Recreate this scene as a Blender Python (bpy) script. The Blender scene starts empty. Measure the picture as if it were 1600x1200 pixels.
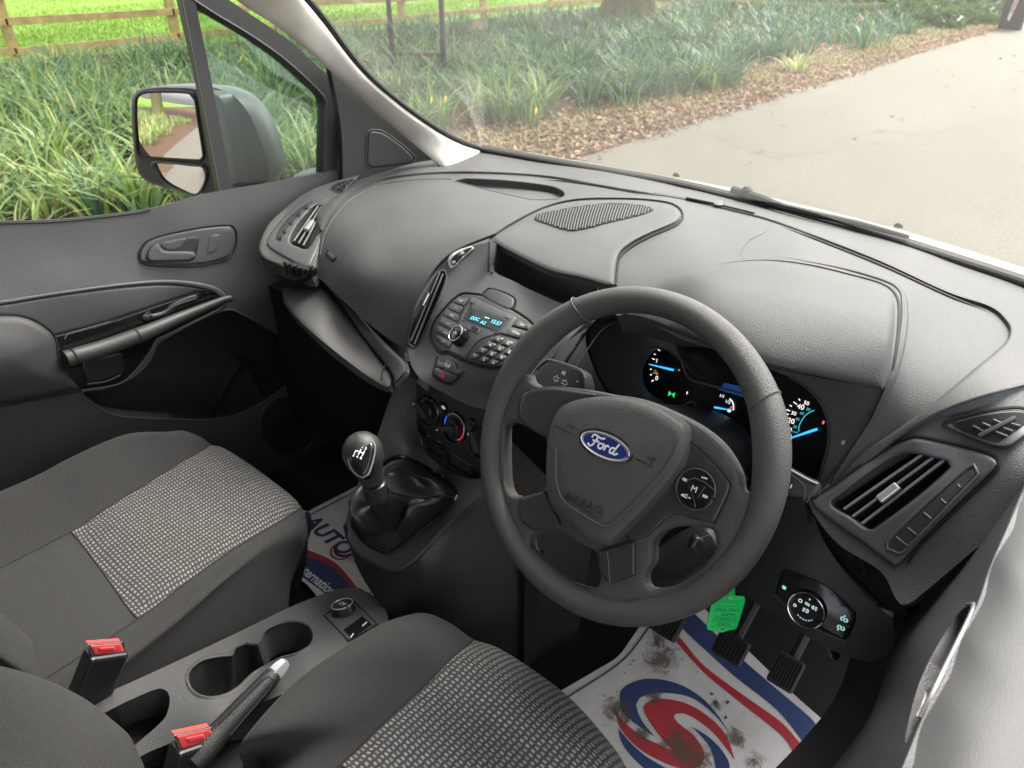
import bpy, bmesh, math, random
import numpy as np
from mathutils import Vector as V, Matrix
from mathutils.geometry import delaunay_2d_cdt, tessellate_polygon
from math import radians, sin, cos, pi, hypot
random.seed(7); np.random.seed(7)
scn = bpy.context.scene

# ------------------------------------------------------------------ camera
PSI, TH, FPX = radians(42), radians(31), 1150.0
CAM = V((.718, -.587, 1.119))
HV = V((-sin(PSI), cos(PSI), 0)); RV = V((cos(PSI), sin(PSI), 0)); ZV = V((0, 0, 1))
FV = HV * cos(TH) - ZV * sin(TH); UV_ = HV * sin(TH) + ZV * cos(TH)
cd = bpy.data.cameras.new('camera'); cam = bpy.data.objects.new('camera', cd)
scn.collection.objects.link(cam); scn.camera = cam
cam.matrix_world = Matrix(((RV.x, UV_.x, -FV.x, CAM.x), (RV.y, UV_.y, -FV.y, CAM.y), (RV.z, UV_.z, -FV.z, CAM.z), (0, 0, 0, 1)))
cd.sensor_width = 36; cd.lens = 36 * FPX / 1600; cd.clip_start = .02; cd.clip_end = 400
cd.dof.use_dof = True; cd.dof.focus_distance = .95; cd.dof.aperture_fstop = 10

# ------------------------------------------------------------------ light
SUN_EL, SUN_AZ = radians(50), radians(2)      # azimuth measured from +Y (ahead) towards +X
w = bpy.data.worlds.new('World'); scn.world = w; w.use_nodes = True
nt = w.node_tree; bg = nt.nodes['Background']
sky = nt.nodes.new('ShaderNodeTexSky'); sky.sky_type = 'NISHITA'; sky.sun_disc = False
sky.sun_elevation = SUN_EL; sky.sun_rotation = SUN_AZ; sky.dust_density = 3.0; sky.air_density = 1.0
hs = nt.nodes.new('ShaderNodeHueSaturation'); hs.inputs['Saturation'].default_value = .22; hs.inputs['Value'].default_value = 1.0   # thin cloud: a whiter sky
nt.links.new(sky.outputs[0], hs.inputs['Color']); nt.links.new(hs.outputs[0], bg.inputs[0]); bg.inputs[1].default_value = .15
sd = bpy.data.lights.new('sun', 'SUN'); sun = bpy.data.objects.new('sun', sd); scn.collection.objects.link(sun)
sd.energy = 1.9; sd.angle = radians(26); sd.color = (1, .95, .87)
sun.rotation_euler = V((sin(SUN_AZ) * cos(SUN_EL), cos(SUN_AZ) * cos(SUN_EL), sin(SUN_EL))).to_track_quat('Z', 'Y').to_euler()
scn.view_settings.view_transform = 'Standard'; scn.view_settings.look = 'None'
scn.view_settings.exposure = 1.98; scn.view_settings.gamma = 1
scn.render.engine = 'CYCLES'
cy = scn.cycles; cy.max_bounces = 8; cy.diffuse_bounces = 5; cy.glossy_bounces = 4; cy.transparent_max_bounces = 12; cy.transmission_bounces = 4
cy.use_denoising = True; cy.caustics_reflective = False; cy.caustics_refractive = False; cy.sample_clamp_indirect = 6

# ------------------------------------------------------------------ points from pixels of the 1600x1200 photograph
def ray(px, py): return FV + RV * ((px - 800) / FPX) - UV_ * ((py - 600) / FPX)
def P(px, py, x=None, y=None, z=None, d=None):
    v = ray(px, py)
    if x is not None: t = (x - CAM.x) / v.x
    elif y is not None: t = (y - CAM.y) / v.y
    elif z is not None: t = (z - CAM.z) / v.z
    else: t = d
    return CAM + v * t
def pj(p):
    q = V(p) - CAM; d = q.dot(FV)
    return (800 + FPX * q.dot(RV) / d, 600 - FPX * q.dot(UV_) / d, d)

# ------------------------------------------------------------------ materials
MATS = {}
def mat(name, col, rough=.5, metal=0, spec=.5, bump=None, var=None, emit=None, coat=0, sheen=0):
    """bump=(scale, strength, kind)  var=(scale, amount): uneven wear of the surface's own colour"""
    if name in MATS: return MATS[name]
    m = bpy.data.materials.new(name); m.use_nodes = True; t = m.node_tree; b = t.nodes['Principled BSDF']
    b.inputs['Base Color'].default_value = (*col, 1); b.inputs['Roughness'].default_value = rough
    b.inputs['Metallic'].default_value = metal; b.inputs['Specular IOR Level'].default_value = spec
    if coat: b.inputs['Coat Weight'].default_value = coat
    if sheen: b.inputs['Sheen Weight'].default_value = sheen; b.inputs['Sheen Roughness'].default_value = .4
    if emit: b.inputs['Emission Color'].default_value = (*emit[0], 1); b.inputs['Emission Strength'].default_value = emit[1]
    if bump or var:
        tc = t.nodes.new('ShaderNodeTexCoord')
    if bump:
        sc, st, kind = bump
        if kind == 'grain':
            n = t.nodes.new('ShaderNodeTexVoronoi'); n.inputs['Scale'].default_value = sc; out = n.outputs['Distance']
        else:
            n = t.nodes.new('ShaderNodeTexNoise'); n.inputs['Scale'].default_value = sc; n.inputs['Detail'].default_value = 3; out = n.outputs[0]
        t.links.new(tc.outputs['Object'], n.inputs['Vector'])
        bp = t.nodes.new('ShaderNodeBump'); bp.inputs['Strength'].default_value = st; bp.inputs['Distance'].default_value = .001
        t.links.new(out, bp.inputs['Height']); t.links.new(bp.outputs[0], b.inputs['Normal'])
    if var:
        n = t.nodes.new('ShaderNodeTexNoise'); n.inputs['Scale'].default_value = var[0]; n.inputs['Detail'].default_value = 6
        t.links.new(tc.outputs['Object'], n.inputs['Vector'])
        r = t.nodes.new('ShaderNodeMapRange'); r.inputs['From Min'].default_value = .3; r.inputs['From Max'].default_value = .7
        r.inputs['To Min'].default_value = 1 - var[1]; r.inputs['To Max'].default_value = 1 + var[1]
        t.links.new(n.outputs[0], r.inputs['Value'])
        h = t.nodes.new('ShaderNodeHueSaturation'); h.inputs['Color'].default_value = (*col, 1)
        t.links.new(r.outputs[0], h.inputs['Value']); t.links.new(h.outputs[0], b.inputs['Base Color'])
        r2 = t.nodes.new('ShaderNodeMapRange'); r2.inputs['To Min'].default_value = rough - .06; r2.inputs['To Max'].default_value = rough + .06
        t.links.new(n.outputs[0], r2.inputs['Value']); t.links.new(r2.outputs[0], b.inputs['Roughness'])
    MATS[name] = m; return m

def nodes(m): return m.node_tree.nodes, m.node_tree.links
def glass(name, tint, refl=1.0, dust_veil=0.0):
    m = bpy.data.materials.new(name); m.use_nodes = True; n, l = nodes(m); n.clear()
    o = n.new('ShaderNodeOutputMaterial'); tr = n.new('ShaderNodeBsdfTransparent'); tr.inputs[0].default_value = (*tint, 1)
    gl = n.new('ShaderNodeBsdfGlossy'); gl.inputs['Roughness'].default_value = .02
    fr = n.new('ShaderNodeFresnel'); fr.inputs[0].default_value = 1.45
    mu = n.new('ShaderNodeMath'); mu.operation = 'MULTIPLY'; mu.inputs[1].default_value = refl; l.new(fr.outputs[0], mu.inputs[0])
    mx = n.new('ShaderNodeMixShader'); l.new(mu.outputs[0], mx.inputs[0]); l.new(tr.outputs[0], mx.inputs[1]); l.new(gl.outputs[0], mx.inputs[2])
    last = mx
    if dust_veil:
        df = n.new('ShaderNodeBsdfTranslucent'); df.inputs[0].default_value = (.85, .82, .75, 1)  # pale layer: dust plus a veil of reflections painted as haze
        tc = n.new('ShaderNodeTexCoord'); ns = n.new('ShaderNodeTexNoise'); ns.inputs['Scale'].default_value = 5; ns.inputs['Detail'].default_value = 8
        l.new(tc.outputs['Object'], ns.inputs['Vector'])
        mr = n.new('ShaderNodeMapRange'); mr.inputs['From Min'].default_value = .3; mr.inputs['From Max'].default_value = .75
        mr.inputs['To Min'].default_value = dust_veil * .7; mr.inputs['To Max'].default_value = dust_veil * 1.3
        l.new(ns.outputs[0], mr.inputs[0])
        m2 = n.new('ShaderNodeMixShader'); l.new(mr.outputs[0], m2.inputs[0]); l.new(mx.outputs[0], m2.inputs[1]); l.new(df.outputs[0], m2.inputs[2]); last = m2
    l.new(last.outputs[0], o.inputs[0]); return m

# ------------------------------------------------------------------ objects
def tag(o, label, cat, group=None, kind=None):
    if label: o['label'] = label
    if cat: o['category'] = cat
    if group: o['group'] = group
    if kind: o['kind'] = kind
    return o
def thing(name, label, cat, loc=(0, 0, 0), group=None):
    o = bpy.data.objects.new(name, None); scn.collection.objects.link(o); o.location = loc; o.empty_display_size = .05
    return tag(o, label, cat, group)
def mk(name, verts, faces, m, parent=None, smooth=True, uvs=None, flat_faces=None, mats=None, midx=None):
    me = bpy.data.meshes.new(name); me.from_pydata([tuple(v) for v in verts], [], [tuple(f) for f in faces]); me.update()
    if uvs is not None:
        ul = me.uv_layers.new(name='UVMap'); li = np.empty(len(me.loops), dtype=np.int32); me.loops.foreach_get('vertex_index', li)
        ul.data.foreach_set('uv', np.asarray(uvs, dtype=np.float32)[li].ravel())
    if smooth:
        me.polygons.foreach_set('use_smooth', [True] * len(me.polygons))
        try: me.set_sharp_from_angle(angle=radians(38))
        except Exception: pass
    for mm in (mats or [m]): me.materials.append(mm)
    if midx is not None: me.polygons.foreach_set('material_index', midx)
    o = bpy.data.objects.new(name, me); scn.collection.objects.link(o)
    if parent is not None:
        o.parent = parent
        wl = V((0, 0, 0)); p = parent
        while p is not None: wl += p.location; p = p.parent
        o.location = -wl
    return o
def join_data(parts):
    vs, fs = [], []
    for v, f in parts:
        k = len(vs); vs += list(v); fs += [tuple(i + k for i in q) for q in f]
    return vs, fs

# ------------------------------------------------------------------ 2D outlines
def crom(p0, p1, p2, p3, t):
    return tuple(.5 * ((2 * b) + (-a + c) * t + (2 * a - 5 * b + 4 * c - d) * t * t + (-a + 3 * b - 3 * c + d) * t ** 3) for a, b, c, d in zip(p0, p1, p2, p3))
def smooth_line(pts, closed=True, seg=6.0, is3d=False):
    """Catmull-Rom through pts; a point with a trailing 1 ('corner') stays sharp (2D only)"""
    n = len(pts); dim = 3 if is3d else 2
    cor = [(not is3d) and len(p) > 2 and p[2] == 1 for p in pts]; q = [tuple(p[:dim]) for p in pts]; out = []
    for i in range(n if closed else n - 1):
        j = (i + 1) % n; a, b = q[i], q[j]
        p0 = q[(i - 1) % n] if (closed or i > 0) else a; p3 = q[(j + 1) % n] if (closed or j < n - 1) else b
        if cor[i]: p0 = a
        if cor[j]: p3 = b
        k = max(1, int(math.dist(a, b) / seg))
        for s in range(k): out.append(crom(p0, a, b, p3, s / k))
    if not closed: out.append(q[-1])
    return out
def resample(pts, seg, closed=True):
    out = []; n = len(pts)
    for i in range(n if closed else n - 1):
        a, b = pts[i][:2], pts[(i + 1) % n][:2]; k = max(1, int(round(math.dist(a, b) / seg)))
        for s in range(k): out.append((a[0] + (b[0] - a[0]) * s / k, a[1] + (b[1] - a[1]) * s / k))
    if not closed: out.append(tuple(pts[-1][:2]))
    return out
def round_poly(pts, r, n=5):
    """polygon with its corners rounded by radius r"""
    out = []; N = len(pts)
    for i in range(N):
        p, a, b = V(pts[i][:2]), V(pts[i - 1][:2]), V(pts[(i + 1) % N][:2])
        u, w_ = (a - p), (b - p); rr = min(r, u.length * .45, w_.length * .45)
        s, e = p + u.normalized() * rr, p + w_.normalized() * rr
        for k in range(n + 1):
            t = k / n; q = s * (1 - t) ** 2 + p * (2 * t * (1 - t)) + e * t * t; out.append((q.x, q.y))
    return out
def area2(p): return sum(p[i - 1][0] * p[i][1] - p[i][0] * p[i - 1][1] for i in range(len(p))) / 2
def inside(P_, poly):
    x, y = P_[:, 0], P_[:, 1]; r = np.zeros(len(P_), bool); n = len(poly); j = n - 1
    for i in range(n):
        xi, yi = poly[i]; xj, yj = poly[j]
        c = ((yi > y) != (yj > y)) & (x < (xj - xi) * (y - yi) / ((yj - yi) or 1e-12) + xi); r ^= c; j = i
    return r
def dist_to(P_, poly, closed=True):
    A = np.array(poly); B = np.roll(A, -1, 0) if closed else A[1:]
    if not closed: A = A[:-1]
    best = np.full(len(P_), 1e9)
    for a, b in zip(A, B):
        ab = b - a; L = (ab @ ab) or 1e-12; t = np.clip(((P_ - a) @ ab) / L, 0, 1); d = np.hypot(*(P_ - a - t[:, None] * ab).T); best = np.minimum(best, d)
    return best
def fill(outline, holes=(), step=8.0):
    """constrained triangulation of a 2D region with inner points; returns pts(np), tris, loops (index lists of the borders)"""
    o = [tuple(p) for p in outline]; o = o if area2(o) > 0 else o[::-1]
    loops = [o] + [(list(h) if area2(h) < 0 else list(h)[::-1]) for h in holes]
    A = np.array(o); x0, y0 = A.min(0); x1, y1 = A.max(0)
    gx = []; r = 0; y = y0 + step * .5
    while y < y1:
        xs = np.arange(x0 + (step * .5 if r % 2 else 0), x1, step); gx += [(a, y) for a in xs]; y += step * .866; r += 1
    pts = []; edges = []; ids = []
    for L in loops:
        k = len(pts); pts += L; edges += [(k + i, k + (i + 1) % len(L)) for i in range(len(L))]; ids.append(list(range(k, k + len(L))))
    if gx:
        G = np.array(gx); ok = inside(G, o)
        for h in loops[1:]: ok &= ~inside(G, h)
        G = G[ok]
        for L in loops:
            if len(G): G = G[dist_to(G, L) > step * .45]
        pts += [tuple(g) for g in G]
    faces = []
    r_ = delaunay_2d_cdt([V(p) for p in pts], edges, [], 0, 1e-6)
    vs, fs = r_[0], r_[2]; orig = r_[3]
    vs = np.array([tuple(v) for v in vs]); cen = np.array([vs[list(f)].mean(0) for f in fs]); ok = inside(cen, o)
    for h in loops[1:]: ok &= ~inside(cen, h)
    fs = [tuple(f) for f, k in zip(fs, ok) if k]
    back = {}
    for i, og in enumerate(orig):
        for q in og: back[q] = i
    loops_i = [[back[i] for i in L if i in back] for L in ids]
    # orient all ccw
    out = []
    for f in fs:
        a, b, c = vs[f[0]], vs[f[1]], vs[f[2]]
        out.append(f if (b[0] - a[0]) * (c[1] - a[1]) - (c[0] - a[0]) * (b[1] - a[1]) > 0 else f[::-1])
    return vs, out, loops_i

# ------------------------------------------------------------------ surfaces: smooth real surfaces through measured points
class Surf:
    """thin-plate surface: control = list of 3D points (on a smooth part of the van); evaluated along a line of sight of the photograph"""
    def __init__(s, ctrl, lam=0.0):
        A = np.array([pj(p) for p in ctrl]); s.X = A[:, :2] / 400.0; v = 1.0 / A[:, 2]; n = len(A)
        K = s._phi(s.X, s.X) + lam * np.eye(n); Pm = np.hstack([np.ones((n, 1)), s.X])
        M = np.zeros((n + 3, n + 3)); M[:n, :n] = K; M[:n, n:] = Pm; M[n:, :n] = Pm.T
        s.c = np.linalg.solve(M, np.concatenate([v, np.zeros(3)]))
    @staticmethod
    def _phi(a, b):
        r2 = ((a[:, None, :] - b[None, :, :]) ** 2).sum(2); return .5 * r2 * np.log(np.maximum(r2, 1e-12))
    def depth(s, q):
        q = np.asarray(q, float).reshape(-1, 2) / 400.0
        return 1.0 / (s._phi(q, s.X) @ s.c[:-3] + np.hstack([np.ones((len(q), 1)), q]) @ s.c[-3:])
class PlaneS:
    def __init__(s, p, n): s.p = V(p); s.n = V(n).normalized()
    def depth(s, q):
        q = np.asarray(q, float).reshape(-1, 2); R = rays(q); n = np.array(s.n); return (np.array(s.p - CAM) @ n) / (R @ n)
_F, _R, _U, _C = np.array(FV), np.array(RV), np.array(UV_), np.array(CAM)
def rays(q):
    q = np.asarray(q, float).reshape(-1, 2); return _F + np.outer((q[:, 0] - 800) / FPX, _R) - np.outer((q[:, 1] - 600) / FPX, _U)
def on(S, q):
    q = np.asarray(q, float).reshape(-1, 2); return _C + rays(q) * S.depth(q)[:, None]
def normals(S, q):
    q = np.asarray(q, float).reshape(-1, 2); e = 1.5
    a = on(S, q + [e, 0]) - on(S, q - [e, 0]); b = on(S, q + [0, e]) - on(S, q - [0, e])
    n = np.cross(b, a); n /= np.linalg.norm(n, axis=1)[:, None]
    f = np.sign(-(n * rays(q)).sum(1)); return n * f[:, None]
def pt(S, px, py): return V(on(S, [(px, py)])[0])
def nrm(S, px, py): return V(normals(S, [(px, py)])[0])
def frame(S, px, py, dx=(10, 0)):
    """local axes on the surface: origin, x along the picture direction dx, y, normal"""
    o = pt(S, px, py); n = nrm(S, px, py); x = pt(S, px + dx[0], py + dx[1]) - o; x -= n * x.dot(n); x.normalize(); return o, x, n.cross(x), n

def uv_of(pts3, S=None):
    A = np.asarray(pts3); c = A.mean(0); u, s_, vt = np.linalg.svd(A - c, full_matrices=False); return (A - c) @ vt[:2].T
def sheet(name, S, outline, m, parent=None, step=9, thick=.006, holes=(), seg=8, sm=True, label=None, uvdir=None, lift=0.0):
    """a panel of real thickness following S within an outline"""
    o = smooth_line(outline, True, seg) if sm else resample(outline, seg)
    hs = [smooth_line(h, True, max(3, seg * .6)) for h in holes]
    q, tris, loops = fill(o, hs, step); n = normals(S, q); top = on(S, q)
    if lift: top = top + n * lift
    bot = top - n * thick; N = len(q)
    vs = np.vstack([top, bot]); fs = [tuple(t[::-1]) for t in tris] + [tuple(i + N for i in t) for t in tris]
    for L in loops:
        for i in range(len(L)): a, b = L[i - 1], L[i]; fs.append((a, b, b + N, a + N))
    uv = None
    if uvdir is not None:
        ux, uy = V(uvdir[0]), V(uvdir[1]); uv = np.stack([vs @ np.array(ux), vs @ np.array(uy)], 1)
    ob = mk(name, vs, fs, m, parent, uvs=uv)
    if label: ob['label'] = label
    return ob
def inlay(name, S, outline, h, m, parent=None, bevel=.003, step=7, holes=(), seg=5, sm=True, base=-.004, keep=True, crown=0.0, uvdir=None, dome=None):
    """a raised pad / button / panel on surface S: height h, rounded edge of width bevel"""
    o = smooth_line(outline, True, seg) if sm else resample(outline, seg)
    hs = [smooth_line(x, True, seg) if sm else resample(x, seg) for x in holes]
    mpp = S.depth(np.array(o).mean(0))[0] / FPX
    bw = max(bevel / mpp, .01)
    # rings near the edge so that the bevel is resolved
    q, tris, loops = fill(o, hs, step)
    allb = [o] + hs
    if bevel > 0:
        extra = []
        ring_in = []
        for L in allb:
            A = np.array(L); ccw = area2(L) > 0
            T = np.roll(A, -1, 0) - np.roll(A, 1, 0); T /= np.linalg.norm(T, axis=1)[:, None] + 1e-9
            Nn = np.stack([-T[:, 1], T[:, 0]], 1) * (1 if ccw else -1)
            if L is not o: Nn = -Nn
            for f in (.3, .65, 1.0): extra.append(A + Nn * bw * f)
        E = np.vstack(extra); ok = inside(E, o)
        for x in hs: ok &= ~inside(E, x)
        E = E[ok]
        dd = np.min([dist_to(E, L) for L in allb], axis=0); E = E[dd > bw * .22]
        inner = q[sum(len(l) for l in loops):] if True else q
        idx = np.ones(len(q), bool)
        for l in loops: idx[l] = False
        inner = q[idx]
        if len(inner): inner = inner[np.min([dist_to(inner, L) for L in allb], axis=0) > bw * 1.15]
        pts = [V(p) for p in o] ; edges = []; k = 0; allp = []
        for L in allb:
            edges += [(k + i, k + (i + 1) % len(L)) for i in range(len(L))]; k += len(L); allp += [V(p) for p in L]
        allp += [V(p) for p in E] + [V(p) for p in inner]
        r_ = delaunay_2d_cdt(allp, edges, [], 0, 1e-4)
        q = np.array([tuple(v) for v in r_[0]]); back = {}
        for i, og in enumerate(r_[3]):
            for z_ in og: back[z_] = i
        fs = [tuple(f) for f in r_[2]]; cen = np.array([q[list(f)].mean(0) for f in fs]); ok = inside(cen, o)
        for x in hs: ok &= ~inside(cen, x)
        fs = [f for f, kk in zip(fs, ok) if kk]; tris = []
        for f in fs:
            a, b, c = q[f[0]], q[f[1]], q[f[2]]
            tris.append(f if (b[0] - a[0]) * (c[1] - a[1]) - (c[0] - a[0]) * (b[1] - a[1]) > 0 else f[::-1])
        loops = []; k = 0
        for L in allb:
            loops.append([back[i] for i in range(k, k + len(L)) if i in back]); k += len(L)
    d = np.min([dist_to(q, L) for L in allb], axis=0)
    t = np.clip(d / bw, 0, 1); prof = np.sqrt(np.maximum(0, 1 - (1 - t) ** 2))
    hh = h * (.35 + .65 * prof) if bevel > 0 else np.full(len(q), h)
    if crown: hh = hh + crown * (1 - np.exp(-(d / (d.max() * .6 + 1e-9)) ** 2))
    n = normals(S, q); p0 = on(S, q); R = rays(q)
    if keep:
        c = np.maximum(-(n * R).sum(1) / np.linalg.norm(R, axis=1), .35)
        top = p0 - R / np.linalg.norm(R, axis=1)[:, None] * (hh / c)[:, None]
    else: top = p0 + n * hh[:, None]
    if dome:
        c0 = top.mean(0); nm_ = n.mean(0); top = top - n * (((top - c0) ** 2).sum(1) / (2 * dome))[:, None]
    N = len(q); bl = sorted(set(i for L in loops for i in L)); bi = {i: N + k for k, i in enumerate(bl)}
    bot = top[bl] - n[bl] * (hh[bl] - base)[:, None]
    vs = np.vstack([top, bot]); fs = [tuple(t_[::-1]) for t_ in tris]
    for L in loops:
        A = [q[i] for i in L]
        for i in range(len(L)): a, b = L[i - 1], L[i]; fs.append((a, b, bi[b], bi[a]))
    uv = None
    if uvdir is not None:
        ux, uy = V(uvdir[0]), V(uvdir[1]); uv = np.stack([vs @ np.array(ux), vs @ np.array(uy)], 1)
    return mk(name, vs, fs, m, parent, uvs=uv)
def well(name, S, outline, depth, m, parent=None, seg=5, sm=True, shrink=.0, lift=0.0, push=None):
    """an open recess behind an outline on S: side walls and a floor, with thickness outwards"""
    o = smooth_line(outline, True, seg) if sm else resample(outline, seg)
    o = o if area2(o) > 0 else o[::-1]
    p = on(S, o); n = normals(S, o); cpt = p.mean(0); nn = n.mean(0); nn /= np.linalg.norm(nn)
    p = p + n * lift
    dirv = -nn if push is None else np.array(V(push).normalized())
    p1 = p + dirv * depth; p1 = p1 + (p1.mean(0) - p1) * shrink
    k = len(o); q, tris, loops = fill(o, (), 1e9)
    vs = list(p) + list(p1); fs = [(i, i - 1 if i else k - 1, (i - 1 if i else k - 1) + k, i + k) for i in range(k)]
    tri = tessellate_polygon([[V((a[0], a[1], 0)) for a in o]])
    fs += [tuple(i + k for i in t) for t in tri]
    return mk(name, vs, fs, m, parent)
def tube(name, pts, r, m, parent=None, closed=False, n=8, data=False, flat=None):
    """round bar along 3D points; r a number or a list"""
    pts = [V(p) for p in pts]; N = len(pts); R = r if hasattr(r, '__len__') else [r] * N; vs = []; fs = []
    up = None
    for i, p in enumerate(pts):
        a = pts[i - 1] if (i > 0 or closed) else p; b = pts[(i + 1) % N] if (i < N - 1 or closed) else p
        t = (b - a).normalized()
        if up is None: up = V((0, 0, 1)) if abs(t.z) < .9 else V((0, 1, 0))
        x = t.cross(up).normalized(); up = x.cross(t).normalized()
        for k in range(n): a_ = 2 * pi * k / n; vs.append(p + (x * cos(a_) + up * sin(a_)) * R[i])
    for i in range(N if closed else N - 1):
        j = (i + 1) % N
        for k in range(n): k2 = (k + 1) % n; fs.append((i * n + k, j * n + k, j * n + k2, i * n + k2))
    if not closed: fs += [tuple(range(n - 1, -1, -1)), tuple(range((N - 1) * n, N * n))]
    return (vs, fs) if data else mk(name, vs, fs, m, parent)
def line_on(name, S, px, r, m, parent=None, closed=False, lift=0.0, seg=6, n=6, data=False, taper=0):
    q = smooth_line(px, closed, seg); p = on(S, q)
    if lift > 0: n_ = normals(S, q); R = rays(q); R = R / np.linalg.norm(R, axis=1)[:, None]; p = p - R * (lift / np.maximum(-(n_ * R).sum(1), .35))[:, None]
    elif lift < 0: p = p + normals(S, q) * lift
    if taper:
        k_ = len(p); r = [r * max(.12, min(1, i / (k_ - 1) / taper, (1 - i / (k_ - 1)) / taper)) for i in range(k_)]
    return tube(name, p, r, m, parent, closed, n, data)
def box(c, sx, sy, sz, x=None, y=None, z=None):
    x = V(x or (1, 0, 0)); y = V(y or (0, 1, 0)); z = V(z) if z else x.cross(y); c = V(c); vs = []
    for k in (-1, 1):
        for j in (-1, 1):
            for i in (-1, 1): vs.append(c + x * (i * sx / 2) + y * (j * sy / 2) + z * (k * sz / 2))
    return vs, [(0, 2, 3, 1), (4, 5, 7, 6), (0, 1, 5, 4), (2, 6, 7, 3), (0, 4, 6, 2), (1, 3, 7, 5)]
def bevel_obj(o, w=.002, seg=2):
    md = o.modifiers.new('edge', 'BEVEL'); md.width = w; md.segments = seg; md.limit_method = 'ANGLE'; md.angle_limit = radians(35); return o
def lathe(fr, prof, n=32, sx=1, sy=1):
    """profile [(radius, height)] turned about the normal of frame fr"""
    o, x, y, z = fr; vs = []; fs = []; K = len(prof)
    for (r, h) in prof:
        for k in range(n): a = 2 * pi * k / n; vs.append(o + x * (r * cos(a) * sx) + y * (r * sin(a) * sy) + z * h)
    for i in range(K - 1):
        for k in range(n): k2 = (k + 1) % n; fs.append((i * n + k, i * n + k2, (i + 1) * n + k2, (i + 1) * n + k))
    fs.append(tuple(range((K - 1) * n, K * n))); return vs, fs
def extrude_poly(fr, poly, h0, h1):
    """2D polygon (metres, in frame fr) as a solid between heights h0 and h1"""
    o, x, y, z = fr; poly = list(poly); poly = poly if area2(poly) > 0 else poly[::-1]; k = len(poly)
    vs = [o + x * a + y * b + z * h0 for a, b in poly] + [o + x * a + y * b + z * h1 for a, b in poly]
    tri = tessellate_polygon([[V((a, b, 0)) for a, b in poly]]); fs = []
    for t in tri:
        a, b, c = [poly[i] for i in t]; up = (b[0] - a[0]) * (c[1] - a[1]) - (c[0] - a[0]) * (b[1] - a[1]) > 0
        tt = t if up else t[::-1]; fs += [tuple(i + k for i in tt), tuple(tt[::-1])]
    fs += [(i - 1 if i else k - 1, i, i + k, (i - 1 if i else k - 1) + k) for i in range(k)]
    return vs, fs
def grid(rows, ru=6, rv=6):
    """bicubic sheet through a rectangular net of 3D points; returns (H, W, 3)"""
    A = np.array([[tuple(p) for p in r] for r in rows], float)
    def up(A, k):
        n = A.shape[0]; out = []
        for i in range(n - 1):
            p0 = A[i - 1] if i > 0 else 2 * A[0] - A[1]; p3 = A[i + 2] if i < n - 2 else 2 * A[-1] - A[-2]
            for s in range(k):
                t = s / k; out.append(.5 * (2 * A[i] + (A[i + 1] - p0) * t + (2 * p0 - 5 * A[i] + 4 * A[i + 1] - p3) * t * t + (-p0 + 3 * A[i] - 3 * A[i + 1] + p3) * t ** 3))
        out.append(A[-1]); return np.array(out)
    A = up(A, rv); A = up(A.transpose(1, 0, 2), ru).transpose(1, 0, 2); return A
def grid_obj(name, A, m, parent=None, uv=True, thick=0.0, flip=False, flat=False):
    H, W = A.shape[:2]; vs = A.reshape(-1, 3); f = [(i * W + j, i * W + j + 1, (i + 1) * W + j + 1, (i + 1) * W + j) for i in range(H - 1) for j in range(W - 1)]
    if flip: f = [q[::-1] for q in f]
    du = np.linalg.norm(np.diff(A, axis=1), axis=2).cumsum(1); dv = np.linalg.norm(np.diff(A, axis=0), axis=2).cumsum(0)
    U = np.zeros((H, W)); U[:, 1:] = du.mean(0)[None, :]; Vv = np.zeros((H, W)); Vv[1:] = dv.mean(1)[:, None]
    U = U - U[:, W // 2:W // 2 + 1]; Vv = np.repeat(Vv[:, W // 2:W // 2 + 1], W, 1)
    if flat: U = A[..., 0]; Vv = A[..., 1] - A[..., 2]     # cloth laid straight over the cushion
    o = mk(name, vs, f, m, parent, uvs=np.stack([U.ravel(), Vv.ravel()], 1))
    if thick: md = o.modifiers.new('thickness', 'SOLIDIFY'); md.thickness = thick; md.offset = -1
    return o
def toward(o, z, h):
    d = (CAM - o).normalized(); return o + d * (h / max(abs(z.dot(d)), .35))
def raised(fr, h): return (fr[0] + fr[3] * h, fr[1], fr[2], fr[3])
def text(name, s, fr, size, m, parent=None, rot=0, h=.0004, shear=0.0, align='CENTER', sx=1.0, data=False, bold=0.0, lift=.0003, sp=1.0):
    """raised printed lettering in frame fr (origin = middle of the word)"""
    c = bpy.data.curves.new(name, 'FONT'); c.body = s; c.size = 1; c.align_x = align; c.align_y = 'CENTER'; c.resolution_u = 3; c.shear = shear; c.offset = bold; c.space_character = sp
    t = bpy.data.objects.new(name, c); scn.collection.objects.link(t); dg = bpy.context.evaluated_depsgraph_get()
    me = t.evaluated_get(dg).to_mesh(); vs0 = [v.co.copy() for v in me.vertices]; fs0 = [tuple(p.vertices) for p in me.polygons]
    t.evaluated_get(dg).to_mesh_clear(); bpy.data.objects.remove(t); bpy.data.curves.remove(c)
    o, x, y, z = fr; ca, sa = cos(rot), sin(rot); vs = []; o, lift = toward(o, z, lift), 0
    for v in vs0:
        a, b = v.x * size * sx, v.y * size; vs.append(o + x * (a * ca - b * sa) + y * (a * sa + b * ca) + z * lift)
    return (vs, fs0) if data else mk(name, vs, fs0, m, parent, smooth=False)
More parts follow.
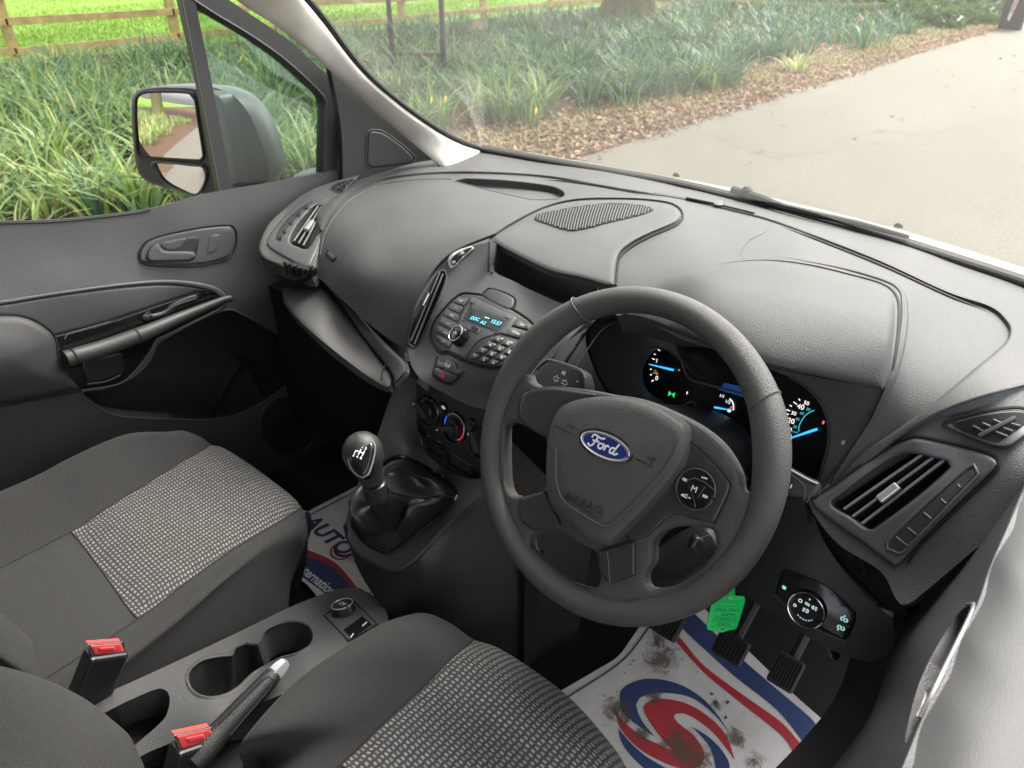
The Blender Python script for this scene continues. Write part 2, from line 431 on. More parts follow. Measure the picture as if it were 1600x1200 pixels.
def stroke(fr, lines, r, flat=.3, lift=.0004):
    """pen strokes (2D lines in metres) as thin raised ribbons"""
    o, x, y, z = fr; parts = []; o, lift = toward(o, z, lift), 0
    for L in lines:
        k = len(L); vs = []; fs = []
        for i, (a, b) in enumerate(L):
            p0 = V(L[max(i - 1, 0)]); p1 = V(L[min(i + 1, k - 1)]); t = (p1 - p0); t = t.normalized() if t.length > 0 else V((1, 0)); nn = V((-t.y, t.x))
            for sgn, hh in ((-1, 0), (-.6, r * flat), (.6, r * flat), (1, 0)):
                q = V((a, b)) + nn * (r * sgn); vs.append(o + x * q.x + y * q.y + z * (hh + lift))
        for i in range(k - 1):
            for j in range(3): fs.append((i * 4 + j, i * 4 + j + 1, (i + 1) * 4 + j + 1, (i + 1) * 4 + j))
        parts.append((vs, fs))
    return join_data(parts)
def arc(cx, cy, r, a0, a1, n=12, ry=None): return [(cx + r * cos(radians(a0 + (a1 - a0) * i / n)), cy + (ry or r) * sin(radians(a0 + (a1 - a0) * i / n))) for i in range(n + 1)]
# ================================================================== OUTSIDE
GZ = -.52
def hgt(x, y):
    t = np.clip((-3.3 - x) / 9.0, 0, 1); return GZ + .17 * t + .02 * np.sin(x * 1.7 + y * .6) * np.clip((-3.3 - x) / 2, 0, 1)
def ground_mat(name, cols, sc, rough=.9, bump=(40, .6), big=None):
    m = bpy.data.materials.new(name); m.use_nodes = True; n, l = nodes(m); b = n['Principled BSDF']; b.inputs['Roughness'].default_value = rough
    b.inputs['Specular IOR Level'].default_value = .25
    tc = n.new('ShaderNodeTexCoord'); a = n.new('ShaderNodeTexNoise'); a.inputs['Scale'].default_value = sc; a.inputs['Detail'].default_value = 10; a.inputs['Roughness'].default_value = .7
    l.new(tc.outputs['Object'], a.inputs['Vector']); cr = n.new('ShaderNodeValToRGB'); e = cr.color_ramp.elements
    e[0].position = cols[0][0]; e[0].color = (*cols[0][1], 1); e[1].position = cols[-1][0]; e[1].color = (*cols[-1][1], 1)
    for p, c in cols[1:-1]: q = e.new(p); q.color = (*c, 1)
    l.new(a.outputs[0], cr.inputs[0]); last = cr.outputs[0]
    if big:
        g = n.new('ShaderNodeTexNoise'); g.inputs['Scale'].default_value = big[0]; g.inputs['Detail'].default_value = 7; mp = n.new('ShaderNodeMapping'); mp.inputs['Scale'].default_value = (1, big[2] if len(big) > 2 else 1, 1); l.new(tc.outputs['Object'], mp.inputs[0]); l.new(mp.outputs[0], g.inputs['Vector'])
        mr = n.new('ShaderNodeMapRange'); mr.inputs['From Min'].default_value = .35; mr.inputs['From Max'].default_value = .65; l.new(g.outputs[0], mr.inputs[0])
        mx = n.new('ShaderNodeMix'); mx.data_type = 'RGBA'; l.new(mr.outputs[0], mx.inputs[0]); l.new(last, mx.inputs[6]); mx.inputs[7].default_value = (*big[1], 1); last = mx.outputs[2]
    l.new(last, b.inputs['Base Color'])
    bp = n.new('ShaderNodeBump'); bp.inputs['Strength'].default_value = bump[1]; bp.inputs['Distance'].default_value = .02
    b2 = n.new('ShaderNodeTexNoise'); b2.inputs['Scale'].default_value = bump[0]; b2.inputs['Detail'].default_value = 6; l.new(tc.outputs['Object'], b2.inputs['Vector'])
    l.new(b2.outputs[0], bp.inputs['Height']); l.new(bp.outputs[0], b.inputs['Normal']); return m
M_ROAD = ground_mat('worn_asphalt', [(.3, (.10, .093, .075)), (.5, (.158, .148, .122)), (.7, (.225, .211, .176))], 90, .85, (160, .35), (1.1, (.15, .138, .11), .16))
M_LITTER = ground_mat('leaf_mould', [(.3, (.045, .03, .02)), (.5, (.11, .068, .043)), (.7, (.20, .125, .08))], 22, .95, (30, 1))
M_LAWN = ground_mat('mown_grass', [(.3, (.10, .19, .018)), (.5, (.16, .29, .03)), (.72, (.25, .36, .06))], 9, .9, (60, 1), (.6, (.13, .23, .025)))
def ground_grid(name, x0, x1, y0, y1, nx, ny, m, dz=0.0, fn=hgt):
    X, Y = np.meshgrid(np.linspace(x0, x1, nx), np.linspace(y0, y1, ny)); Z = fn(X, Y) + dz
    return grid_obj(name, np.stack([X, Y, Z], 2), m)
tag(ground_grid('verge', -12.0, -3.1, -40, 60, 60, 200, M_LITTER), None, None, kind='structure')
tag(ground_grid('lawn', -90, -11.9, -60, 120, 40, 60, M_LAWN, .006), None, None, kind='structure')
tag(ground_grid('road', -3.25, 3.4, -60, 120, 3, 60, M_ROAD, .004, lambda x, y: np.full_like(x, GZ)), None, None, kind='structure')
tag(ground_grid('far_verge', 3.3, 60, -60, 120, 20, 40, M_LITTER, 0, lambda x, y: GZ + np.clip((x - 3.4) * .05, 0, .5)), None, None, kind='structure')

# leaves, litter and daffodils: masses nobody could count
def leaf_mat(name, cols, rough=.42, trans=.35):
    m = bpy.data.materials.new(name); m.use_nodes = True; n, l = nodes(m); b = n['Principled BSDF']; b.inputs['Roughness'].default_value = rough; b.inputs['Specular IOR Level'].default_value = .3
    g = n.new('ShaderNodeUVMap'); sx = n.new('ShaderNodeSeparateXYZ'); l.new(g.outputs[0], sx.inputs[0])
    cr = n.new('ShaderNodeValToRGB'); e = cr.color_ramp.elements; e[0].position = 0; e[0].color = (*cols[0], 1); e[1].position = 1; e[1].color = (*cols[-1], 1)
    for i, c in enumerate(cols[1:-1]): q = e.new((i + 1) / (len(cols) - 1)); q.color = (*c, 1)
    l.new(sx.outputs[0], cr.inputs[0]); l.new(cr.outputs[0], b.inputs['Base Color'])
    tl = n.new('ShaderNodeBsdfTranslucent'); l.new(cr.outputs[0], tl.inputs[0]); mx = n.new('ShaderNodeMixShader'); mx.inputs[0].default_value = trans
    l.new(b.outputs[0], mx.inputs[1]); l.new(tl.outputs[0], mx.inputs[2]); l.new(mx.outputs[0], n['Material Output'].inputs[0]); return m
M_DAFF = leaf_mat('daffodil_leaf', [(.06, .13, .085), (.12, .22, .12), (.20, .31, .11), (.32, .42, .12), (.58, .58, .28)])
M_DEAD = leaf_mat('dead_leaf', [(.09, .05, .03), (.22, .12, .07), (.36, .22, .14), (.50, .34, .22)], .7, .2)
rg = np.random.default_rng(5)
def blades(base, length, width, lean, az, col, segs=4):
    """curved strap leaves; arrays of per-leaf values"""
    n = len(base); t = np.linspace(0, 1, segs + 1)[None, :, None]
    d = np.stack([np.cos(az), np.sin(az), np.zeros(n)], 1)[:, None, :]; side = np.stack([-np.sin(az), np.cos(az), np.zeros(n)], 1)[:, None, :]
    L = length[:, None, None]; ln = lean[:, None, None]
    out = d * L * (ln * (t * .35 + t ** 2.2 * .75)); up = np.zeros((n, segs + 1, 3)); up[..., 2] = (L * (t - ln * .42 * t ** 2.6))[..., 0]
    c = base[:, None, :] + out + up; wv = width[:, None, None] * (1 - t ** 3 * .85) * .5
    a, b = c - side * wv, c + side * wv; vs = np.stack([a, b], 2).reshape(-1, 3)
    k = (segs + 1) * 2; i0 = (np.arange(n) * k)[:, None, None] + (np.arange(segs) * 2)[None, :, None]
    fs = (i0 + np.array([0, 1, 3, 2])[None, None, :]).reshape(-1, 4)
    u = np.repeat(col, k); return vs, fs, np.stack([u, np.zeros_like(u)], 1)
def daffs(cx, cy, nl, spread, hh, tone, segs=4):
    n = len(cx) * nl; i = np.repeat(np.arange(len(cx)), nl); r = np.sqrt(rg.random(n)) * spread; a = rg.random(n) * 2 * pi
    bx, by = cx[i] + r * np.cos(a), cy[i] + r * np.sin(a); base = np.stack([bx, by, hgt(bx, by) - .01], 1)
    az = a + rg.normal(0, .7, n); lean = np.clip(.25 + .55 * r / spread + rg.normal(0, .2, n), .05, 1.15)
    return blades(base, hh[i] * rg.uniform(.7, 1.15, n), rg.uniform(.016, .032, n), lean, az, np.clip(tone[i] + rg.normal(0, .21, n), 0, 1), segs)
def multi(name, blk, m):
    vs, fs, us = [], [], []; k = 0
    for v, f, u in blk: vs.append(v); fs.append(f + k); us.append(u); k += len(v)
    return mk(name, np.vstack(vs), np.vstack(fs).tolist(), m, uvs=np.vstack(us), smooth=True)
def bed_edge(y): return -4.32 + .35 * np.sin(y * .9 + 1) + .22 * np.sin(y * 2.3)
blk = []
def scatter(x0, x1, y0, y1, per, nl, spread, segs, back=-10.8):
    n = int((x1 - x0) * (y1 - y0) * per); x = rg.uniform(x0, x1, n); y = rg.uniform(y0, y1, n)
    ok = (x < bed_edge(y)) & (x > back); ok &= ~(((x + 8.6) ** 2 + (y - 13.3) ** 2) < .95)
    ok &= rg.random(n) < .93 - .5 * ((np.sin(x * 1.9 + 2) * np.sin(y * 1.3 + .4)) > .62)
    x, y = x[ok], y[ok]; hh = rg.uniform(.34, .56, len(x)); tone = np.clip(.58 - .05 * (y - 1) + rg.normal(0, .10, len(x)), .12, .7)
    blk.append(daffs(x, y, nl, spread, hh, tone, segs))
scatter(-8.2, -4.2, -1.2, 6.5, 12, 27, .13, 5)
scatter(-11, -8.2, -2, 7.5, 10, 24, .15, 4)
scatter(-8.2, -4, 6.5, 13, 12, 22, .15, 4)
scatter(-11, -8.2, 7.5, 14, 7, 18, .17, 3)
scatter(-10, -4, 13, 30, 6, 14, .2, 3)
scatter(-11, -4, -14, -1.2, 6, 16, .18, 3)
tag(multi('daffodil_leaves', blk, M_DAFF), 'dense bed of green strap-shaped daffodil leaves covering the verge', 'daffodils', kind='stuff')
# single clumps standing in the leaf litter in front of the bed
for (px, py, hh, tone, lab) in [(1245, 112, .34, .80, 'bright lime-green daffodil clump alone on the brown leaves nearest the road'),
                               (928, 158, .40, .45, 'upright daffodil clump on bare leaves, second from the big oak trunk'),
                               (880, 135, .40, .42, 'small upright daffodil clump at the front edge of the bed below the oak'),
                               (985, 148, .36, .5, 'daffodil clump with bare litter round it, nearest below the oak trunk'),
                               (1105, 130, .36, .34, 'blue-green daffodil clump reaching towards the road in mid verge'),
                               (1415, 55, .36, .28, 'farthest loose daffodil clump beside the bend of the drive')]:
    p = P(px, py, z=GZ + .02); nl = 46
    v, f, u = daffs(np.array([p.x]), np.array([p.y]), nl, .14, np.array([hh]), np.array([tone]), 5)
    tag(mk('daffodil_clump', v, f.tolist(), M_DAFF, uvs=u), lab, 'daffodil', 'loose daffodil clumps in front of the bed')
# fallen leaves
n = 26000; y = np.concatenate([rg.uniform(-3, 12, n * 2 // 3), rg.uniform(12, 32, n // 3)]); n = len(y)
x = -3.12 - np.abs(rg.normal(0, .62, n)) - rg.random(n) * .5; far = rg.random(n) < .12; x = np.where(far, rg.uniform(-12.6, -9.5, n), x); y = np.where(far, rg.uniform(-1, 11, n), y)
stray = rg.random(n) < .003; x = np.where(stray, rg.uniform(-3.2, -1.2, n), x)
s = rg.uniform(.02, .045, n); a = rg.random(n) * 2 * pi; tl = rg.normal(0, .35, n); e1 = np.stack([np.cos(a), np.sin(a), tl], 1) * s[:, None]; e2 = np.stack([-np.sin(a), np.cos(a), rg.normal(0, .3, n)], 1) * (s * .6)[:, None]
zz = np.where(x < -3.3, hgt(x, y), GZ) + .012 + rg.random(n) * .02; c = np.stack([x, y, zz], 1)
vs = np.stack([c - e1, c - e2 * .9 + [0, 0, .006], c + e1, c + e2 * .9 + [0, 0, .006]], 1).reshape(-1, 3); fs = (np.arange(n)[:, None] * 4 + np.arange(4)).tolist()
u = np.repeat(np.clip(rg.normal(.55, .28, n), 0, 1), 4)
tag(mk('fallen_leaves', vs, fs, M_DEAD, uvs=np.stack([u, u * 0], 1), smooth=False), 'dry brown fallen leaves along the edge of the drive', 'leaf litter', kind='stuff')
# short grass and weeds at the margin
n = 6000; y = rg.uniform(0, 26, n); x = -4.0 + rg.normal(0, .35, n); b_ = np.stack([x, y, hgt(x, y)], 1)
v, f, u = blades(b_, rg.uniform(.05, .13, n), rg.uniform(.005, .01, n), rg.uniform(.2, .9, n), rg.random(n) * 2 * pi, np.clip(rg.normal(.75, .15, n), 0, 1), 2)
tag(mk('verge_grass', v, f.tolist(), M_DAFF, uvs=u), 'thin short grass between the fallen leaves', 'grass', kind='stuff')
n = 60000; y = rg.uniform(-4, 26, n); x = -12.4 - np.abs(rg.normal(0, 1, n)) * 6; b_ = np.stack([x, y, hgt(x, y)], 1)
M_BLADE = leaf_mat('lawn_blade', [(.12, .21, .02), (.19, .31, .035), (.27, .38, .06)])
v, f, u = blades(b_, rg.uniform(.05, .10, n), rg.uniform(.012, .02, n), rg.uniform(.2, .9, n), rg.random(n) * 2 * pi, np.clip(rg.normal(.5, .25, n), 0, 1), 2)
tag(mk('lawn_grass', v, f.tolist(), M_BLADE, uvs=u), 'short bright green grass of the lawn beyond the fence', 'grass', kind='stuff')
# yellow flowers
M_YEL = mat('daffodil_yellow', (.75, .55, .03), .5); M_STEM = mat('stem_green', (.08, .16, .04), .6)
for i, (px, py, d, lab) in enumerate([(838, 168, 6.3, 'yellow daffodil bud drooping at the front of the bed by the road'), (675, 152, 7.0, 'yellow daffodil bud left of the front clumps'), (697, 150, 7.0, 'second yellow bud close beside another in the middle of the bed'),
                                       (1368, 25, 17, 'far yellow daffodil flower under the end of the fence'), (378, 88, 8.0, 'yellow daffodil bud seen through the quarter light'), (345, 82, 8.2, 'yellow bud nearest the window divider, by the quarter light')]):
    c = P(px, py, d=d); t = thing('daffodil', lab, 'flower', (c.x, c.y, hgt(c.x, c.y)), 'daffodils in flower')
    mk('stem', *tube('', [(c.x + .02, c.y, hgt(c.x, c.y)), (c.x, c.y, c.z - .03), c], .004, None, data=True, n=5), M_STEM, t)
    mk('bud', *lathe((c, V((1, 0, 0)), V((0, .4, .9)), V((.5, -.7, -.5)).normalized()), [(.004, 0), (.014, .02), (.012, .05), (.017, .065), (.002, .07)], 8), M_YEL, t)
# post and rail fence
M_FENCE = mat('fence_wood', (.42, .33, .13), .8, bump=(60, .5, 'noise'), var=(7, .25))
def fence(pts, zs, lab, hgtp=1.22):
    t = thing('post_and_rail_fence', lab, 'fence', (pts[0][0], pts[0][1], GZ + .1), 'wooden fence beyond the verge')
    for i, (x, y) in enumerate(pts):
        z0 = float(hgt(np.array(x), np.array(y))); dx, dy = (pts[min(i + 1, len(pts) - 1)][0] - pts[max(i - 1, 0)][0], pts[min(i + 1, len(pts) - 1)][1] - pts[max(i - 1, 0)][1]); dv = V((dx, dy, 0)).normalized()
        bevel_obj(mk('post', *box((x, y, z0 + hgtp / 2 - .1), .13, .11, hgtp + .2, dv, V((-dv.y, dv.x, 0))), M_FENCE, t, smooth=False), .01)
    off = V((.075, 0, 0))
    for z in zs:
        for a, b in zip(pts[:-1], pts[1:]):
            za = float(hgt(np.array(a[0]), np.array(a[1]))); zb = float(hgt(np.array(b[0]), np.array(b[1])))
            A = V((a[0], a[1], za + z + random.uniform(-.02, .02))); B = V((b[0], b[1], zb + z + random.uniform(-.02, .02))); d = B - A; dv = d.normalized(); nn = V((dv.y, -dv.x, 0)).normalized()
            bevel_obj(mk('rail', *box((A + B) / 2 + nn * .079, d.length + .04, .04, .10, dv, nn), M_FENCE, t, smooth=False), .006)
fence([(-12, y) for y in np.arange(-8.75, 17.6, 2.37)], (.17, .53, .88), 'weathered yellow post and rail fence running straight along the lawn')
fence([(-11.9, 17.2), (-10.2, 18.2), (-8.5, 19.0), (-7.0, 19.9), (-5.9, 21.4), (-5.2, 23.4)], (.20, .55, .9), 'weathered post and rail fence curving away behind the oak to the bend of the drive', 1.05)
# black metal frame
M_IRON = mat('black_iron', (.018, .018, .02), .5, bump=(60, .3, 'noise')); M_RUST = mat('rusty_iron', (.12, .075, .05), .8, bump=(80, .5, 'noise'))
a, b = P(614, 95, d=10), P(694, 112, d=9.5); t = thing('metal_frame', 'thin black upright metal frame with one rusty crossbar standing in the daffodils', 'metal frame', (a.x, a.y, a.z - .25))
for p in (a, b): bevel_obj(mk('post', *box((p.x, p.y, p.z + .75), .05, .05, 2.0), M_IRON, t, smooth=False), .006)
u_, v_ = P(616, 84, d=10), P(694, 86, d=9.5); dv = (v_ - u_).normalized(); mk('crossbar', *box((u_ + v_) / 2, (v_ - u_).length, .04, .05, dv, V((-dv.y, dv.x, 0)).normalized()), M_RUST, t, smooth=False)
# trees
M_BARK = ground_mat('oak_bark', [(.3, (.06, .05, .035)), (.5, (.15, .125, .085)), (.7, (.26, .23, .17))], 14, .95, (24, 1), (1.3, (.12, .125, .05)))
M_LEAF = leaf_mat('spring_leaf', [(.10, .16, .03), (.17, .24, .05), (.28, .30, .08)])
def tree(x, y, r, H, lab, crown=True):
    z0 = float(hgt(np.array(x), np.array(y))); t = thing('oak_tree', lab, 'tree', (x, y, z0)); vs = []; fs = []; n = 40; hs = [-.25, 0, .12, .3, .6, 1.0, 1.6, 2.6, H * .6, H]
    for k, h in enumerate(hs):
        f = 1 + .85 * math.exp(-max(h, 0) / .28) if h < 3 else 1 - .55 * (h - 3) / H
        for i in range(n):
            a_ = 2 * pi * i / n; rr = r * f * (1 + .05 * sin(a_ * 9 + h) + .10 * math.exp(-max(h, 0) / .4) * sin(a_ * 5 + 1)); vs.append((x + rr * cos(a_), y + rr * sin(a_), z0 + h))
    K = len(hs)
    for k in range(K - 1):
        for i in range(n): j = (i + 1) % n; fs.append((k * n + i, k * n + j, (k + 1) * n + j, (k + 1) * n + i))
    tr = mk('trunk', vs, fs, M_BARK, t); lb = []
    for i in range(9):
        a_ = i * 2.4 + x; h0 = H * (.45 + .06 * i); p0 = V((x, y, z0 + h0)); L = H * .42
        lb.append(tube('', [p0, p0 + V((cos(a_) * L * .4, sin(a_) * L * .4, L * .25)), p0 + V((cos(a_) * L * .9, sin(a_) * L * .9, L * .45))], [r * .35, r * .22, r * .06], None, data=True))
    mk('limb', *join_data(lb), M_BARK, t)
    if crown:
        nn = 5200; cc = rg.normal(0, 1, (46, 3)) * np.array([H * .3, H * .3, H * .15]) + np.array([x, y, z0 + H * .92]); c = cc[rg.integers(0, 46, nn)] + rg.normal(0, .55, (nn, 3))
        e1 = rg.normal(0, .16, (nn, 3)); e2 = rg.normal(0, .12, (nn, 3)); vs = np.stack([c - e1, c - e2, c + e1, c + e2], 1).reshape(-1, 3); u = np.repeat(rg.random(nn), 4)
        mk('crown', vs, (np.arange(nn)[:, None] * 4 + np.arange(4)).tolist(), M_LEAF, t, uvs=np.stack([u, u], 1))
tree(-8.62, 13.3, .46, 11, 'big old oak with a flared mossy trunk rising out of the daffodils')
tree(-9.2, -9.5, .5, 11, 'oak standing behind the van, seen only in the door mirror, farther from the drive')
tree(-6.9, -13.5, .5, 12, 'oak close to the drive behind the van, seen only in the door mirror')
# shrubs and ivy at the bend
def shrub(x, y, rx, ry, rz, nn, lab, m, sz=.06):
    z0 = float(hgt(np.array(x), np.array(y))); t = thing('shrub', lab, 'shrub', (x, y, z0)); d = rg.normal(0, 1, (nn, 3)); d /= np.linalg.norm(d, axis=1)[:, None]; d[:, 2] = np.abs(d[:, 2])
    c = d * np.array([rx, ry, rz]) * (rg.random((nn, 1)) ** .35) * (1 + .22 * np.sin(d[:, :1] * 7 + d[:, 1:2] * 5)) + np.array([x, y, z0])
    e1 = rg.normal(0, sz, (nn, 3)); e2 = rg.normal(0, sz * .7, (nn, 3)); vs = np.stack([c - e1, c - e2, c + e1, c + e2], 1).reshape(-1, 3); u = np.repeat(np.clip(rg.normal(.45, .25, nn), 0, 1), 4)
    mk('foliage', vs, (np.arange(nn)[:, None] * 4 + np.arange(4)).tolist(), m, t, uvs=np.stack([u, u], 1))
    st = [tube('', [(x + .1 * i - .2, y, z0), (x + rx * .6 * cos(i * 1.7), y + ry * .6 * sin(i * 1.7), z0 + rz * .9)], [.02, .008], None, data=True, n=5) for i in range(7)]
    mk('stem', *join_data(st), M_BARK, t)
M_IVY = leaf_mat('ivy_leaf', [(.03, .07, .02), (.07, .14, .03), (.13, .22, .05)]); M_TWIG = leaf_mat('brown_twig', [(.09, .06, .04), (.17, .12, .07), (.22, .19, .09)])
for (x, y, rx, ry, rz, k, lab, m) in [(-4.9, 20.5, 1.2, 2.2, .42, 4500, 'low dark green ivy mound beside the drive near the marker post', M_IVY), (-5.6, 24.5, 1.6, 2.4, .7, 3600, 'taller ivy mound at the bend behind the marker post', M_IVY),
                                      (-7.4, 23.5, 1.8, 2.0, 1.1, 2600, 'brown twiggy shrub behind the end of the fence', M_TWIG), (-4.4, 28, 2.2, 3, 1.3, 3000, 'green shrub at the far end of the drive', M_IVY), (-10, 28, 3, 3, 1.6, 3000, 'leafless brown shrub beyond the lawn', M_TWIG)]:
    shrub(x, y, rx, ry, rz, k, lab, m, .085)
# marker post
a = P(1578, 42, z=GZ + .05); t = thing('marker_post', 'dark roadside post with a white and red marker strip at the far bend', 'marker post', (a.x, a.y, GZ))
bevel_obj(mk('post', *box((a.x, a.y, GZ + .6), .5, .09, 1.2, V((.93, -.36, 0)), V((.36, .93, 0))), M_IRON, t, smooth=False), .01)
fr = (V((a.x, a.y, GZ + .62)) + V((-.36, -.93, 0)) * .05, V((.93, -.36, 0)), V((0, 0, 1)), V((-.36, -.93, 0)))
mk('marker_strip', *extrude_poly(fr, [(-.08, -.42), (-.02, -.46), (.09, .3), (.05, .36), (-.03, .1)], 0, .01), mat('marker_white', (.8, .76, .74), .5), t, smooth=False)
mk('red_reflector', *extrude_poly(fr, [(-.05, -.3), (-.02, -.3), (.02, -.05), (-.01, -.03)], .011, .016), mat('marker_red', (.6, .1, .08), .4), t, smooth=False)
# ================================================================== MATERIALS OF THE VAN
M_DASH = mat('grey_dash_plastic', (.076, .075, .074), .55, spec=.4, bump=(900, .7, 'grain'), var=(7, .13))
M_TRIM = mat('satin_grey_plastic', (.072, .072, .072), .46, spec=.4, bump=(900, .08, 'noise'))
M_DARK = mat('black_plastic', (.026, .026, .027), .45, bump=(900, .3, 'grain'))
M_DOOR = mat('door_plastic', (.060, .060, .061), .52, bump=(800, .5, 'grain'), var=(5, .06))
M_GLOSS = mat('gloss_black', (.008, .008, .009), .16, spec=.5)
M_SATB = mat('satin_black', (.020, .020, .021), .36)
M_RUB = mat('wheel_rubber', (.060, .058, .055), .44, bump=(1050, .6, 'grain'), spec=.5, var=(11, .10))
M_VOID = mat('deep_black', (.004, .004, .004), .9)
M_SEAM = mat('seam_black', (.008, .008, .008), .8)
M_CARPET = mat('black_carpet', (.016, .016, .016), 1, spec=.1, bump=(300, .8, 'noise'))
M_WHITE = mat('print_white', (.75, .75, .74), .5)
M_PAINT = mat('white_paint', (.80, .80, .79), .25, coat=.6)
M_SEALR = mat('rubber_seal', (.016, .016, .017), .6)
M_PILLAR = mat('pillar_fabric', (.70, .665, .60), .9, bump=(700, .25, 'noise'))
M_CHROME = mat('chrome', (.75, .75, .76), .12, metal=1)
M_SILVER = mat('silver_plastic', (.55, .56, .57), .3, metal=.7)
M_SCREEN = glass('windscreen_glass', (.94, .95, .92), .9, .034)
M_TINT = glass('tinted_glass', (.80, .88, .83), 1.0, .02)
M_MIRROR = mat('mirror_silver', (.92, .92, .92), .015, metal=1)

# ================================================================== VAN BODY
van = thing('van', 'white van whose cab, floor, white bonnet edge, pale pillar and windscreen surround everything', 'van', (0, 0, GZ))
vs, fs = join_data([box((0, -.05, -.03), 1.5, 1.9, .04), box((0, .83, .20), 1.5, .04, .62, y=(0, .9, .43), z=(0, -.43, .9))])
mk('cab_floor', vs, fs, M_CARPET, van, smooth=False)
mk('tunnel', *box((0, .45, .10), .30, .75, .30), M_CARPET, van, smooth=False)
mk('roof', *box((0, -.56, 1.315), 1.34, 1.0, .03), mat('roof_lining', (.55, .53, .50), .9), van, smooth=False)
mk('bulkhead', *box((0, -1.06, .62), 1.5, .03, 1.42), mat('bulkhead_grey', (.12, .12, .12), .7), van, smooth=False)
mk('body_side', *box((-.80, -2.5, .1), .05, 3.4, 1.15), M_PAINT, van, smooth=False)
wv, wf = lathe((V((-.80, -2.6, GZ + .32)), V((0, 1, 0)), V((0, 0, 1)), V((-1, 0, 0))), [(.32, -.1), (.32, .05), (.28, .07), (.2, .05)], 32)
mk('rear_wheel', wv, wf, M_SEALR, van)
mk('door_pillar', *box((-.73, -.62, .62), .08, .14, 1.3), M_DARK, van, smooth=False)
# bonnet, scuttle and screen
base_px = [(752, 236), (860, 256), (960, 274), (1060, 292), (1160, 316), (1260, 341), (1370, 372), (1480, 407), (1600, 447), (1720, 492)]
base3 = [P(px, py, z=.66 - .012 * i / 9) for i, (px, py) in enumerate(base_px)]
A = grid([[V((p.x * 1.0, p.y + .03 + dy, p.z + dz)) for p in base3] for dy, dz in ((0, -.05), (.03, -.019), (.08, -.0215), (.20, -.05), (.55, -.18))], 4, 4)
grid_obj('bonnet', A, M_PAINT, van, thick=.01)
top3 = [V((-.572 + 1.144 * i / 9, -.03 + .07 * (1 - ((i - 4.5) / 4.5) ** 2), 1.27)) for i in range(10)]
base3x = [base3[0] * 1.9 - base3[1] * .9] + base3; top3x = [top3[0] * 1.8 - top3[1] * .8] + top3
A = grid([[b.lerp(t, f) + V((0, .02 * sin(pi * f), .01 * sin(pi * f))) for b, t in zip(base3x, top3x)] for f in (-.035, 0, .33, .66, 1.0)], 5, 4)
grid_obj('windscreen', A, M_SCREEN, van)
mk('screen_seal', *tube('', [V(p) + V((0, .002, .004)) for p in smooth_line([tuple(p) for p in base3], False, .03, True)], .0125, None, data=True), M_SEALR, van)
mk('scuttle', *join_data([box(((a + b) / 2) + V((0, .045, -.045)), (b - a).length + .004, .07, .03, (b - a).normalized()) for a, b in zip(base3[:-1], base3[1:])]), M_SEALR, van, smooth=False)
hd = [p + V((0, 0, 0)) for p in top3]; mk('roof_header', *tube('', [V((p.x, p.y - .03, 1.285)) for p in top3], .03, None, data=True), M_PILLAR, van)
# wipers lying on the scuttle
for (pts, lab) in [([(1145, 299), (1185, 312), (1225, 326), (1280, 338), (1345, 352), (1420, 372)], 'black wiper along the base of the windscreen')]:
    w3 = [P(x, y - 3, y=0) if 0 else P(x, y - 2, z=.672) for x, y in pts]; o = mk('wiper', *tube('', w3, [.009, .010, .008, .007, .006, .004], None, data=True), M_SEALR, van)
    mk('wiper_pivot', *lathe((P(1166, 305, z=.67), V((1, 0, 0)), V((0, 1, 0)), V((0, 0, 1))), [(.012, 0), (.012, .012), (.006, .018)], 16), M_SEALR, o)
for q in [(1046, 276), (1396, 357)]:
    mk('washer_jet', *lathe((P(*q, z=.655) + V((0, .03, -.005)), V((1, 0, 0)), V((0, 1, 0)), V((0, 0, 1))), [(.006, 0), (.005, .005), (.002, .008)], 14, 1.5), M_SEALR, van)
# pale windscreen pillar trim
S_PIL = Surf([P(752, 236, z=.66), P(620, 165, x=-.612), P(500, 30, x=-.596), P(455, -20, x=-.585), P(697, 265, z=.655), P(575, 160, x=-.655), P(400, 10, x=-.64), P(340, -30, x=-.625), P(650, 190, x=-.61), P(560, 118, x=-.603), P(470, 30, x=-.59), P(640, 215, x=-.645)])
pil = inlay('pillar_trim', S_PIL, [(420, -60, 1), (462, -14), (500, 30), (560, 108), (620, 163), (680, 205), (722, 227), (752, 236, 1), (744, 247), (724, 258), (697, 266, 1), (655, 232), (600, 185), (545, 136), (480, 80), (430, 40), (380, 8), (315, -40, 1)], .010, M_PILLAR, van, bevel=.016, step=9)
mk('screen_edge', *tube('', [p + V((-.004, .006, 0)) for p in map(V, on(S_PIL, smooth_line([(420, -62), (466, -14), (504, 30), (563, 107), (623, 161), (683, 203), (724, 224), (756, 234)], False, 12)))], .007, None, data=True), M_SEALR, van)
# corner trim below the pillar
S_COR = PlaneS(P(600, 268, x=-.665), (1, -.12, .12))
cor = sheet('corner_trim', S_COR, [(515, 100, 1), (540, 115), (590, 158), (640, 205), (712, 262, 1), (690, 285, 1), (560, 300, 1), (536, 300, 1), (533, 200)], M_DARK, van, thick=.02)
inlay('tweeter_panel', S_COR, [(577, 207), (590, 206), (602, 210), (630, 230), (646, 247), (644, 253), (630, 257), (582, 262), (575, 258), (575, 225)], .004, M_DARK, cor, bevel=.004, step=6)
line_on('tweeter_rim', S_COR, [(575, 205), (590, 203), (603, 208), (632, 229), (649, 247), (646, 255), (630, 259), (582, 265), (573, 260), (573, 225)], .0018, M_DOOR, cor, closed=True, lift=.001)

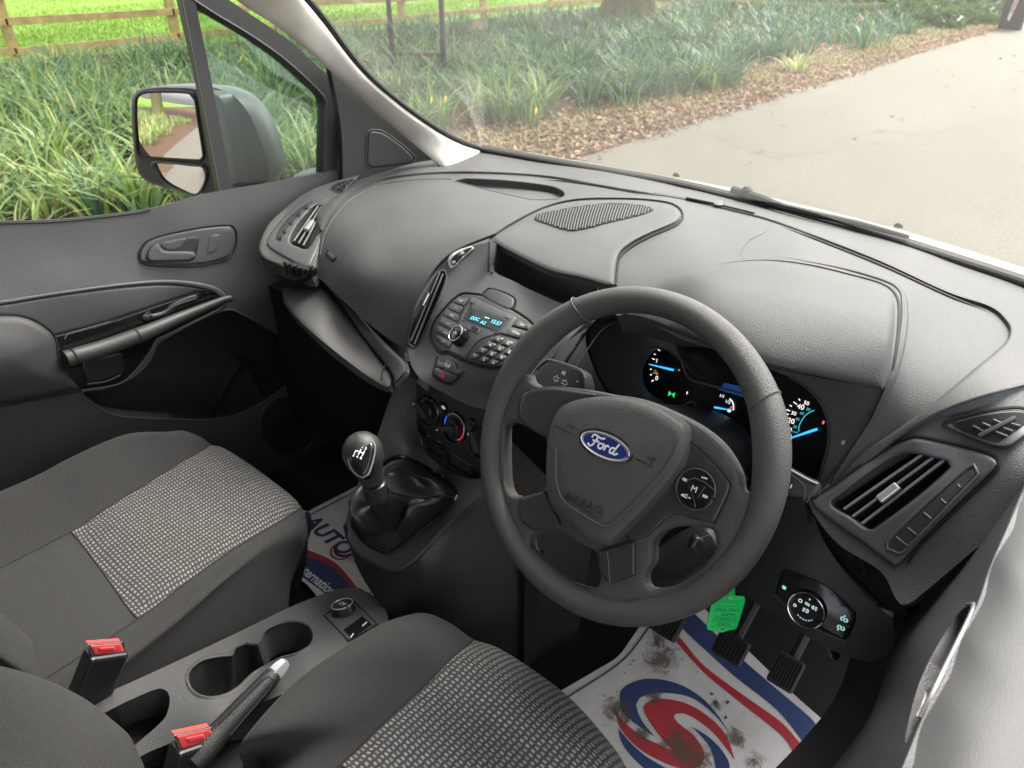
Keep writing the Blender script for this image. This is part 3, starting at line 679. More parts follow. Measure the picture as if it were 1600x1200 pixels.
# ================================================================== PASSENGER DOOR
door = thing('passenger_door', 'grey passenger door with pull handle, open window and black mirror beyond the passenger seat', 'door', (-.75, .1, .2))
S_DOOR = Surf([P(-60, 356, x=-.715), P(80, 345, x=-.715), P(200, 333, x=-.715), P(330, 302, x=-.712), P(430, 285, x=-.71), P(535, 266, x=-.71),
               P(-60, 400, x=-.70), P(100, 395, x=-.698), P(300, 350, x=-.698), P(420, 330, x=-.698), P(500, 320, x=-.70), P(-60, 462, x=-.672), P(100, 440, x=-.676), P(250, 425, x=-.684), P(400, 425, x=-.688), P(460, 400, x=-.69),
               P(-60, 520, x=-.645), P(90, 530, x=-.645), P(220, 490, x=-.655), P(350, 465, x=-.668), P(420, 480, x=-.682), P(-60, 600, x=-.635), P(100, 590, x=-.638), P(200, 600, x=-.66), P(-60, 650, x=-.655), P(100, 640, x=-.66), P(300, 600, x=-.676),
               P(480, 545, x=-.69), P(300, 660, x=-.68), P(430, 640, x=-.69), P(150, 670, x=-.675), P(-60, 720, x=-.68), P(200, 760, x=-.69), P(400, 740, x=-.695), P(560, 660, x=-.70), P(560, 780, x=-.70), P(600, 420, x=-.70), P(-60, 900, x=-.69), P(400, 900, x=-.70), V((-.715, -.62, .74)), V((-.69, -.62, .62)), V((-.655, -.62, .5)), V((-.67, -.62, .38)), V((-.69, -.62, .2))])
pocket = [(128, 614), (165, 606), (205, 590), (232, 566), (244, 540), (262, 526), (345, 486), (380, 492), (430, 520), (470, 543), (479, 560), (470, 580), (430, 615), (385, 642), (335, 655), (260, 655), (185, 650), (155, 638)]
card = sheet('door_card', S_DOOR, [(-420, 372, 1), (-90, 350), (80, 345), (200, 334), (240, 325), (330, 301), (430, 284), (533, 264, 1), (600, 330, 1), (640, 480, 1), (640, 800, 1), (400, 960, 1), (-90, 1060, 1), (-420, 1000, 1)], M_DOOR, door, step=11, thick=.03, holes=[pocket])
pk = well('door_pocket', S_DOOR, pocket, .055, M_SATB, card)
line_on('pocket_rim', S_DOOR, pocket, .002, M_DOOR, card, closed=True)
inlay('bottle_holder', S_DOOR, [(330, 655), (350, 610), (378, 568), (392, 574), (402, 600), (412, 618), (400, 634), (375, 648)], -.03, M_SATB, pk, bevel=.02, step=8, base=-.05)
inlay('door_shoulder', S_DOOR, [(-90, 480, 1), (0, 469), (100, 454), (200, 441), (270, 437), (330, 446), (354, 462), (352, 478), (342, 484), (352, 474), (338, 458), (300, 452), (250, 450), (150, 457), (60, 468), (-90, 487, 1)][:8] + [(346, 470), (330, 455), (270, 444), (200, 447), (100, 460), (0, 476), (-90, 487, 1)], .006, M_TRIM, door, bevel=.003, step=6)
inlay('armrest_panel', S_DOOR, [(-90, 488, 1), (0, 477), (100, 461), (200, 449), (268, 446), (322, 452), (338, 459), (300, 459), (165, 503), (84, 524, 1), (74, 514), (40, 496), (0, 492), (-90, 492, 1)], .004, M_DARK, door, bevel=.004, step=7)
cup = inlay('pull_cup', S_DOOR, [(84, 525, 1), (165, 505), (300, 460), (338, 459), (352, 470), (340, 482), (262, 521), (243, 530), (232, 550), (205, 584), (182, 600), (127, 609, 1), (98, 572), (90, 545)], .003, M_GLOSS, door, bevel=.003, step=7)
inlay('cup_tray', S_DOOR, [(130, 565), (165, 556), (190, 552), (194, 572), (188, 586), (140, 600), (133, 590)], .007, M_SATB, cup, bevel=.006, step=6)
line_on('cup_edge', S_DOOR, [(127, 610), (182, 601), (206, 585), (234, 551), (245, 531), (264, 522), (342, 483), (354, 471)], .0018, M_TRIM, cup, lift=.003)
line_on('cup_lip', S_DOOR, [(101, 530), (104, 523), (172, 503)], .0015, M_TRIM, cup, lift=.004)
line_on('tray_edge', S_DOOR, [(136, 600), (165, 596), (188, 586)], .0014, M_TRIM, cup, lift=.008)
q = smooth_line([(93, 558), (150, 540), (205, 520), (275, 492), (340, 466), (350, 464)], False, 8); p3 = on(S_DOOR, q) + normals(S_DOOR, q) * .022
R = [.0155 - .0085 * max(0, (i / (len(p3) - 1) - .45) / .55) for i in range(len(p3))]
hd_ = mk('pull_handle', *tube('', p3, R, None, data=True, n=14), mat('handle_satin', (.034, .033, .032), .48), door)
for x, y in ((105, 553), (204, 520)):
    c = pt(S_DOOR, x, y) + nrm(S_DOOR, x, y) * .022; a = (pt(S_DOOR, x + 8, y - 3) - pt(S_DOOR, x, y)).normalized(); mk('joint_ring', *tube('', [c - a * .001, c + a * .001], .0163, None, data=True, n=16), M_SEAM, hd_)
sw = inlay('window_switch', S_DOOR, [(222, 493), (240, 490), (258, 484), (270, 473), (305, 460), (308, 470), (280, 480), (262, 494), (225, 503)], .009, M_SATB, cup, bevel=.004, step=5)
line_on('switch_glint', S_DOOR, [(224, 494), (232, 487), (238, 494), (256, 490), (272, 478), (306, 466)], .0012, M_TRIM, sw, lift=.010)
M_VINYL = mat('ribbed_vinyl', (.045, .043, .042), .42, bump=(700, .5, 'grain'))
inlay('armrest_pad', S_DOOR, [(-90, 495, 1), (0, 493), (40, 497), (72, 514), (86, 533), (92, 565), (125, 608, 1), (60, 622), (-90, 648, 1)], .016, M_VINYL, door, bevel=.012, step=7, crown=.012)
line_on('armrest_seam', S_DOOR, [(-80, 493), (0, 491), (42, 495), (76, 513), (88, 533), (94, 568), (127, 610)], .002, M_SEAM, door, lift=.002)
line_on('lower_seam', S_DOOR, [(-80, 650), (60, 624), (127, 611)], .0018, M_SEAM, door, lift=.001)
# inner release handle
bez = inlay('handle_surround', S_DOOR, [(219, 402), (223, 388), (240, 374), (300, 360), (350, 354), (362, 357), (367, 372), (361, 395), (345, 405), (300, 413), (232, 411)], .004, M_TRIM, door, bevel=.003, step=6)
line_on('surround_seam', S_DOOR, [(217, 403), (221, 387), (239, 372), (300, 357), (352, 351), (366, 355), (370, 373), (363, 398), (345, 408), (300, 416), (230, 414)], .0018, M_SEAM, bez, closed=True, lift=.001)
inlay('handle_recess', S_DOOR, [(228, 404), (234, 386), (250, 378), (306, 369), (312, 372), (306, 402), (296, 408), (234, 409)], .0045, M_SATB, bez, bevel=.002, step=5)
inlay('release_handle', S_DOOR, [(229, 403), (234, 388), (247, 380), (252, 388), (258, 392), (303, 394), (303, 405), (296, 408), (234, 409)], .012, M_DOOR, bez, bevel=.004, step=4)
inlay('finger_plate', S_DOOR, [(250, 380), (290, 372), (286, 384), (276, 391), (258, 391), (253, 386)], .006, M_DOOR, bez, bevel=.002, step=4)
inlay('lock_plate', S_DOOR, [(328, 369), (342, 365), (344, 368), (340, 390), (326, 396), (324, 394)], .005, M_TRIM, bez, bevel=.001, step=4)
# speaker grille low in the door
inlay('speaker_cover', S_DOOR, [(450 + 42 * cos(a), 664 + 44 * sin(a)) for a in np.linspace(0, 2 * pi, 13)[:-1]], .004, M_DARK, door, bevel=.004, step=8)
line_on('speaker_ring', S_DOOR, [(450 + 45 * cos(a), 664 + 47 * sin(a)) for a in np.linspace(0, 2 * pi, 13)[:-1]], .003, M_DOOR, door, closed=True)
# window frame, divider and quarter light
S_WIN = PlaneS((-.715, 0, .68), (1, 0, .16))
frm = sheet('window_frame', S_WIN, [(270, -60, 1), (340, -12), (400, 28), (455, 66), (505, 112), (528, 136), (534, 160), (531, 282, 1), (505, 282, 1), (507, 200), (508, 165), (504, 150), (480, 126), (440, 90), (390, 55), (340, 25), (300, 0), (240, -60, 1)], M_SEALR, door, thick=.03, step=7)
sheet('window_divider', S_WIN, [(272, -60, 1), (297, -60, 1), (303, -5), (330, 130), (363, 300, 1), (344, 305, 1), (312, 130), (283, 0)], M_SATB, door, thick=.022, step=8, lift=.003)
line_on('divider_edge', S_WIN, [(280, -20), (310, 130), (343, 300)], .002, M_TRIM, door, lift=.002)
sheet('quarter_light', S_WIN, [(298, -12, 1), (340, 20), (390, 52), (440, 88), (482, 124), (507, 152), (511, 168), (509, 285, 1), (360, 305, 1), (330, 130)], M_TINT, door, thick=.004, lift=-.012)
line_on('window_seal', S_DOOR, [(-400, 371), (-85, 351), (80, 346), (200, 334), (235, 327)], .004, M_SEALR, door, lift=-.002)
line_on('frame_lip', S_WIN, [(300, -2), (340, 24), (390, 54), (440, 89), (482, 126), (506, 152), (509, 170), (507, 270)], .0025, M_DARK, door, lift=.003)
line_on('body_edge', S_WIN, [(533, 172), (531, 220), (530, 268)], .0026, M_PAINT, van, lift=.004)
fa, fb = V(on(S_WIN, [(262, -52)])[0]), V(on(S_PIL, [(372, -46)])[0])
mk('window_frame_top', *tube('', [fa, fa + V((.01, -.16, .10)), V((-.635, -.30, 1.22)), V((-.635, -.62, 1.25)), V((-.70, -.66, 1.0)), V((-.715, -.66, .74))], .022, None, data=True), M_SEALR, door)
mk('roof_rail', *tube('', [fb - V((0, -.03, .02)), fb + V((.01, -.14, .11)), V((-.60, -.16, 1.26)), V((-.61, -.60, 1.29)), V((-.61, -1.0, 1.29))], [.035, .035, .04, .04, .04], None, data=True), M_PILLAR, van)
# door mirror
mc = P(262, 205, x=-.95); mn = V((.375, -.925, .05)).normalized(); S_MIR = PlaneS(mc, mn)
mir = inlay('door_mirror', S_MIR, [(205, 165), (210, 146), (225, 138), (260, 135), (300, 136), (318, 142), (345, 150), (356, 180), (366, 230), (372, 300), (350, 312), (310, 302), (270, 296), (232, 285), (216, 268), (209, 235)], .012, mat('mirror_housing', (.022, .022, .024), .4, bump=(300, .2, 'grain')), door, bevel=.012, step=7, base=-.03)
hp = [V(p) for p in on(S_MIR, smooth_line([(205, 165), (210, 146), (225, 138), (260, 135), (300, 136), (330, 142), (360, 160), (385, 200), (403, 250), (406, 285), (380, 300), (330, 306), (270, 296), (232, 285), (216, 268), (209, 235)], True, 10))]
hc = sum(hp, V((0, 0, 0))) / len(hp); rings = []
for d, s in ((.028, 1.0), (.06, 1.0), (.10, .95), (.135, .80), (.15, .5)): rings.append([hc + (p - hc) * s - mn * d for p in hp])
k = len(hp); vs = [p for r_ in rings for p in r_]; fs = [(i * k + j, i * k + (j + 1) % k, (i + 1) * k + (j + 1) % k, (i + 1) * k + j) for i in range(4) for j in range(k)] + [tuple(range(4 * k, 5 * k))]
mk('mirror_shell', vs, fs, mat('mirror_shell_black', (.03, .033, .033), .38), mir)
inlay('mirror_glass', S_MIR, [(213, 165), (216, 151), (228, 146), (262, 145), (294, 147), (302, 154), (308, 190), (316, 244), (312, 249), (270, 247), (228, 244), (217, 240), (214, 215)], .0165, M_MIRROR, mir, bevel=0, step=6, base=0.005, dome=1.05)
line_on('glass_rim', S_MIR, [(212, 165), (215, 150), (228, 144), (262, 143), (295, 145), (304, 153), (310, 190), (318, 245), (313, 251), (270, 249), (228, 246), (216, 242), (213, 215)], .003, M_SEALR, mir, closed=True, lift=.0135)
S_MI2 = PlaneS(V(on(S_MIR, [(284, 280)])[0]) + mn * .012, (mn + V((.02, 0, -.10))).normalized())
inlay('wide_angle_glass', S_MI2, [(242, 256), (300, 260), (314, 262), (319, 272), (317, 288), (305, 303), (285, 296), (262, 284), (250, 272)], .006, M_MIRROR, mir, bevel=0, step=5, base=0, dome=.35)
line_on('wide_angle_rim', S_MI2, [(240, 254), (300, 258), (316, 260), (322, 272), (319, 289), (306, 305), (285, 299), (260, 287), (248, 274)], .003, M_TRIM, mir, closed=True, lift=.003)
# ================================================================== DASHBOARD
dash = thing('dashboard', 'grey moulded dashboard with radio, air vents and instrument hood across the cab', 'dashboard', (0, .5, .2))
S_TOP = Surf([P(752, 236, z=.652), P(860, 256, z=.655), P(1060, 292, z=.652), P(1260, 341, z=.648), P(1480, 407, z=.645), P(1600, 447, z=.64), P(1720, 495, z=.64), V((-.70, .62, .655)), V((-.72, .75, .65)),
              P(700, 285, z=.665), P(600, 285, z=.655), P(545, 292, z=.642), P(850, 300, z=.672), P(700, 320, z=.68), P(620, 320, z=.672), P(540, 330, z=.652), P(850, 340, z=.69), P(760, 340, z=.684), P(600, 390, z=.642), P(520, 370, z=.632), 
              P(500, 435, z=.572), P(560, 488, z=.545), P(632, 548, z=.512), P(560, 430, z=.608), P(705, 392, z=.66), P(620, 500, z=.555),
              P(1000, 305, z=.682), P(930, 338, z=.70), P(1055, 335, z=.70), P(860, 415, z=.69), P(770, 374, z=.684), P(955, 440, z=.693), P(1060, 360, z=.705), P(1000, 400, z=.705), P(1000, 450, z=.70),
              P(1200, 350, z=.68), P(1130, 380, z=.708), P(1330, 400, z=.69), P(1480, 460, z=.682), P(1570, 512, z=.678), P(1250, 390, z=.712),
              P(1100, 440, z=.728), P(1200, 420, z=.728), P(1300, 440, z=.728), P(1390, 470, z=.726), P(1200, 490, z=.738), P(1300, 510, z=.738), P(1380, 540, z=.725), P(1100, 490, z=.725), P(1300, 570, z=.715), P(1200, 560, z=.715), P(1050, 500, z=.69),
              P(1450, 520, z=.705), P(1520, 570, z=.70), P(1620, 600, z=.70), P(1700, 560, z=.675), P(1420, 610, y=.235), P(1480, 640, y=.215), P(1600, 640, y=.20), P(1700, 640, y=.21), P(1360, 660, y=.205), P(1320, 720, y=.185), P(1420, 700, y=.185), P(1290, 780, y=.16)], lam=.0025)
# main moulding: runs from the glass to the front lip
lip = [(440, 300, 1), (470, 268), (560, 250), (690, 228, 1), (752, 235), (860, 254), (960, 272), (1060, 290), (1160, 314), (1260, 339), (1370, 370), (1480, 405), (1600, 445), (1720, 490, 1),
       (1760, 545, 1), (1650, 592, 1), (1560, 616), (1480, 643), (1420, 673), (1372, 710), (1300, 770, 1), (1285, 780, 1), (1310, 735), (1360, 655), (1384, 606, 1), (1300, 586), (1180, 560), (1080, 535), (1005, 500), (965, 490, 1), (962, 450, 1), (935, 440), (860, 424), (770, 380, 1), (705, 398), (668, 442), (648, 490), (636, 548, 1), (600, 524), (560, 492), (502, 437, 1), (480, 424), (470, 400)]
tray = [(709, 283, 1), (725, 279), (780, 281), (830, 286), (870, 293), (884, 303), (872, 311), (830, 312, 1), (780, 301), (740, 291)]
top = sheet('dash_top', S_TOP, lip, M_DASH, dash, step=10, thick=.007, holes=[tray])
# shelf along the foot of the windscreen, its edge stepping down to the main moulding
inlay('screen_shelf', S_TOP, [(520, 262), (600, 240), (690, 226, 1), (752, 234), (860, 253), (960, 271), (1060, 289), (1160, 313), (1260, 338), (1370, 369), (1480, 404), (1600, 444), (1720, 489, 1), (1765, 545, 1), (1652, 590, 1), (1560, 614), (1480, 641), (1424, 671), (1376, 708), (1306, 765), (1288, 782, 1), (1298, 764), (1340, 712), (1400, 672), (1460, 628), (1520, 578), (1566, 540), (1578, 518), (1570, 500), (1545, 480), (1480, 458), (1380, 412), (1290, 376), (1205, 345), (1140, 328), (1060, 309), (1000, 301), (940, 291), (860, 277), (780, 271), (700, 270), (630, 275), (575, 287), (540, 306), (512, 340), (500, 360), (493, 330), (505, 300)],
      .010, M_DASH, top, bevel=.006, step=10, base=-.006)
line_on('shelf_gap', S_TOP, [(1206, 348), (1290, 381), (1380, 417), (1480, 463), (1535, 484), (1566, 502)], .0042, M_SEAM, top, lift=-.001, taper=.2)
line_on('demister_slot', S_TOP, [(852, 281), (900, 286), (950, 294), (1000, 304)], .0035, M_SEAM, top, lift=.0, taper=.3)
line_on('sensor_slot', S_TOP, [(1072, 310), (1120, 320), (1178, 334)], .0032, M_SEAM, top, lift=.009)
inlay('light_sensor', S_TOP, [(1110, 316), (1122, 311), (1134, 315), (1130, 322), (1116, 320)], .016, M_TRIM, top, bevel=.004, step=3)
# open tray left of the speaker hood
well('tray_floor', S_TOP, tray, .014, M_DASH, top, push=(0, .1, -1))
line_on('tray_lip', S_TOP, tray, .0022, M_DASH, top, closed=True, lift=-.001)
# passenger airbag dome edge
line_on('dome_crease', S_TOP, [(500, 400), (508, 365), (528, 332), (556, 306), (596, 289), (650, 281), (706, 280)], .0016, M_DASH, top, lift=.0)
# display hood with speaker grille
hood = inlay('display_hood', S_TOP, [(768, 379, 1), (772, 370), (800, 352), (850, 326), (900, 315), (960, 313), (1010, 315), (1048, 322), (1063, 334), (1056, 348), (1015, 366), (985, 382), (966, 402), (960, 445, 1), (948, 447), (910, 436), (860, 425), (810, 402)], .012, M_DASH, top, bevel=.010, step=8, base=-.003)
line_on('hood_seam', S_TOP, [(766, 372), (798, 350), (850, 324), (900, 312), (960, 310), (1012, 312), (1052, 319), (1067, 334), (1059, 350), (1018, 368), (988, 384), (968, 404), (962, 446)], .0019, M_SEAM, top, lift=.003)
S_HOOD = S_TOP
gpx = [(834, 342), (838, 336), (870, 328), (920, 320), (960, 317), (1000, 320), (1021, 327), (1000, 336), (950, 348), (910, 358), (885, 359), (855, 350)]
gr = inlay('speaker_grille', S_TOP, gpx, .0135, M_VOID, hood, bevel=0, step=8, base=.010)
gl = smooth_line(gpx, True, 4); ga = np.array(gl); bars = []
fr0, fx, fy, fz = frame(S_TOP, 925, 338)
for i in range(46):
    x0 = 834 + i * 4.3; L = [(x0 - 6 + k * (.9) + 34 - k * 1.6, 312 + k * 2.0) for k in range(26)]
    x0 = 820 + i * 4.35; L = [(x0 + 20 - 20 * s_ + 6 * s_ * s_, 314 + 48 * s_) for s_ in np.linspace(0, 1, 18)]
    ins = inside(np.array(L), gl); L = [l for l, k in zip(L, ins) if k]
    if len(L) > 1: bars.append(line_on('', S_TOP, L, .0011, None, lift=.0150, data=True, n=5, seg=5))
mk('grille_bar', *join_data(bars), M_TRIM, gr)
# instrument hood
ih = inlay('instrument_hood', S_TOP, [(962, 492, 1), (1000, 470), (1050, 432), (1110, 417), (1160, 410), (1205, 409), (1260, 417), (1320, 432), (1375, 448), (1396, 466), (1398, 500), (1393, 550), (1383, 600), (1378, 609, 1), (1340, 600), (1280, 588), (1200, 572), (1120, 545), (1060, 520), (1005, 500)], .012, M_DASH, top, bevel=.012, step=9, base=-.035)
line_on('hood_groove', S_TOP, [(1040, 438), (1108, 416), (1160, 408), (1206, 407), (1262, 414), (1322, 428), (1380, 445), (1402, 466), (1405, 500), (1400, 550), (1388, 606), (1360, 655), (1330, 705), (1300, 750)], .0028, M_SEAM, top, lift=-.0008, taper=.35)
line_on('hood_rim', S_TOP, [(1120, 410), (1206, 401), (1264, 409), (1324, 422), (1386, 441), (1408, 456), (1413, 474), (1413, 510), (1402, 570), (1380, 625), (1345, 690), (1310, 738), (1284, 765)], .0055, M_DASH, top, lift=-.002, taper=.35)
line_on('scoop_crease', S_TOP, [(1206, 346), (1196, 362), (1168, 378), (1158, 396), (1165, 408)], .0020, M_DASH, top, lift=.0, taper=.45)

# ---------------------------------------------------------------- instrument cluster
S_CL = PlaneS(P(1120, 590, y=.30), (-.05, -1, .38))
cl = thing('instrument_cluster', 'black instrument cluster with lit blue needles behind the steering wheel', 'instrument cluster', (.34, .3, .62))
hs_ = well('cluster_housing', S_CL, [(905, 520), (920, 500), (1000, 480), (1120, 490), (1240, 545), (1385, 590), (1380, 640), (1300, 750), (1275, 770), (1180, 740), (1080, 690), (980, 645), (935, 600)], .10, M_SATB, cl, lift=.03)
face = sheet('cluster_face', S_CL, [(905, 520), (920, 498), (1000, 480), (1120, 500), (1240, 545), (1300, 580), (1330, 620), (1320, 690), (1290, 760), (1180, 740), (1080, 700), (980, 650), (935, 610)], mat('cluster_black', (.006, .007, .009), .3), cl, step=14, thick=.01)
S_SUR = Surf([P(1225, 580, y=.285), P(1380, 612, y=.225), P(1300, 735, y=.215), P(1262, 770, y=.215), P(1295, 660, y=.265), P(1330, 630, y=.245), P(1250, 600, y=.285)])
sheet('cluster_surround', S_SUR, [(1180, 568, 1), (1240, 582), (1378, 608, 1), (1362, 650), (1318, 712), (1270, 772, 1), (1283, 735), (1294, 690), (1292, 655), (1280, 628), (1262, 608), (1235, 590)], mat('satin_cluster_grey', (.17, .17, .16), .32), cl, step=8, thick=.008)
line_on('surround_edge', S_SUR, [(1236, 590), (1262, 607), (1281, 627), (1293, 655), (1295, 690), (1284, 735), (1272, 768)], .002, M_TRIM, cl, lift=.001)
line_on('surround_tick', S_SUR, [(1316, 694), (1319, 689)], .002, M_WHITE, cl, lift=.004)
# left flank of the housing and the lens edges
inlay('left_flank', PlaneS(P(940, 540, y=.262), (-.10, -1, .38)), [(917, 512), (940, 500), (980, 496), (1010, 505), (1048, 522), (1064, 556), (1090, 590), (1068, 570), (1040, 548), (1010, 548), (992, 580), (1000, 612), (1026, 630), (985, 628), (950, 610), (928, 570)], .004, mat('cluster_grey', (.055, .055, .054), .42), cl, bevel=.004, step=8, base=-.02)
line_on('lens_edge', PlaneS(P(1050, 540, y=.265), (-.05, -1, .38)), [(990, 498), (1020, 503), (1043, 518), (1058, 545), (1068, 575), (1078, 592), (1100, 600), (1150, 612), (1190, 628)], .0016, mat('lens_grey', (.10, .10, .10), .35), cl)
line_on('lower_edge', PlaneS(P(1050, 640, y=.265), (-.05, -1, .38)), [(985, 628), (1020, 632), (1055, 640), (1082, 628), (1095, 650), (1130, 668), (1180, 690)], .0014, mat('lens_grey', (.10, .10, .10), .35), cl)
M_LIT = mat('lit_white', (.8, .8, .8), .4, emit=((1, .95, .9), .38)); M_BLUE = mat('lit_blue', (.05, .35, .7), .4, emit=((.05, .42, .95), .40)); M_GREEN = mat('lit_green', (.02, .4, .1), .4, emit=((.02, .8, .2), .28))
M_RED = mat('lit_red', (.6, .05, .05), .4, emit=((1, .12, .15), .45)); M_TEAL = mat('lit_teal', (.05, .3, .35), .4, emit=((.08, .6, .65), .22)); M_ORG = mat('lit_orange', (.5, .2, .05), .4, emit=((1, .4, .08), .3))
def cfr(px, py, dx=(10, 3)): return frame(S_CL, px, py, dx)
def ticks(name, lst, r, m): mk(name, *join_data([line_on('', S_CL, [a, b], r, None, lift=.002, data=True, n=4) for a, b in lst]), m, cl)
def needle(name, a, b, w0, w1):
    p, q = pt(S_CL, *a), pt(S_CL, *b); n = nrm(S_CL, *a); mk(name, *tube('', [p + n * .006, p.lerp(q, .2) + n * .006, q + n * .004], [w1, w1, w0], None, data=True), M_BLUE, cl)
needle('rev_needle', (1055, 578), (1016, 569), .0006, .0017); needle('fuel_needle', (1119, 636), (1146, 641), .0005, .0015); needle('speed_needle', (1279, 670), (1228, 687), .0007, .0018)
ticks('dial_ticks', [((1019, 560), (1023, 562)), ((1016, 577), (1018, 577)), ((1016, 586), (1018, 585)), ((1018, 596), (1021, 594)), ((1022, 553), (1024, 554)), ((1028, 546), (1031, 548)), ((1035, 541), (1036, 543)),
                     ((1223, 654), (1227, 655)), ((1229, 640), (1234, 642)), ((1234, 633), (1237, 635)), ((1240, 628), (1245, 632)), ((1248, 623), (1250, 626)), ((1229, 646), (1232, 648)), ((1074, 612), (1073, 616))], .0007, M_LIT)
for s_, x, y, sz, m in [('1', 1026, 564, .011, M_LIT), ('0', 1026, 591, .012, M_LIT), ('2', 1044, 547, .009, M_LIT), ('x1000', 1024, 583, .0045, M_ORG), ('rpm', 1024, 579, .0035, M_ORG), ('50', 1260, 630, .009, M_LIT), ('40', 1251, 636, .012, M_LIT), ('30', 1240, 646, .009, M_LIT), ('20', 1236, 658, .012, M_LIT), ('10', 1233, 671, .009, M_LIT), ('mph', 1233, 679, .005, M_LIT), ('0', 1235, 685, .010, M_LIT),
                        ('80', 1263, 640, .007, M_TEAL), ('60', 1253, 646, .007, M_TEAL), ('40', 1246, 655, .007, M_TEAL), ('20', 1242, 667, .007, M_TEAL), ('km/h', 1242, 675, .005, M_TEAL), ('1/1', 1128, 619, .008, M_LIT), ('1/2', 1137, 628, .008, M_LIT), ('0', 1142, 637, .007, M_RED), ('P', 1061, 579, .006, M_ORG)]:
    text('numeral', s_, cfr(x, y), sz * .82, m, cl, lift=.002)
line_on('fuel_arc', S_CL, [(1140, 623), (1144, 627), (1146, 633), (1146, 641)], .0008, M_LIT, cl, lift=.002)
line_on('kmh_arc', S_CL, [(1272, 641), (1262, 646), (1253, 656), (1248, 668), (1248, 674)], .0006, M_TEAL, cl, lift=.002)
ff = cfr(1050, 616); mk('side_light_lamp', *extrude_poly(ff, [(-.005, -.004), (-.001, 0), (.001, 0), (.005, -.004), (.005, .004), (.001, .001), (-.001, .001), (-.005, .004)], .001, .002), M_GREEN, cl, smooth=False)
ff = cfr(1140, 641.5); mk('fuel_pump_lamp', *extrude_poly(ff, [(-.002, -.002), (.002, -.002), (.002, .002), (-.002, .002)], .001, .002), M_LIT, cl, smooth=False)
mk('temp_lamp', *extrude_poly(cfr(1287, 660), [(-.001, -.002), (.001, -.002), (.001, .002), (-.001, .002)], .001, .002), M_RED, cl, smooth=False)
mk('message_display', *extrude_poly(cfr(1148, 606), [(-.022, -.009), (.03, -.009), (.03, .006), (-.016, .003)], .001, .002), mat('display_blue', (.01, .03, .09), .4, emit=((.03, .16, .6), .06)), cl, smooth=False)

# ---------------------------------------------------------------- centre stack
S_ST = Surf([P(640, 500, x=-.14), P(700, 395, x=-.142), P(690, 430, x=-.135), P(652, 540, x=-.12), P(720, 400, x=-.125), P(780, 462, x=0), P(740, 505, x=0), P(715, 545, x=0), P(697, 582, x=0), P(690, 620, x=0), P(830, 552, x=.105), P(795, 585, x=.10), P(870, 480, x=.09), P(880, 520, x=.135), P(760, 620, x=.07), P(650, 590, x=-.06)], lam=.0002)
stack = sheet('centre_stack', S_ST, [(765, 378, 1), (705, 397), (668, 441), (648, 488), (637, 540), (640, 565), (658, 592), (700, 618), (740, 636), (770, 640, 1), (830, 600, 1), (880, 540), (920, 500), (955, 470, 1), (900, 480), (840, 458), (800, 438), (772, 424), (768, 400)], M_TRIM, dash, step=9, thick=.012, holes=[[(640, 528), (650, 488), (668, 452), (686, 426), (693, 424), (696, 434), (688, 460), (668, 505), (650, 541), (644, 538)]])
line_on('stack_seam', S_ST, [(775, 366), (706, 396), (668, 439), (647, 487), (636, 540), (640, 566)], .0022, M_SEAM, stack, lift=.0)
# open bin under the hood
yb = .36
def xyz(px, py, y): return P(px, py, y=y)
B0 = [P(772, 384, y=.262), P(800, 396, y=.262), P(860, 424, y=.262), P(945, 448, y=.262)]
bl, br = P(774, 428, y=.225), P(905, 490, y=.225)
fl = [bl, br, P(952, 452, y=.37) + V((.02, 0, -.08)), P(790, 392, y=.37) + V((0, 0, -.075))]
def quad(name, a, b, c, d, m, parent, n=4):
    return mk(name, [a, b, c, d], [(0, 1, 2, 3)], m, parent, smooth=False)
S_BIN = PlaneS(P(850, 440, y=.30), (0, -1, .22))
binw = sheet('display_bin', S_BIN, [(780, 380, 1), (860, 415, 1), (944, 436, 1), (930, 482, 1), (850, 455, 1), (780, 434, 1)], mat('bin_plastic', (.11, .11, .11), .5), dash, sm=False, thick=.01, step=20)
S_SCR = PlaneS(P(850, 440, y=.285), (0, -1, .22))
scr = inlay('display_screen', S_SCR, [(788, 378, 1), (932, 430, 1), (935, 474, 1), (895, 472), (786, 432)], .003, mat('blank_screen', (.045, .048, .052), .35), binw, bevel=.001, step=12)
line_on('screen_rim', S_SCR, [(788, 380), (785, 430), (840, 452), (895, 474)], .0012, M_TRIM, scr, lift=.003)
S_LED = Surf([P(775, 428, y=.226), P(905, 490, y=.222), P(790, 432, y=.285), P(930, 478, y=.285), P(850, 462, y=.26)])
sheet('bin_ledge', S_LED, [(768, 424, 1), (790, 430), (850, 450), (925, 478, 1), (918, 500, 1), (880, 478), (830, 458), (790, 440)], M_TRIM, dash, step=9, thick=.004)
S_BL = Surf([P(770, 380, y=.24), P(790, 385, y=.31), P(765, 425, y=.215), P(786, 430, y=.31), P(775, 400, y=.25)])
sheet('bin_cheek', S_BL, [(766, 378, 1), (791, 384, 1), (788, 436, 1), (765, 430, 1)], M_TRIM, dash, step=8, thick=.004, sm=False)
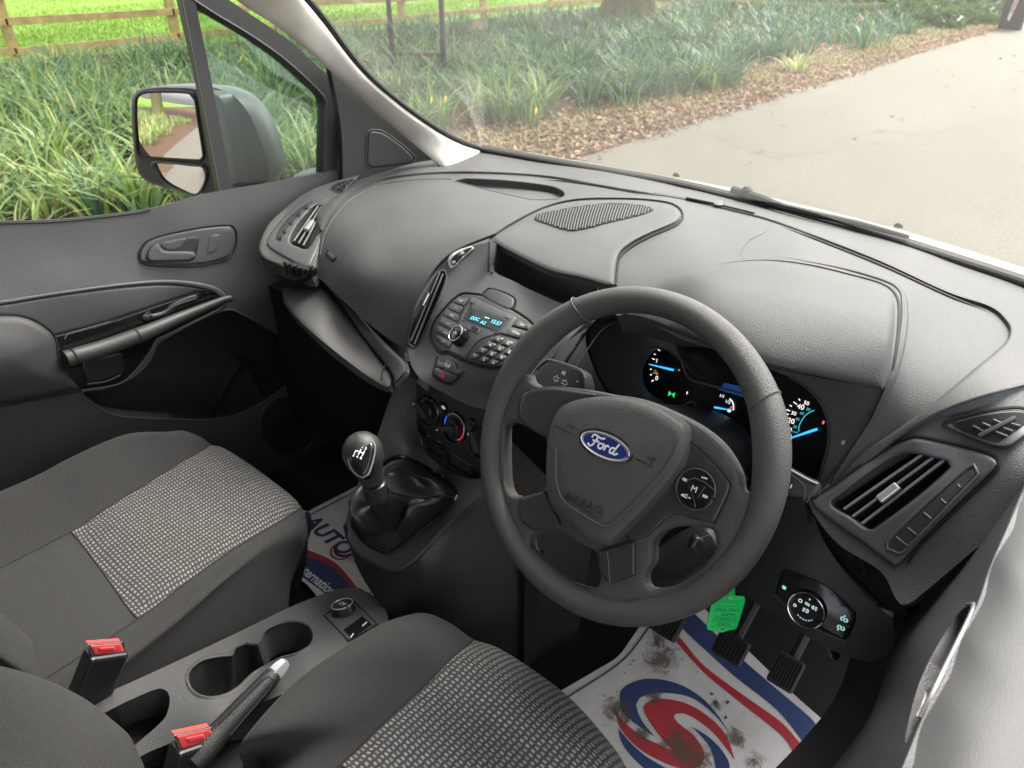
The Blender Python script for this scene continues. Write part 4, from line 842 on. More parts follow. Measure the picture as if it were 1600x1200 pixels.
# strip to the right of the stack, behind the wheel
S_FL = Surf([P(955, 448, y=.285), P(965, 480, y=.27), P(905, 500, y=.205), P(870, 560, y=.14), P(1000, 495, y=.27), P(930, 560, y=.19), P(890, 620, y=.14), P(960, 640, y=.20)])
fl_ = sheet('column_flank', S_FL, [(958, 440, 1), (1012, 488, 1), (940, 500), (916, 520), (922, 560), (950, 615), (1000, 650, 1), (900, 690, 1), (820, 620, 1), (850, 575), (885, 530), (915, 492), (940, 462)], M_DARK, dash, step=9, thick=.01)
inlay('flank_strip', S_FL, [(938, 470, 1), (962, 480, 1), (930, 505), (900, 545), (872, 590, 1), (850, 580, 1), (880, 535)], .004, M_GLOSS, fl_, bevel=.002, step=6)
line_on('flank_seam', S_FL, [(985, 496), (945, 512), (915, 550), (880, 600)], .0012, M_TRIM, fl_, lift=.001)
fk = frame(S_ST, 922, 444); text('side_mark', 'I.I', frame(S_FL, 948, 458, (4, 8)), .008, M_DARK, fl_)

# ---------------------------------------------------------------- radio
radio = inlay('radio', S_ST, [(738, 461, 1), (760, 465), (800, 485), (826, 502), (833, 512), (828, 528), (815, 548), (795, 566), (775, 574), (748, 570), (724, 561), (699, 549), (690, 550), (680, 542), (675, 524), (680, 505), (692, 488), (710, 470), (722, 461)], .004, M_DARK, dash, bevel=.002, step=7)
line_on('radio_seam', S_ST, [(738, 458), (762, 463), (802, 483), (830, 502), (836, 513), (830, 530), (816, 550), (796, 568), (775, 576), (748, 572), (724, 564), (699, 552), (690, 553), (678, 543), (672, 524), (677, 504), (690, 486), (708, 467), (722, 458)], .0016, M_SEAM, radio, closed=True, lift=.001)
M_KEY = mat('radio_key', (.05, .05, .05), .36)
fpl = inlay('radio_face', S_ST, [(737, 463, 1), (808, 496, 1), (793, 517), (768, 524), (745, 535), (726, 560, 1), (698, 548, 1), (716, 505), (722, 490)], .0052, M_KEY, radio, bevel=.001, step=6)
dsp = inlay('radio_display', S_ST, [(736, 474, 1), (793, 498, 1), (777, 519, 1), (724, 498, 1)], .0062, mat('display_glass', (.006, .008, .010), .2), radio, bevel=.001, step=8, sm=False)
line_on('display_frame', S_ST, [(735, 472), (795, 498), (778, 521), (722, 499)], .0014, M_TRIM, radio, closed=True, lift=.006, seg=500)
M_CYAN = mat('display_cyan', (.05, .4, .5), .4, emit=((.12, .72, .95), .5))
S_DSP = S_ST
def sfr(px, py, dx=(55, 24)): return frame(S_ST, px, py, dx)
text('display_text', 'DDC', sfr(742, 498), .0085, M_CYAN, dsp, lift=.0085); text('display_text', 'A2', sfr(755, 504), .0085, M_CYAN, dsp, lift=.0085); text('display_text', '15:57', sfr(775, 504), .0105, M_CYAN, dsp, lift=.0085, sx=.75)
text('display_text', '...', sfr(763, 494), .014, M_LIT, dsp, lift=.0085)
# keys: left column
def qlerp(a, b, t): return (a[0] + (b[0] - a[0]) * t, a[1] + (b[1] - a[1]) * t)
KL = [((716, 463), (734, 466)), ((707, 472), (725, 479)), ((699, 482), (718, 491)), ((691, 492), (716, 505)), ((684, 506), (712, 520)), ((680, 520), (708, 534)), ((681, 533), (702, 546))]
names_l = ['PLAY', '<  >', 'RADIO', 'AUX', 'PHONE', 'MENU']
for i in range(6):
    a, b = KL[i]; c, d = KL[i + 1]; k = inlay('radio_key', S_ST, [(*qlerp(a, c, .06), 1), (*qlerp(b, d, .06), 1), (*qlerp(b, d, .94), 1), (*qlerp(a, c, .94), 1)], .0062, M_KEY, radio, bevel=.0012, step=8, sm=False)
    m_ = ((a[0] + b[0] + c[0] + d[0]) / 4, (a[1] + b[1] + c[1] + d[1]) / 4); text('key_legend', names_l[i], sfr(*m_), .0042, M_WHITE, k, lift=.0068)
# right keypad
A0, A1, B0_, B1 = (776, 522), (822, 541), (728, 559), (772, 573)
for r_ in range(4):
    for c_ in range(3):
        def g(u, v): return qlerp(qlerp(A0, A1, u), qlerp(B0_, B1, u), v)
        u0, u1, v0, v1 = c_ / 3, (c_ + 1) / 3, r_ / 4, (r_ + 1) / 4; e = .025
        k = inlay('radio_key', S_ST, [(*g(u0 + e, v0 + e), 1), (*g(u1 - e, v0 + e), 1), (*g(u1 - e, v1 - e), 1), (*g(u0 + e, v1 - e), 1)], .0062, M_KEY, radio, bevel=.0012, step=8, sm=False)
        text('key_legend', '123456789*0#'[r_ * 3 + c_], sfr(*g((u0 + u1) / 2, (v0 + v1) / 2)), .0065, M_WHITE, k, lift=.0068)
for pts_, s_ in [([(809, 498), (829, 508), (827, 516), (799, 508)], 'SET'), ([(797, 510), (826, 518), (822, 532), (780, 520)], 'C/OK')]:
    k = inlay('radio_key', S_ST, [(*p, 1) for p in pts_], .0062, M_KEY, radio, bevel=.0012, step=8, sm=False); c_ = np.mean(pts_, axis=0); text('key_legend', s_, sfr(*c_), .005, M_WHITE, k, lift=.0068)
kf = sfr(724, 530); v, f = lathe(kf, [(.0155, .004), (.0155, .012), (.0145, .017), (.0125, .0185), (.011, .018), (0.0095, .019), (.001, .0195)], 32); kn = mk('volume_knob', v, f, M_GLOSS, radio)
mk('knob_ring', *tube('', [kf[0] + kf[1] * (.0128 * cos(a)) + kf[2] * (.0128 * sin(a)) + kf[3] * .0188 for a in np.linspace(0, 2 * pi, 28)[:-1]], .0007, None, True, data=True), M_SILVER, kn)
text('knob_legend', 'VOL', raised(kf, .0197), .005, M_WHITE, kn)
usb = inlay('usb_socket', S_ST, [(731, 508, 1), (752, 513, 1), (748, 522, 1), (731, 515, 1)], .0062, M_TRIM, radio, bevel=.001, step=6, sm=False)
inlay('usb_slot', S_ST, [(737, 509, 1), (748, 513, 1), (745, 517, 1), (736, 513, 1)], .0070, M_VOID, usb, bevel=0, step=6, sm=False, base=.005)
# blank button above the radio
inlay('blank_button', S_ST, [(756, 458), (763, 452), (775, 453), (795, 461), (804, 468), (802, 480), (795, 484), (782, 479), (762, 468), (755, 463)], .005, M_DARK, dash, bevel=.003, step=5)
line_on('button_seam', S_ST, [(755, 457), (762, 451), (775, 452), (796, 460), (806, 468), (804, 481), (796, 486), (781, 480), (761, 469), (753, 463)], .0013, M_SEAM, stack, closed=True, lift=.001)
# hazard switch
hz = inlay('hazard_switch', S_ST, [(680, 573, 1), (717, 588, 1), (705, 599), (698, 598), (683, 591), (677, 585)], .005, M_KEY, dash, bevel=.0015, step=5)
ck = inlay('lock_switch', S_ST, [(683, 559, 1), (692, 565), (697, 560), (711, 566), (713, 575), (724, 580, 1), (716, 587), (680, 572, 1)], .0045, M_KEY, dash, bevel=.0012, step=5)
for nm, L in (('hazard_seam', [(683, 557), (679, 573), (676, 586), (683, 593), (698, 600), (706, 601), (717, 589), (725, 580)]),): line_on(nm, S_ST, L, .0016, M_SEAM, hz, lift=.001)
fh = sfr(691, 585, (38, 16)); v, f = stroke(fh, [[(-.006, -.004), (.006, -.004), (0, .007), (-.006, -.004), (.006, -.004)], [(-.0025, -.0018), (.0025, -.0018), (0, .0026), (-.0025, -.0018)]], .0009, lift=.0056); mk('warning_triangle', v, f, mat('warning_red', (.75, .03, .08), .5), hz)
text('lock_legend', '%o8', sfr(699, 571), .008, M_WHITE, ck, lift=.0052)

# ---------------------------------------------------------------- vents
def vent(outer, inner, S, m, n_slats, axis, tab, h=.006, depth=.035, sm=True, slat_r=.0016, name='air_vent', lab=None, tabm=None, lifts=-.006, slat_mat=None):
    """frame ring with a dark well; slats along the long axis; a chrome tab on the middle one"""
    t = inlay(name, S, outer, h, m, dash, bevel=.004, step=6, holes=[inner], sm=True, base=-.006)
    if lab: t['label'] = lab
    well('vent_throat', S, inner, depth, M_VOID, t, lift=h * .6)
    a, b, c, d = axis  # inner corners: slats run a->b and c->d
    for i in range(n_slats):
        f = (i + 1) / (n_slats + 1); p, q = qlerp(a, c, f), qlerp(b, d, f)
        P0, P1 = pt(S, *p), pt(S, *q); n = nrm(S, *qlerp(p, q, .5)); dv = (P1 - P0).normalized(); wv = n
        s_ = mk('slat', *box((P0 + P1) / 2 + n * (lifts), (P1 - P0).length, .0035, .016, dv, n.cross(dv), n), slat_mat or M_SATB, t, smooth=False)
        e_ = mk('slat_edge', *tube('', [P0 + n * (lifts + .0085), P1 + n * (lifts + .0085)], slat_r, None, data=True, n=6), mat('slat_edge_grey', (.20, .20, .20), .32), s_)
    if tab:
        p, q = tab; P0, P1 = pt(S, *p), pt(S, *q); n = nrm(S, *p); dv = (P1 - P0).normalized()
        tb = bevel_obj(mk('vent_tab', *box((P0 + P1) / 2 + n * (lifts + .012), (P1 - P0).length, .009, .008, dv, n.cross(dv), n), tabm or M_SILVER, t, smooth=False), .0015)
    return t
# passenger-side end vent pod
S_LV = Surf([P(418, 375, x=-.665), P(480, 300, x=-.64), P(515, 312, x=-.60), P(505, 360, x=-.575), P(480, 420, x=-.545), P(440, 390, x=-.615), P(425, 408, x=-.62), P(455, 340, x=-.62), P(545, 280, x=-.65), P(510, 285, x=-.665)], lam=.0002)
S_LV = Surf([P(412, 378, y=.115), P(424, 405, y=.10), P(480, 425, y=.115), P(500, 395, y=.165), P(505, 350, y=.24), P(520, 315, y=.31), P(490, 300, y=.30), P(450, 330, y=.22), P(450, 380, y=.145), P(555, 278, y=.42), P(525, 285, y=.365)], lam=.0003)
pod = inlay('vent_pod', S_LV, [(405, 384), (420, 350), (450, 322), (480, 300), (515, 286), (562, 273, 1), (532, 305), (514, 338), (504, 370), (496, 400), (490, 426), (480, 429), (455, 421), (424, 409), (410, 400)], .003, M_DASH, dash, step=7, bevel=.007, base=-.03, holes=[[(453, 377), (462, 355), (478, 335), (496, 320), (507, 329), (504, 345), (492, 372), (480, 389), (466, 386)]])
vl = vent([(418, 372), (440, 342), (468, 315), (492, 302), (514, 311), (520, 322), (510, 350), (498, 385), (484, 415), (478, 418), (445, 402), (420, 386)], [(453, 377), (462, 355), (478, 335), (496, 320), (507, 329), (504, 345), (492, 372), (480, 389), (466, 386)], S_LV, M_TRIM, 3, ((452, 375), (494, 320), (481, 389), (509, 331)), ((479, 364), (489, 350)), h=.006, lab='oval end vent beside the passenger door')
inlay('demist_slot', S_LV, [(430, 375), (440, 352), (462, 330), (488, 312), (490, 315), (468, 336), (448, 358), (439, 377)], .0068, M_DARK, vl, bevel=.001, step=4, base=.004)
for x, y in ((434, 372), (441, 362), (451, 348), (463, 335), (475, 324)): inlay('slot_fin', S_LV, [(x, y), (x + 5, y - 4), (x + 6, y + 1), (x + 3, y + 3)], .008, M_VOID, vl, bevel=0, step=5, base=.004)
line_on('vent_seam', S_LV, [(412, 382), (420, 362), (444, 334), (470, 310), (492, 299), (516, 309), (523, 322)], .0016, M_SEAM, vl, lift=.001)
uv_ = inlay('small_side_vent', S_LV, [(512, 294), (528, 283), (552, 277), (558, 279), (545, 290), (536, 303), (530, 304)], .004, M_TRIM, dash, bevel=.002, step=4)
inlay('side_vent_grid', S_LV, [(517, 294), (530, 285), (553, 280), (541, 290), (534, 302)], .0046, M_VOID, uv_, bevel=0, step=5, base=.003)
for a, b in (((522, 296), (546, 283)), ((520, 291), (536, 298)), ((528, 286), (541, 292)), ((538, 283), (546, 287))): line_on('grid_bar', S_LV, [a, b], .0012, M_DARK, uv_, lift=.0055)
# lower scoop of the pod
S_LS = Surf([P(415, 400, y=.105), P(485, 432, y=.115), P(450, 440, y=.10), P(440, 420, y=.10), P(500, 450, y=.12), P(470, 450, y=.11)])
S_LS = PlaneS(P(450, 425, y=.112), (-.15, -1, -.35))
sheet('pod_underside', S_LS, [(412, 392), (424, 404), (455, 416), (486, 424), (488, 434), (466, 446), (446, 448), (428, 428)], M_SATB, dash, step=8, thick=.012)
inlay('scoop_lip', S_LS, [(418, 392), (426, 402), (446, 428), (462, 434), (478, 428), (484, 418), (480, 430), (465, 440), (444, 436), (422, 408)], .008, M_DARK, dash, bevel=.003, step=4)
for i, (x, y) in enumerate(((444, 408), (452, 411), (461, 414), (470, 417))): line_on('scoop_fin', S_LS, [(x, y), (x + 6, y + 20 - 2 * i)], .003, M_DARK, dash, lift=.006)
# screw cover on the passenger pad
inlay('dash_button', S_TOP, [(509, 397, 1), (513, 392, 1), (524, 402, 1), (520, 407, 1)], .005, M_TRIM, dash, bevel=.001, step=4, sm=False); line_on('dash_button_seam', S_TOP, [(508, 397), (513, 391), (525, 402), (520, 408)], .0012, M_SEAM, top, closed=True, lift=.001, seg=99)
# stack left vent
vc = vent([(636, 528), (648, 480), (668, 445), (683, 424), (692, 420), (699, 432), (690, 462), (672, 500), (655, 535), (646, 545), (638, 540)], [(640, 528), (650, 488), (668, 452), (686, 426), (693, 424), (696, 434), (688, 460), (668, 505), (650, 541), (644, 538)], S_ST, M_TRIM, 2, ((638, 530), (684, 424), (656, 544), (700, 432)), ((665, 478), (673, 460)), h=.004, lab='tall curved vent left of the radio', tabm=M_SATB, lifts=-.004)
line_on('tab_chrome', S_ST, [(661, 477), (670, 459)], .0014, M_SILVER, vc, lift=.012)
dl = inlay('vent_dial_surround', S_ST, [(699, 408), (706, 396), (722, 388), (737, 384), (741, 388), (722, 404), (711, 416), (704, 420)], .003, M_SILVER, dash, bevel=.001, step=4)
inlay('vent_dial_slot', S_ST, [(704, 408), (712, 397), (738, 386), (722, 400), (712, 413), (706, 414)], .004, M_VOID, dl, bevel=0, step=5, base=.002)
p_, n_ = pt(S_ST, 718, 402), nrm(S_ST, 718, 402); ax = (pt(S_ST, 735, 388) - pt(S_ST, 705, 414)).normalized(); sd_ = n_.cross(ax)
tw = mk('thumb_wheel', *lathe((p_ - n_ * .006 - sd_ * .004, ax, n_, sd_), [(.013, 0), (.0145, .001), (.0145, .008), (.013, .009)], 40), M_DARK, dl); 
line_on('wheel_mark', S_ST, [(707, 411), (712, 409)], .0025, M_SILVER, dl, lift=.006)
# driver-side pod: end vent, slot and small window vent
S_RV = S_TOP
S_RV = Surf([P(1262, 785, y=.135), P(1300, 800, y=.135), P(1360, 770, y=.15), P(1430, 685, y=.19), P(1555, 718, y=.185), P(1480, 780, y=.155), P(1400, 870, y=.115), P(1440, 760, y=.16), P(1330, 850, y=.115), P(1500, 690, y=.205), P(1620, 720, y=.19), P(1450, 880, y=.115), P(1560, 800, y=.15)] + [V(on(S_TOP, [q])[0]) for q in ((1760, 540), (1650, 590), (1560, 614), (1480, 641), (1424, 671), (1376, 708))], lam=.0003)
rp = sheet('driver_vent_pod', S_RV, [(1262, 772, 1), (1290, 765), (1370, 706), (1420, 669), (1480, 639), (1560, 612), (1650, 588, 1), (1770, 540, 1), (1770, 680, 1), (1560, 830), (1460, 912), (1418, 944), (1400, 936), (1376, 893), (1310, 850), (1270, 800)], M_DASH, dash, step=9, thick=.012, holes=[[(1300, 788), (1316, 772), (1360, 738), (1400, 714), (1425, 709), (1460, 716), (1480, 721), (1484, 730), (1440, 770), (1380, 815), (1358, 826), (1330, 808)]])
vr = vent([(1268, 784), (1300, 762), (1380, 706), (1418, 688), (1440, 686), (1500, 699), (1545, 712), (1557, 722), (1552, 735), (1500, 785), (1440, 845), (1405, 882), (1390, 880), (1350, 850), (1300, 815)], [(1300, 788), (1316, 772), (1360, 738), (1400, 714), (1425, 709), (1460, 716), (1480, 721), (1484, 730), (1440, 770), (1380, 815), (1358, 826), (1330, 808)], S_RV, M_TRIM, 3, ((1306, 786), (1428, 706), (1362, 830), (1492, 724)), ((1376, 783), (1406, 760)), h=.007, depth=.04, lab='wide end vent beside the driver door')
inlay('side_slot', S_RV, [(1388, 846), (1440, 796), (1510, 734), (1522, 734), (1526, 740), (1480, 788), (1425, 845), (1408, 861), (1398, 858)], .0078, M_DARK, vr, bevel=.001, step=6, base=.005)
for a, b in (((1496, 757), (1500, 762)), ((1470, 780), (1478, 787)), ((1443, 801), (1455, 811)), ((1418, 825), (1432, 836)), ((1400, 839), (1418, 853))): line_on('slot_fin', S_RV, [a, b], .0012, M_TRIM, vr, lift=.010)
line_on('slot_rim', S_RV, [(1386, 848), (1440, 793), (1512, 730), (1524, 731), (1529, 741), (1482, 791), (1426, 848), (1408, 864), (1396, 861)], .0018, M_TRIM, vr, closed=True, lift=.008)
line_on('pod_seam', S_RV, [(1266, 782), (1300, 759), (1378, 703), (1418, 685), (1442, 683), (1502, 696), (1548, 709), (1560, 722), (1554, 738), (1500, 790), (1440, 850), (1418, 880)], .0018, M_SEAM, vr, lift=.0015)
sv = inlay('window_vent', S_RV, [(1478, 668), (1490, 658), (1540, 645), (1590, 641), (1620, 650), (1625, 662), (1590, 690), (1570, 699), (1540, 694)], .008, M_TRIM, dash, bevel=.003, step=6)
inlay('window_vent_mouth', S_RV, [(1490, 666), (1510, 656), (1550, 647), (1590, 644), (1614, 652), (1570, 684), (1550, 690)], .0085, M_VOID, sv, bevel=0, step=7, base=.006)
for a, b in (((1530, 681), (1586, 652)), ((1535, 661), (1548, 667)), ((1520, 665), (1536, 674)), ((1552, 656), (1566, 662)), ((1568, 669), (1582, 674)), ((1556, 675), (1574, 682)), ((1580, 662), (1594, 666))): line_on('vent_bar', S_RV, [a, b], .0022 if a[0] == 1530 else .0012, M_TRIM, sv, lift=.010)
line_on('window_vent_seam', S_RV, [(1475, 668), (1488, 655), (1540, 642), (1592, 637), (1625, 648)], .002, M_SEAM, sv, lift=.006)
# underside of the pod with its teeth
S_UN = PlaneS(P(1330, 880, y=.135), (-.3, -1, -.15))
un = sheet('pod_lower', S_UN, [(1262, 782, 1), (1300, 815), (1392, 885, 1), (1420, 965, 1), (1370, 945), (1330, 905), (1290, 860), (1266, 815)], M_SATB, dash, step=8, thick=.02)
for (a, b, c) in (((1300, 833), (1313, 825), (1316, 852)), ((1318, 862), (1330, 848), (1336, 876)), ((1336, 889), (1347, 874), (1356, 902)), ((1283, 805), (1294, 800), (1297, 826))): inlay('grille_tooth', S_UN, [(*a, 1), (*b, 1), (*c, 1)], .006, M_DARK, un, bevel=0, step=8, sm=False)
line_on('pod_edge', S_UN, [(1256, 786), (1264, 815), (1290, 858), (1330, 905), (1372, 945)], .003, M_DARK, un, lift=.004)
# ---------------------------------------------------------------- knee panel with the light switch
S_KN = Surf([P(1250, 800, y=.15), P(1330, 900, y=.13), P(1395, 960, y=.125), P(1390, 1020, y=.115), P(1320, 1005, y=.10), P(1220, 900, y=.11), P(1190, 960, y=.10), P(1150, 900, y=.12), P(1270, 950, y=.10), P(1120, 840, y=.16)], lam=.0005)
kn_ = sheet('knee_panel', S_KN, [(1060, 790, 1), (1230, 740, 1), (1264, 790), (1290, 850), (1330, 905), (1375, 950), (1395, 965, 1), (1398, 1000), (1388, 1020), (1365, 1032), (1330, 1028), (1270, 1000), (1200, 955), (1150, 925), (1110, 930, 1)], M_DARK, dash, step=9, thick=.02)
ls = inlay('light_switch_panel', S_KN, [(1211, 927, 1), (1222, 892, 1), (1228, 890), (1290, 915), (1338, 958, 1), (1336, 975), (1324, 998), (1318, 1000), (1270, 975)], .004, M_GLOSS, dash, bevel=.003, step=7)
lf = frame(S_KN, 1264, 949, (10, 5)); R0 = (pt(S_KN, 1235, 940) - pt(S_KN, 1293, 960)).length / 2
lk = mk('light_knob', *lathe(lf, [(R0, .003), (R0, .009), (R0 * .94, .011), (R0 * .9, .0105), (R0 * .6, .0105), (.001, .0105)], 40), M_GLOSS, ls)
mk('knob_ring', *tube('', [lf[0] + lf[1] * (R0 * .97 * cos(a)) + lf[2] * (R0 * .97 * sin(a)) + lf[3] * .0105 for a in np.linspace(0, 2 * pi, 40)[:-1]], .0009, None, True, data=True), M_CHROME, lk)
M_ICON = mat('icon_white', (.7, .8, .8), .5, emit=((.7, .95, 1), .12))
u_ = R0 / 10
mk('light_symbols', *stroke(raised(lf, .0105), [arc(-4.2 * u_, 3.6 * u_, .9 * u_, 0, 360), arc(-6 * u_, -.4 * u_, .7 * u_, 0, 360), [(-1.6 * u_, 4.4 * u_), (1 * u_, 4 * u_)], [(-1.6 * u_, 3.4 * u_), (1 * u_, 3.2 * u_)], [(0, 7.5 * u_), (0, 6.4 * u_)], arc(3.2 * u_, 3.6 * u_, .9 * u_, 90, 270), [(3.2 * u_, 4.5 * u_), (3.2 * u_, 2.7 * u_)], [(3.9 * u_, 4.4 * u_), (5 * u_, 4.4 * u_)], [(3.9 * u_, 3.6 * u_), (5 * u_, 3.6 * u_)], [(3.9 * u_, 2.8 * u_), (5 * u_, 2.8 * u_)], arc(.4 * u_, 0, 1 * u_, -90, 90), [(.4 * u_, 1 * u_), (.4 * u_, -1 * u_)], [(-.4 * u_, .8 * u_), (-1.6 * u_, .5 * u_)], [(-.4 * u_, 0), (-1.6 * u_, -.3 * u_)], [(-.4 * u_, -.8 * u_), (-1.6 * u_, -1.1 * u_)]] + [arc(0, 0, 5.6 * u_, a, a + 9, 3) for a in (235, 252, 268, 284, 300, 316)], .0006), M_ICON, lk)
for (x, y), g in (((1225, 918), 'fog'), ((1319, 968), 'up'), ((1314, 981), 'down')):
    fr_ = frame(S_KN, x, y, (10, 5)); z_ = .0019
    L = [arc(0, 0, z_, 90, 270), [(0, z_), (0, -z_)], [(z_ * .4, z_ * .7), (z_ * 1.4, z_ * .7)], [(z_ * .4, 0), (z_ * 1.4, 0)], [(z_ * .4, -z_ * .7), (z_ * 1.4, -z_ * .7)]] if g == 'fog' else [arc(-z_, 0, z_, 0, 300), arc(z_, 0, z_, 180, 480)] + ([[(-z_, z_ * 2.2), (0, z_ * 2.2)], [(-z_ * .5, z_ * 1.7), (-z_ * .5, z_ * 2.7)]] if g == 'up' else [[(-z_ * 1.5, -z_ * 2), (-z_ * .5, -z_ * 2)]])
    mk('switch_symbol', *stroke(fr_, L, .0007, lift=.0046), mat('icon_teal', (.4, .75, .75), .5, emit=((.45, .9, .9), .15)), ls)
line_on('panel_edge', S_KN, [(1209, 928), (1262, 975), (1322, 1002)], .0012, M_TRIM, ls, lift=.001)
line_on('switch_split', S_KN, [(1300, 972), (1327, 980)], .0008, M_TRIM, ls, lift=.0045)
mk('bonnet_release', *tube('', [P(1305, 1025, y=.16), P(1302, 1012, y=.15), P(1300, 1000, y=.15)], [.006, .008, .008], None, data=True), M_SATB, dash)
# ---------------------------------------------------------------- glovebox side
S_GB = Surf([P(445, 448, y=.15), P(505, 442, y=.165), P(600, 565, y=.10), P(560, 590, y=.035), P(612, 604, y=.03), P(500, 510, y=.07), P(615, 560, y=.085), P(448, 472, y=.095), P(545, 500, y=.135)], lam=.0005)
sheet('dash_lip_shadow', S_GB, [(498, 432, 1), (520, 436), (600, 520), (640, 552, 1), (640, 590, 1), (560, 520), (505, 455, 1)], M_SATB, dash, step=8, thick=.03, lift=-.012)  # satin-black strip stands for the shade under the pad's lip
gb = inlay('glovebox_lid', S_GB, [(442, 452), (450, 447), (506, 446, 1), (550, 505), (600, 571, 1), (612, 590), (611, 605), (600, 606), (570, 588), (520, 550), (470, 507), (445, 475)], .012, mat('glovebox_grey', (.052, .050, .049), .62, bump=(700, .4, 'grain')), dash, bevel=.012, step=7, base=-.004)
line_on('lid_split', S_GB, [(602, 571), (597, 580), (597, 594)], .002, M_SEAM, gb, lift=.012)
M_RIB = mat('ribbed_strip', (.040, .040, .041), .45, bump=(900, .5, 'grain'))
inlay('glovebox_strip', S_GB, [(501, 437), (508, 432), (520, 437), (560, 490), (600, 537), (630, 563, 1), (634, 580), (616, 601, 1), (610, 580), (570, 530), (530, 472)], .016, M_RIB, dash, bevel=.004, step=7, base=-.002)
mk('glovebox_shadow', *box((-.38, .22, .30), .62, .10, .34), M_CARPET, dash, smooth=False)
# ================================================================== HEATER PANEL AND GEAR CONSOLE
S_HV = PlaneS(P(710, 660, x=0), (0, -1, .22))
hv = sheet('heater_panel', S_HV, [(648, 585, 1), (700, 610), (745, 632), (775, 650, 1), (772, 752, 1), (735, 747), (700, 735), (662, 704), (650, 684)], M_SATB, dash, step=9, thick=.03)
hv['label'] = 'black heater panel with round dials and two small vents'
def hfr(px, py): return frame(S_HV, px, py, (30, 16))
def dial(cx, cy, r, nm):
    f_ = hfr(cx, cy); d = mk(nm, *lathe(f_, [(r, 0), (r, .003), (r * .94, .0045), (r * .88, .002), (r * .86, -.001), (.001, -.001)], 36), M_GLOSS, hv)
    mk('dial_rim', *tube('', [f_[0] + f_[1] * (r * .97 * cos(a)) + f_[2] * (r * .97 * sin(a)) + f_[3] * .004 for a in np.linspace(pi * 1.05, pi * 1.95, 20)], .0009, None, data=True), M_TRIM, d); return f_, d
f1, d1 = dial(670, 642, .0265, 'fan_dial'); f2, d2 = dial(710, 667, .0275, 'temperature_dial'); f3, d3 = dial(752, 692, .0265, 'direction_dial')
for f_, d_, a in ((f1, d1, 2.55), (f2, d2, 3.55), (f3, d3, 2.2)):
    mk('dial_hub', *lathe(f_, [(.0155, -.001), (.0145, .008), (.012, .010), (.001, .010)], 28), M_SATB, d_)
    x_, y_ = cos(a), sin(a); ax = f_[1] * x_ + f_[2] * y_; ay = f_[3].cross(ax)
    bevel_obj(mk('dial_grip', *box(f_[0] + ax * .004 + f_[3] * .013, .034, .011, .014, ax, ay, f_[3]), M_DARK, d_, smooth=False), .003)
    mk('dial_mark', *box(f_[0] + ax * .0195 + f_[3] * .0205, .0035, .002, .0008, ax, ay, f_[3]), M_WHITE, d_, smooth=False)
for i, s_ in enumerate('01234'):
    a = radians(148 - i * 34); text('dial_numeral', s_, (f1[0] + f1[1] * (.0205 * cos(a)) + f1[2] * (.0205 * sin(a)), f1[1], f1[2], f1[3]), .006, M_WHITE, d1, lift=.001)
def ring_arc(f_, r, a0, a1, m, p, w=.0009): mk('dial_scale', *tube('', [f_[0] + f_[1] * (r * cos(radians(a))) + f_[2] * (r * sin(radians(a))) + f_[3] * .0005 for a in np.linspace(a0, a1, 14)], w, None, data=True, n=5), m, p)
ring_arc(f2, .0215, 205, 150, mat('scale_blue', (.04, .12, .7), .5, emit=((.05, .15, .9), .25)), d2); ring_arc(f2, .0215, 140, 30, M_WHITE, d2, .0006); ring_arc(f2, .0215, 22, -60, mat('scale_red', (.6, .03, .06), .5, emit=((.8, .05, .1), .2)), d2)
ring_arc(f3, .0215, 205, 240, M_ICON, d3)
for (x, y), s_ in (((693, 637), '~'), ((737, 662), '')):
    f_ = hfr(x, y); b_ = mk('heater_button', *lathe(f_, [(.0105, 0), (.0105, .003), (.009, .005), (.001, .0055)], 24), M_GLOSS, hv)
    if s_: mk('button_symbol', *stroke(f_, [[(-.004, 0), (-.002, .002), (.001, .0018), (.004, 0)], [(-.004, -.0012), (.004, -.0012)]], .0008, lift=.0058), M_ICON, b_)
for o_ in ([(654, 671), (672, 682), (692, 694), (692, 704), (690, 716), (672, 706), (655, 694)], [(697, 707), (702, 705), (722, 718), (744, 732), (745, 742), (738, 745), (716, 734), (697, 722)]):
    g_ = inlay('heater_vent', S_HV, o_, .002, M_GLOSS, hv, bevel=.002, step=5)
    c_ = np.mean(o_, axis=0)
    for k in (-1, 0, 1): line_on('vent_slat', S_HV, [(c_[0] - 16 + k * 1.2, c_[1] - 9 + k * 5), (c_[0] + 16 + k * 1.2, c_[1] + 10 + k * 5)], .0013, M_DARK, g_, lift=.003)
S_GS = Surf([P(545, 815, x=-.078), P(600, 888, x=.008), P(640, 875, x=.045), P(720, 782, x=.082), P(760, 745, x=.10), P(560, 760, x=-.088), P(590, 700, x=-.098), P(632, 575, x=-.105), P(640, 700, y=.02), P(690, 738, y=.055), P(655, 690, y=.05), P(650, 620, y=.075), P(630, 790, z=.335), P(700, 770, y=.035), P(620, 730, y=-.005)], lam=.0005)
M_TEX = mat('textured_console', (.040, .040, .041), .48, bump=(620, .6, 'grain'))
con = thing('gear_console', 'dark textured console rising from the floor to the heater panel and carrying the gear lever', 'console', (0, -.05, .05))
boot = [(550, 802), (560, 776), (578, 750), (602, 722), (622, 713), (645, 719), (690, 744), (713, 768), (704, 790), (660, 828), (622, 856), (602, 864), (570, 848), (552, 824)]
sheet('console_top', S_GS, [(632, 552, 1), (640, 574), (650, 600), (651, 650), (655, 690), (670, 712), (700, 735), (735, 748), (768, 745, 1), (770, 760, 1), (720, 800), (668, 856), (640, 882), (618, 892), (596, 886), (562, 868), (544, 846), (539, 828), (546, 800), (566, 745), (592, 682), (616, 616)], M_TEX, con, step=7, thick=.015, holes=[boot])
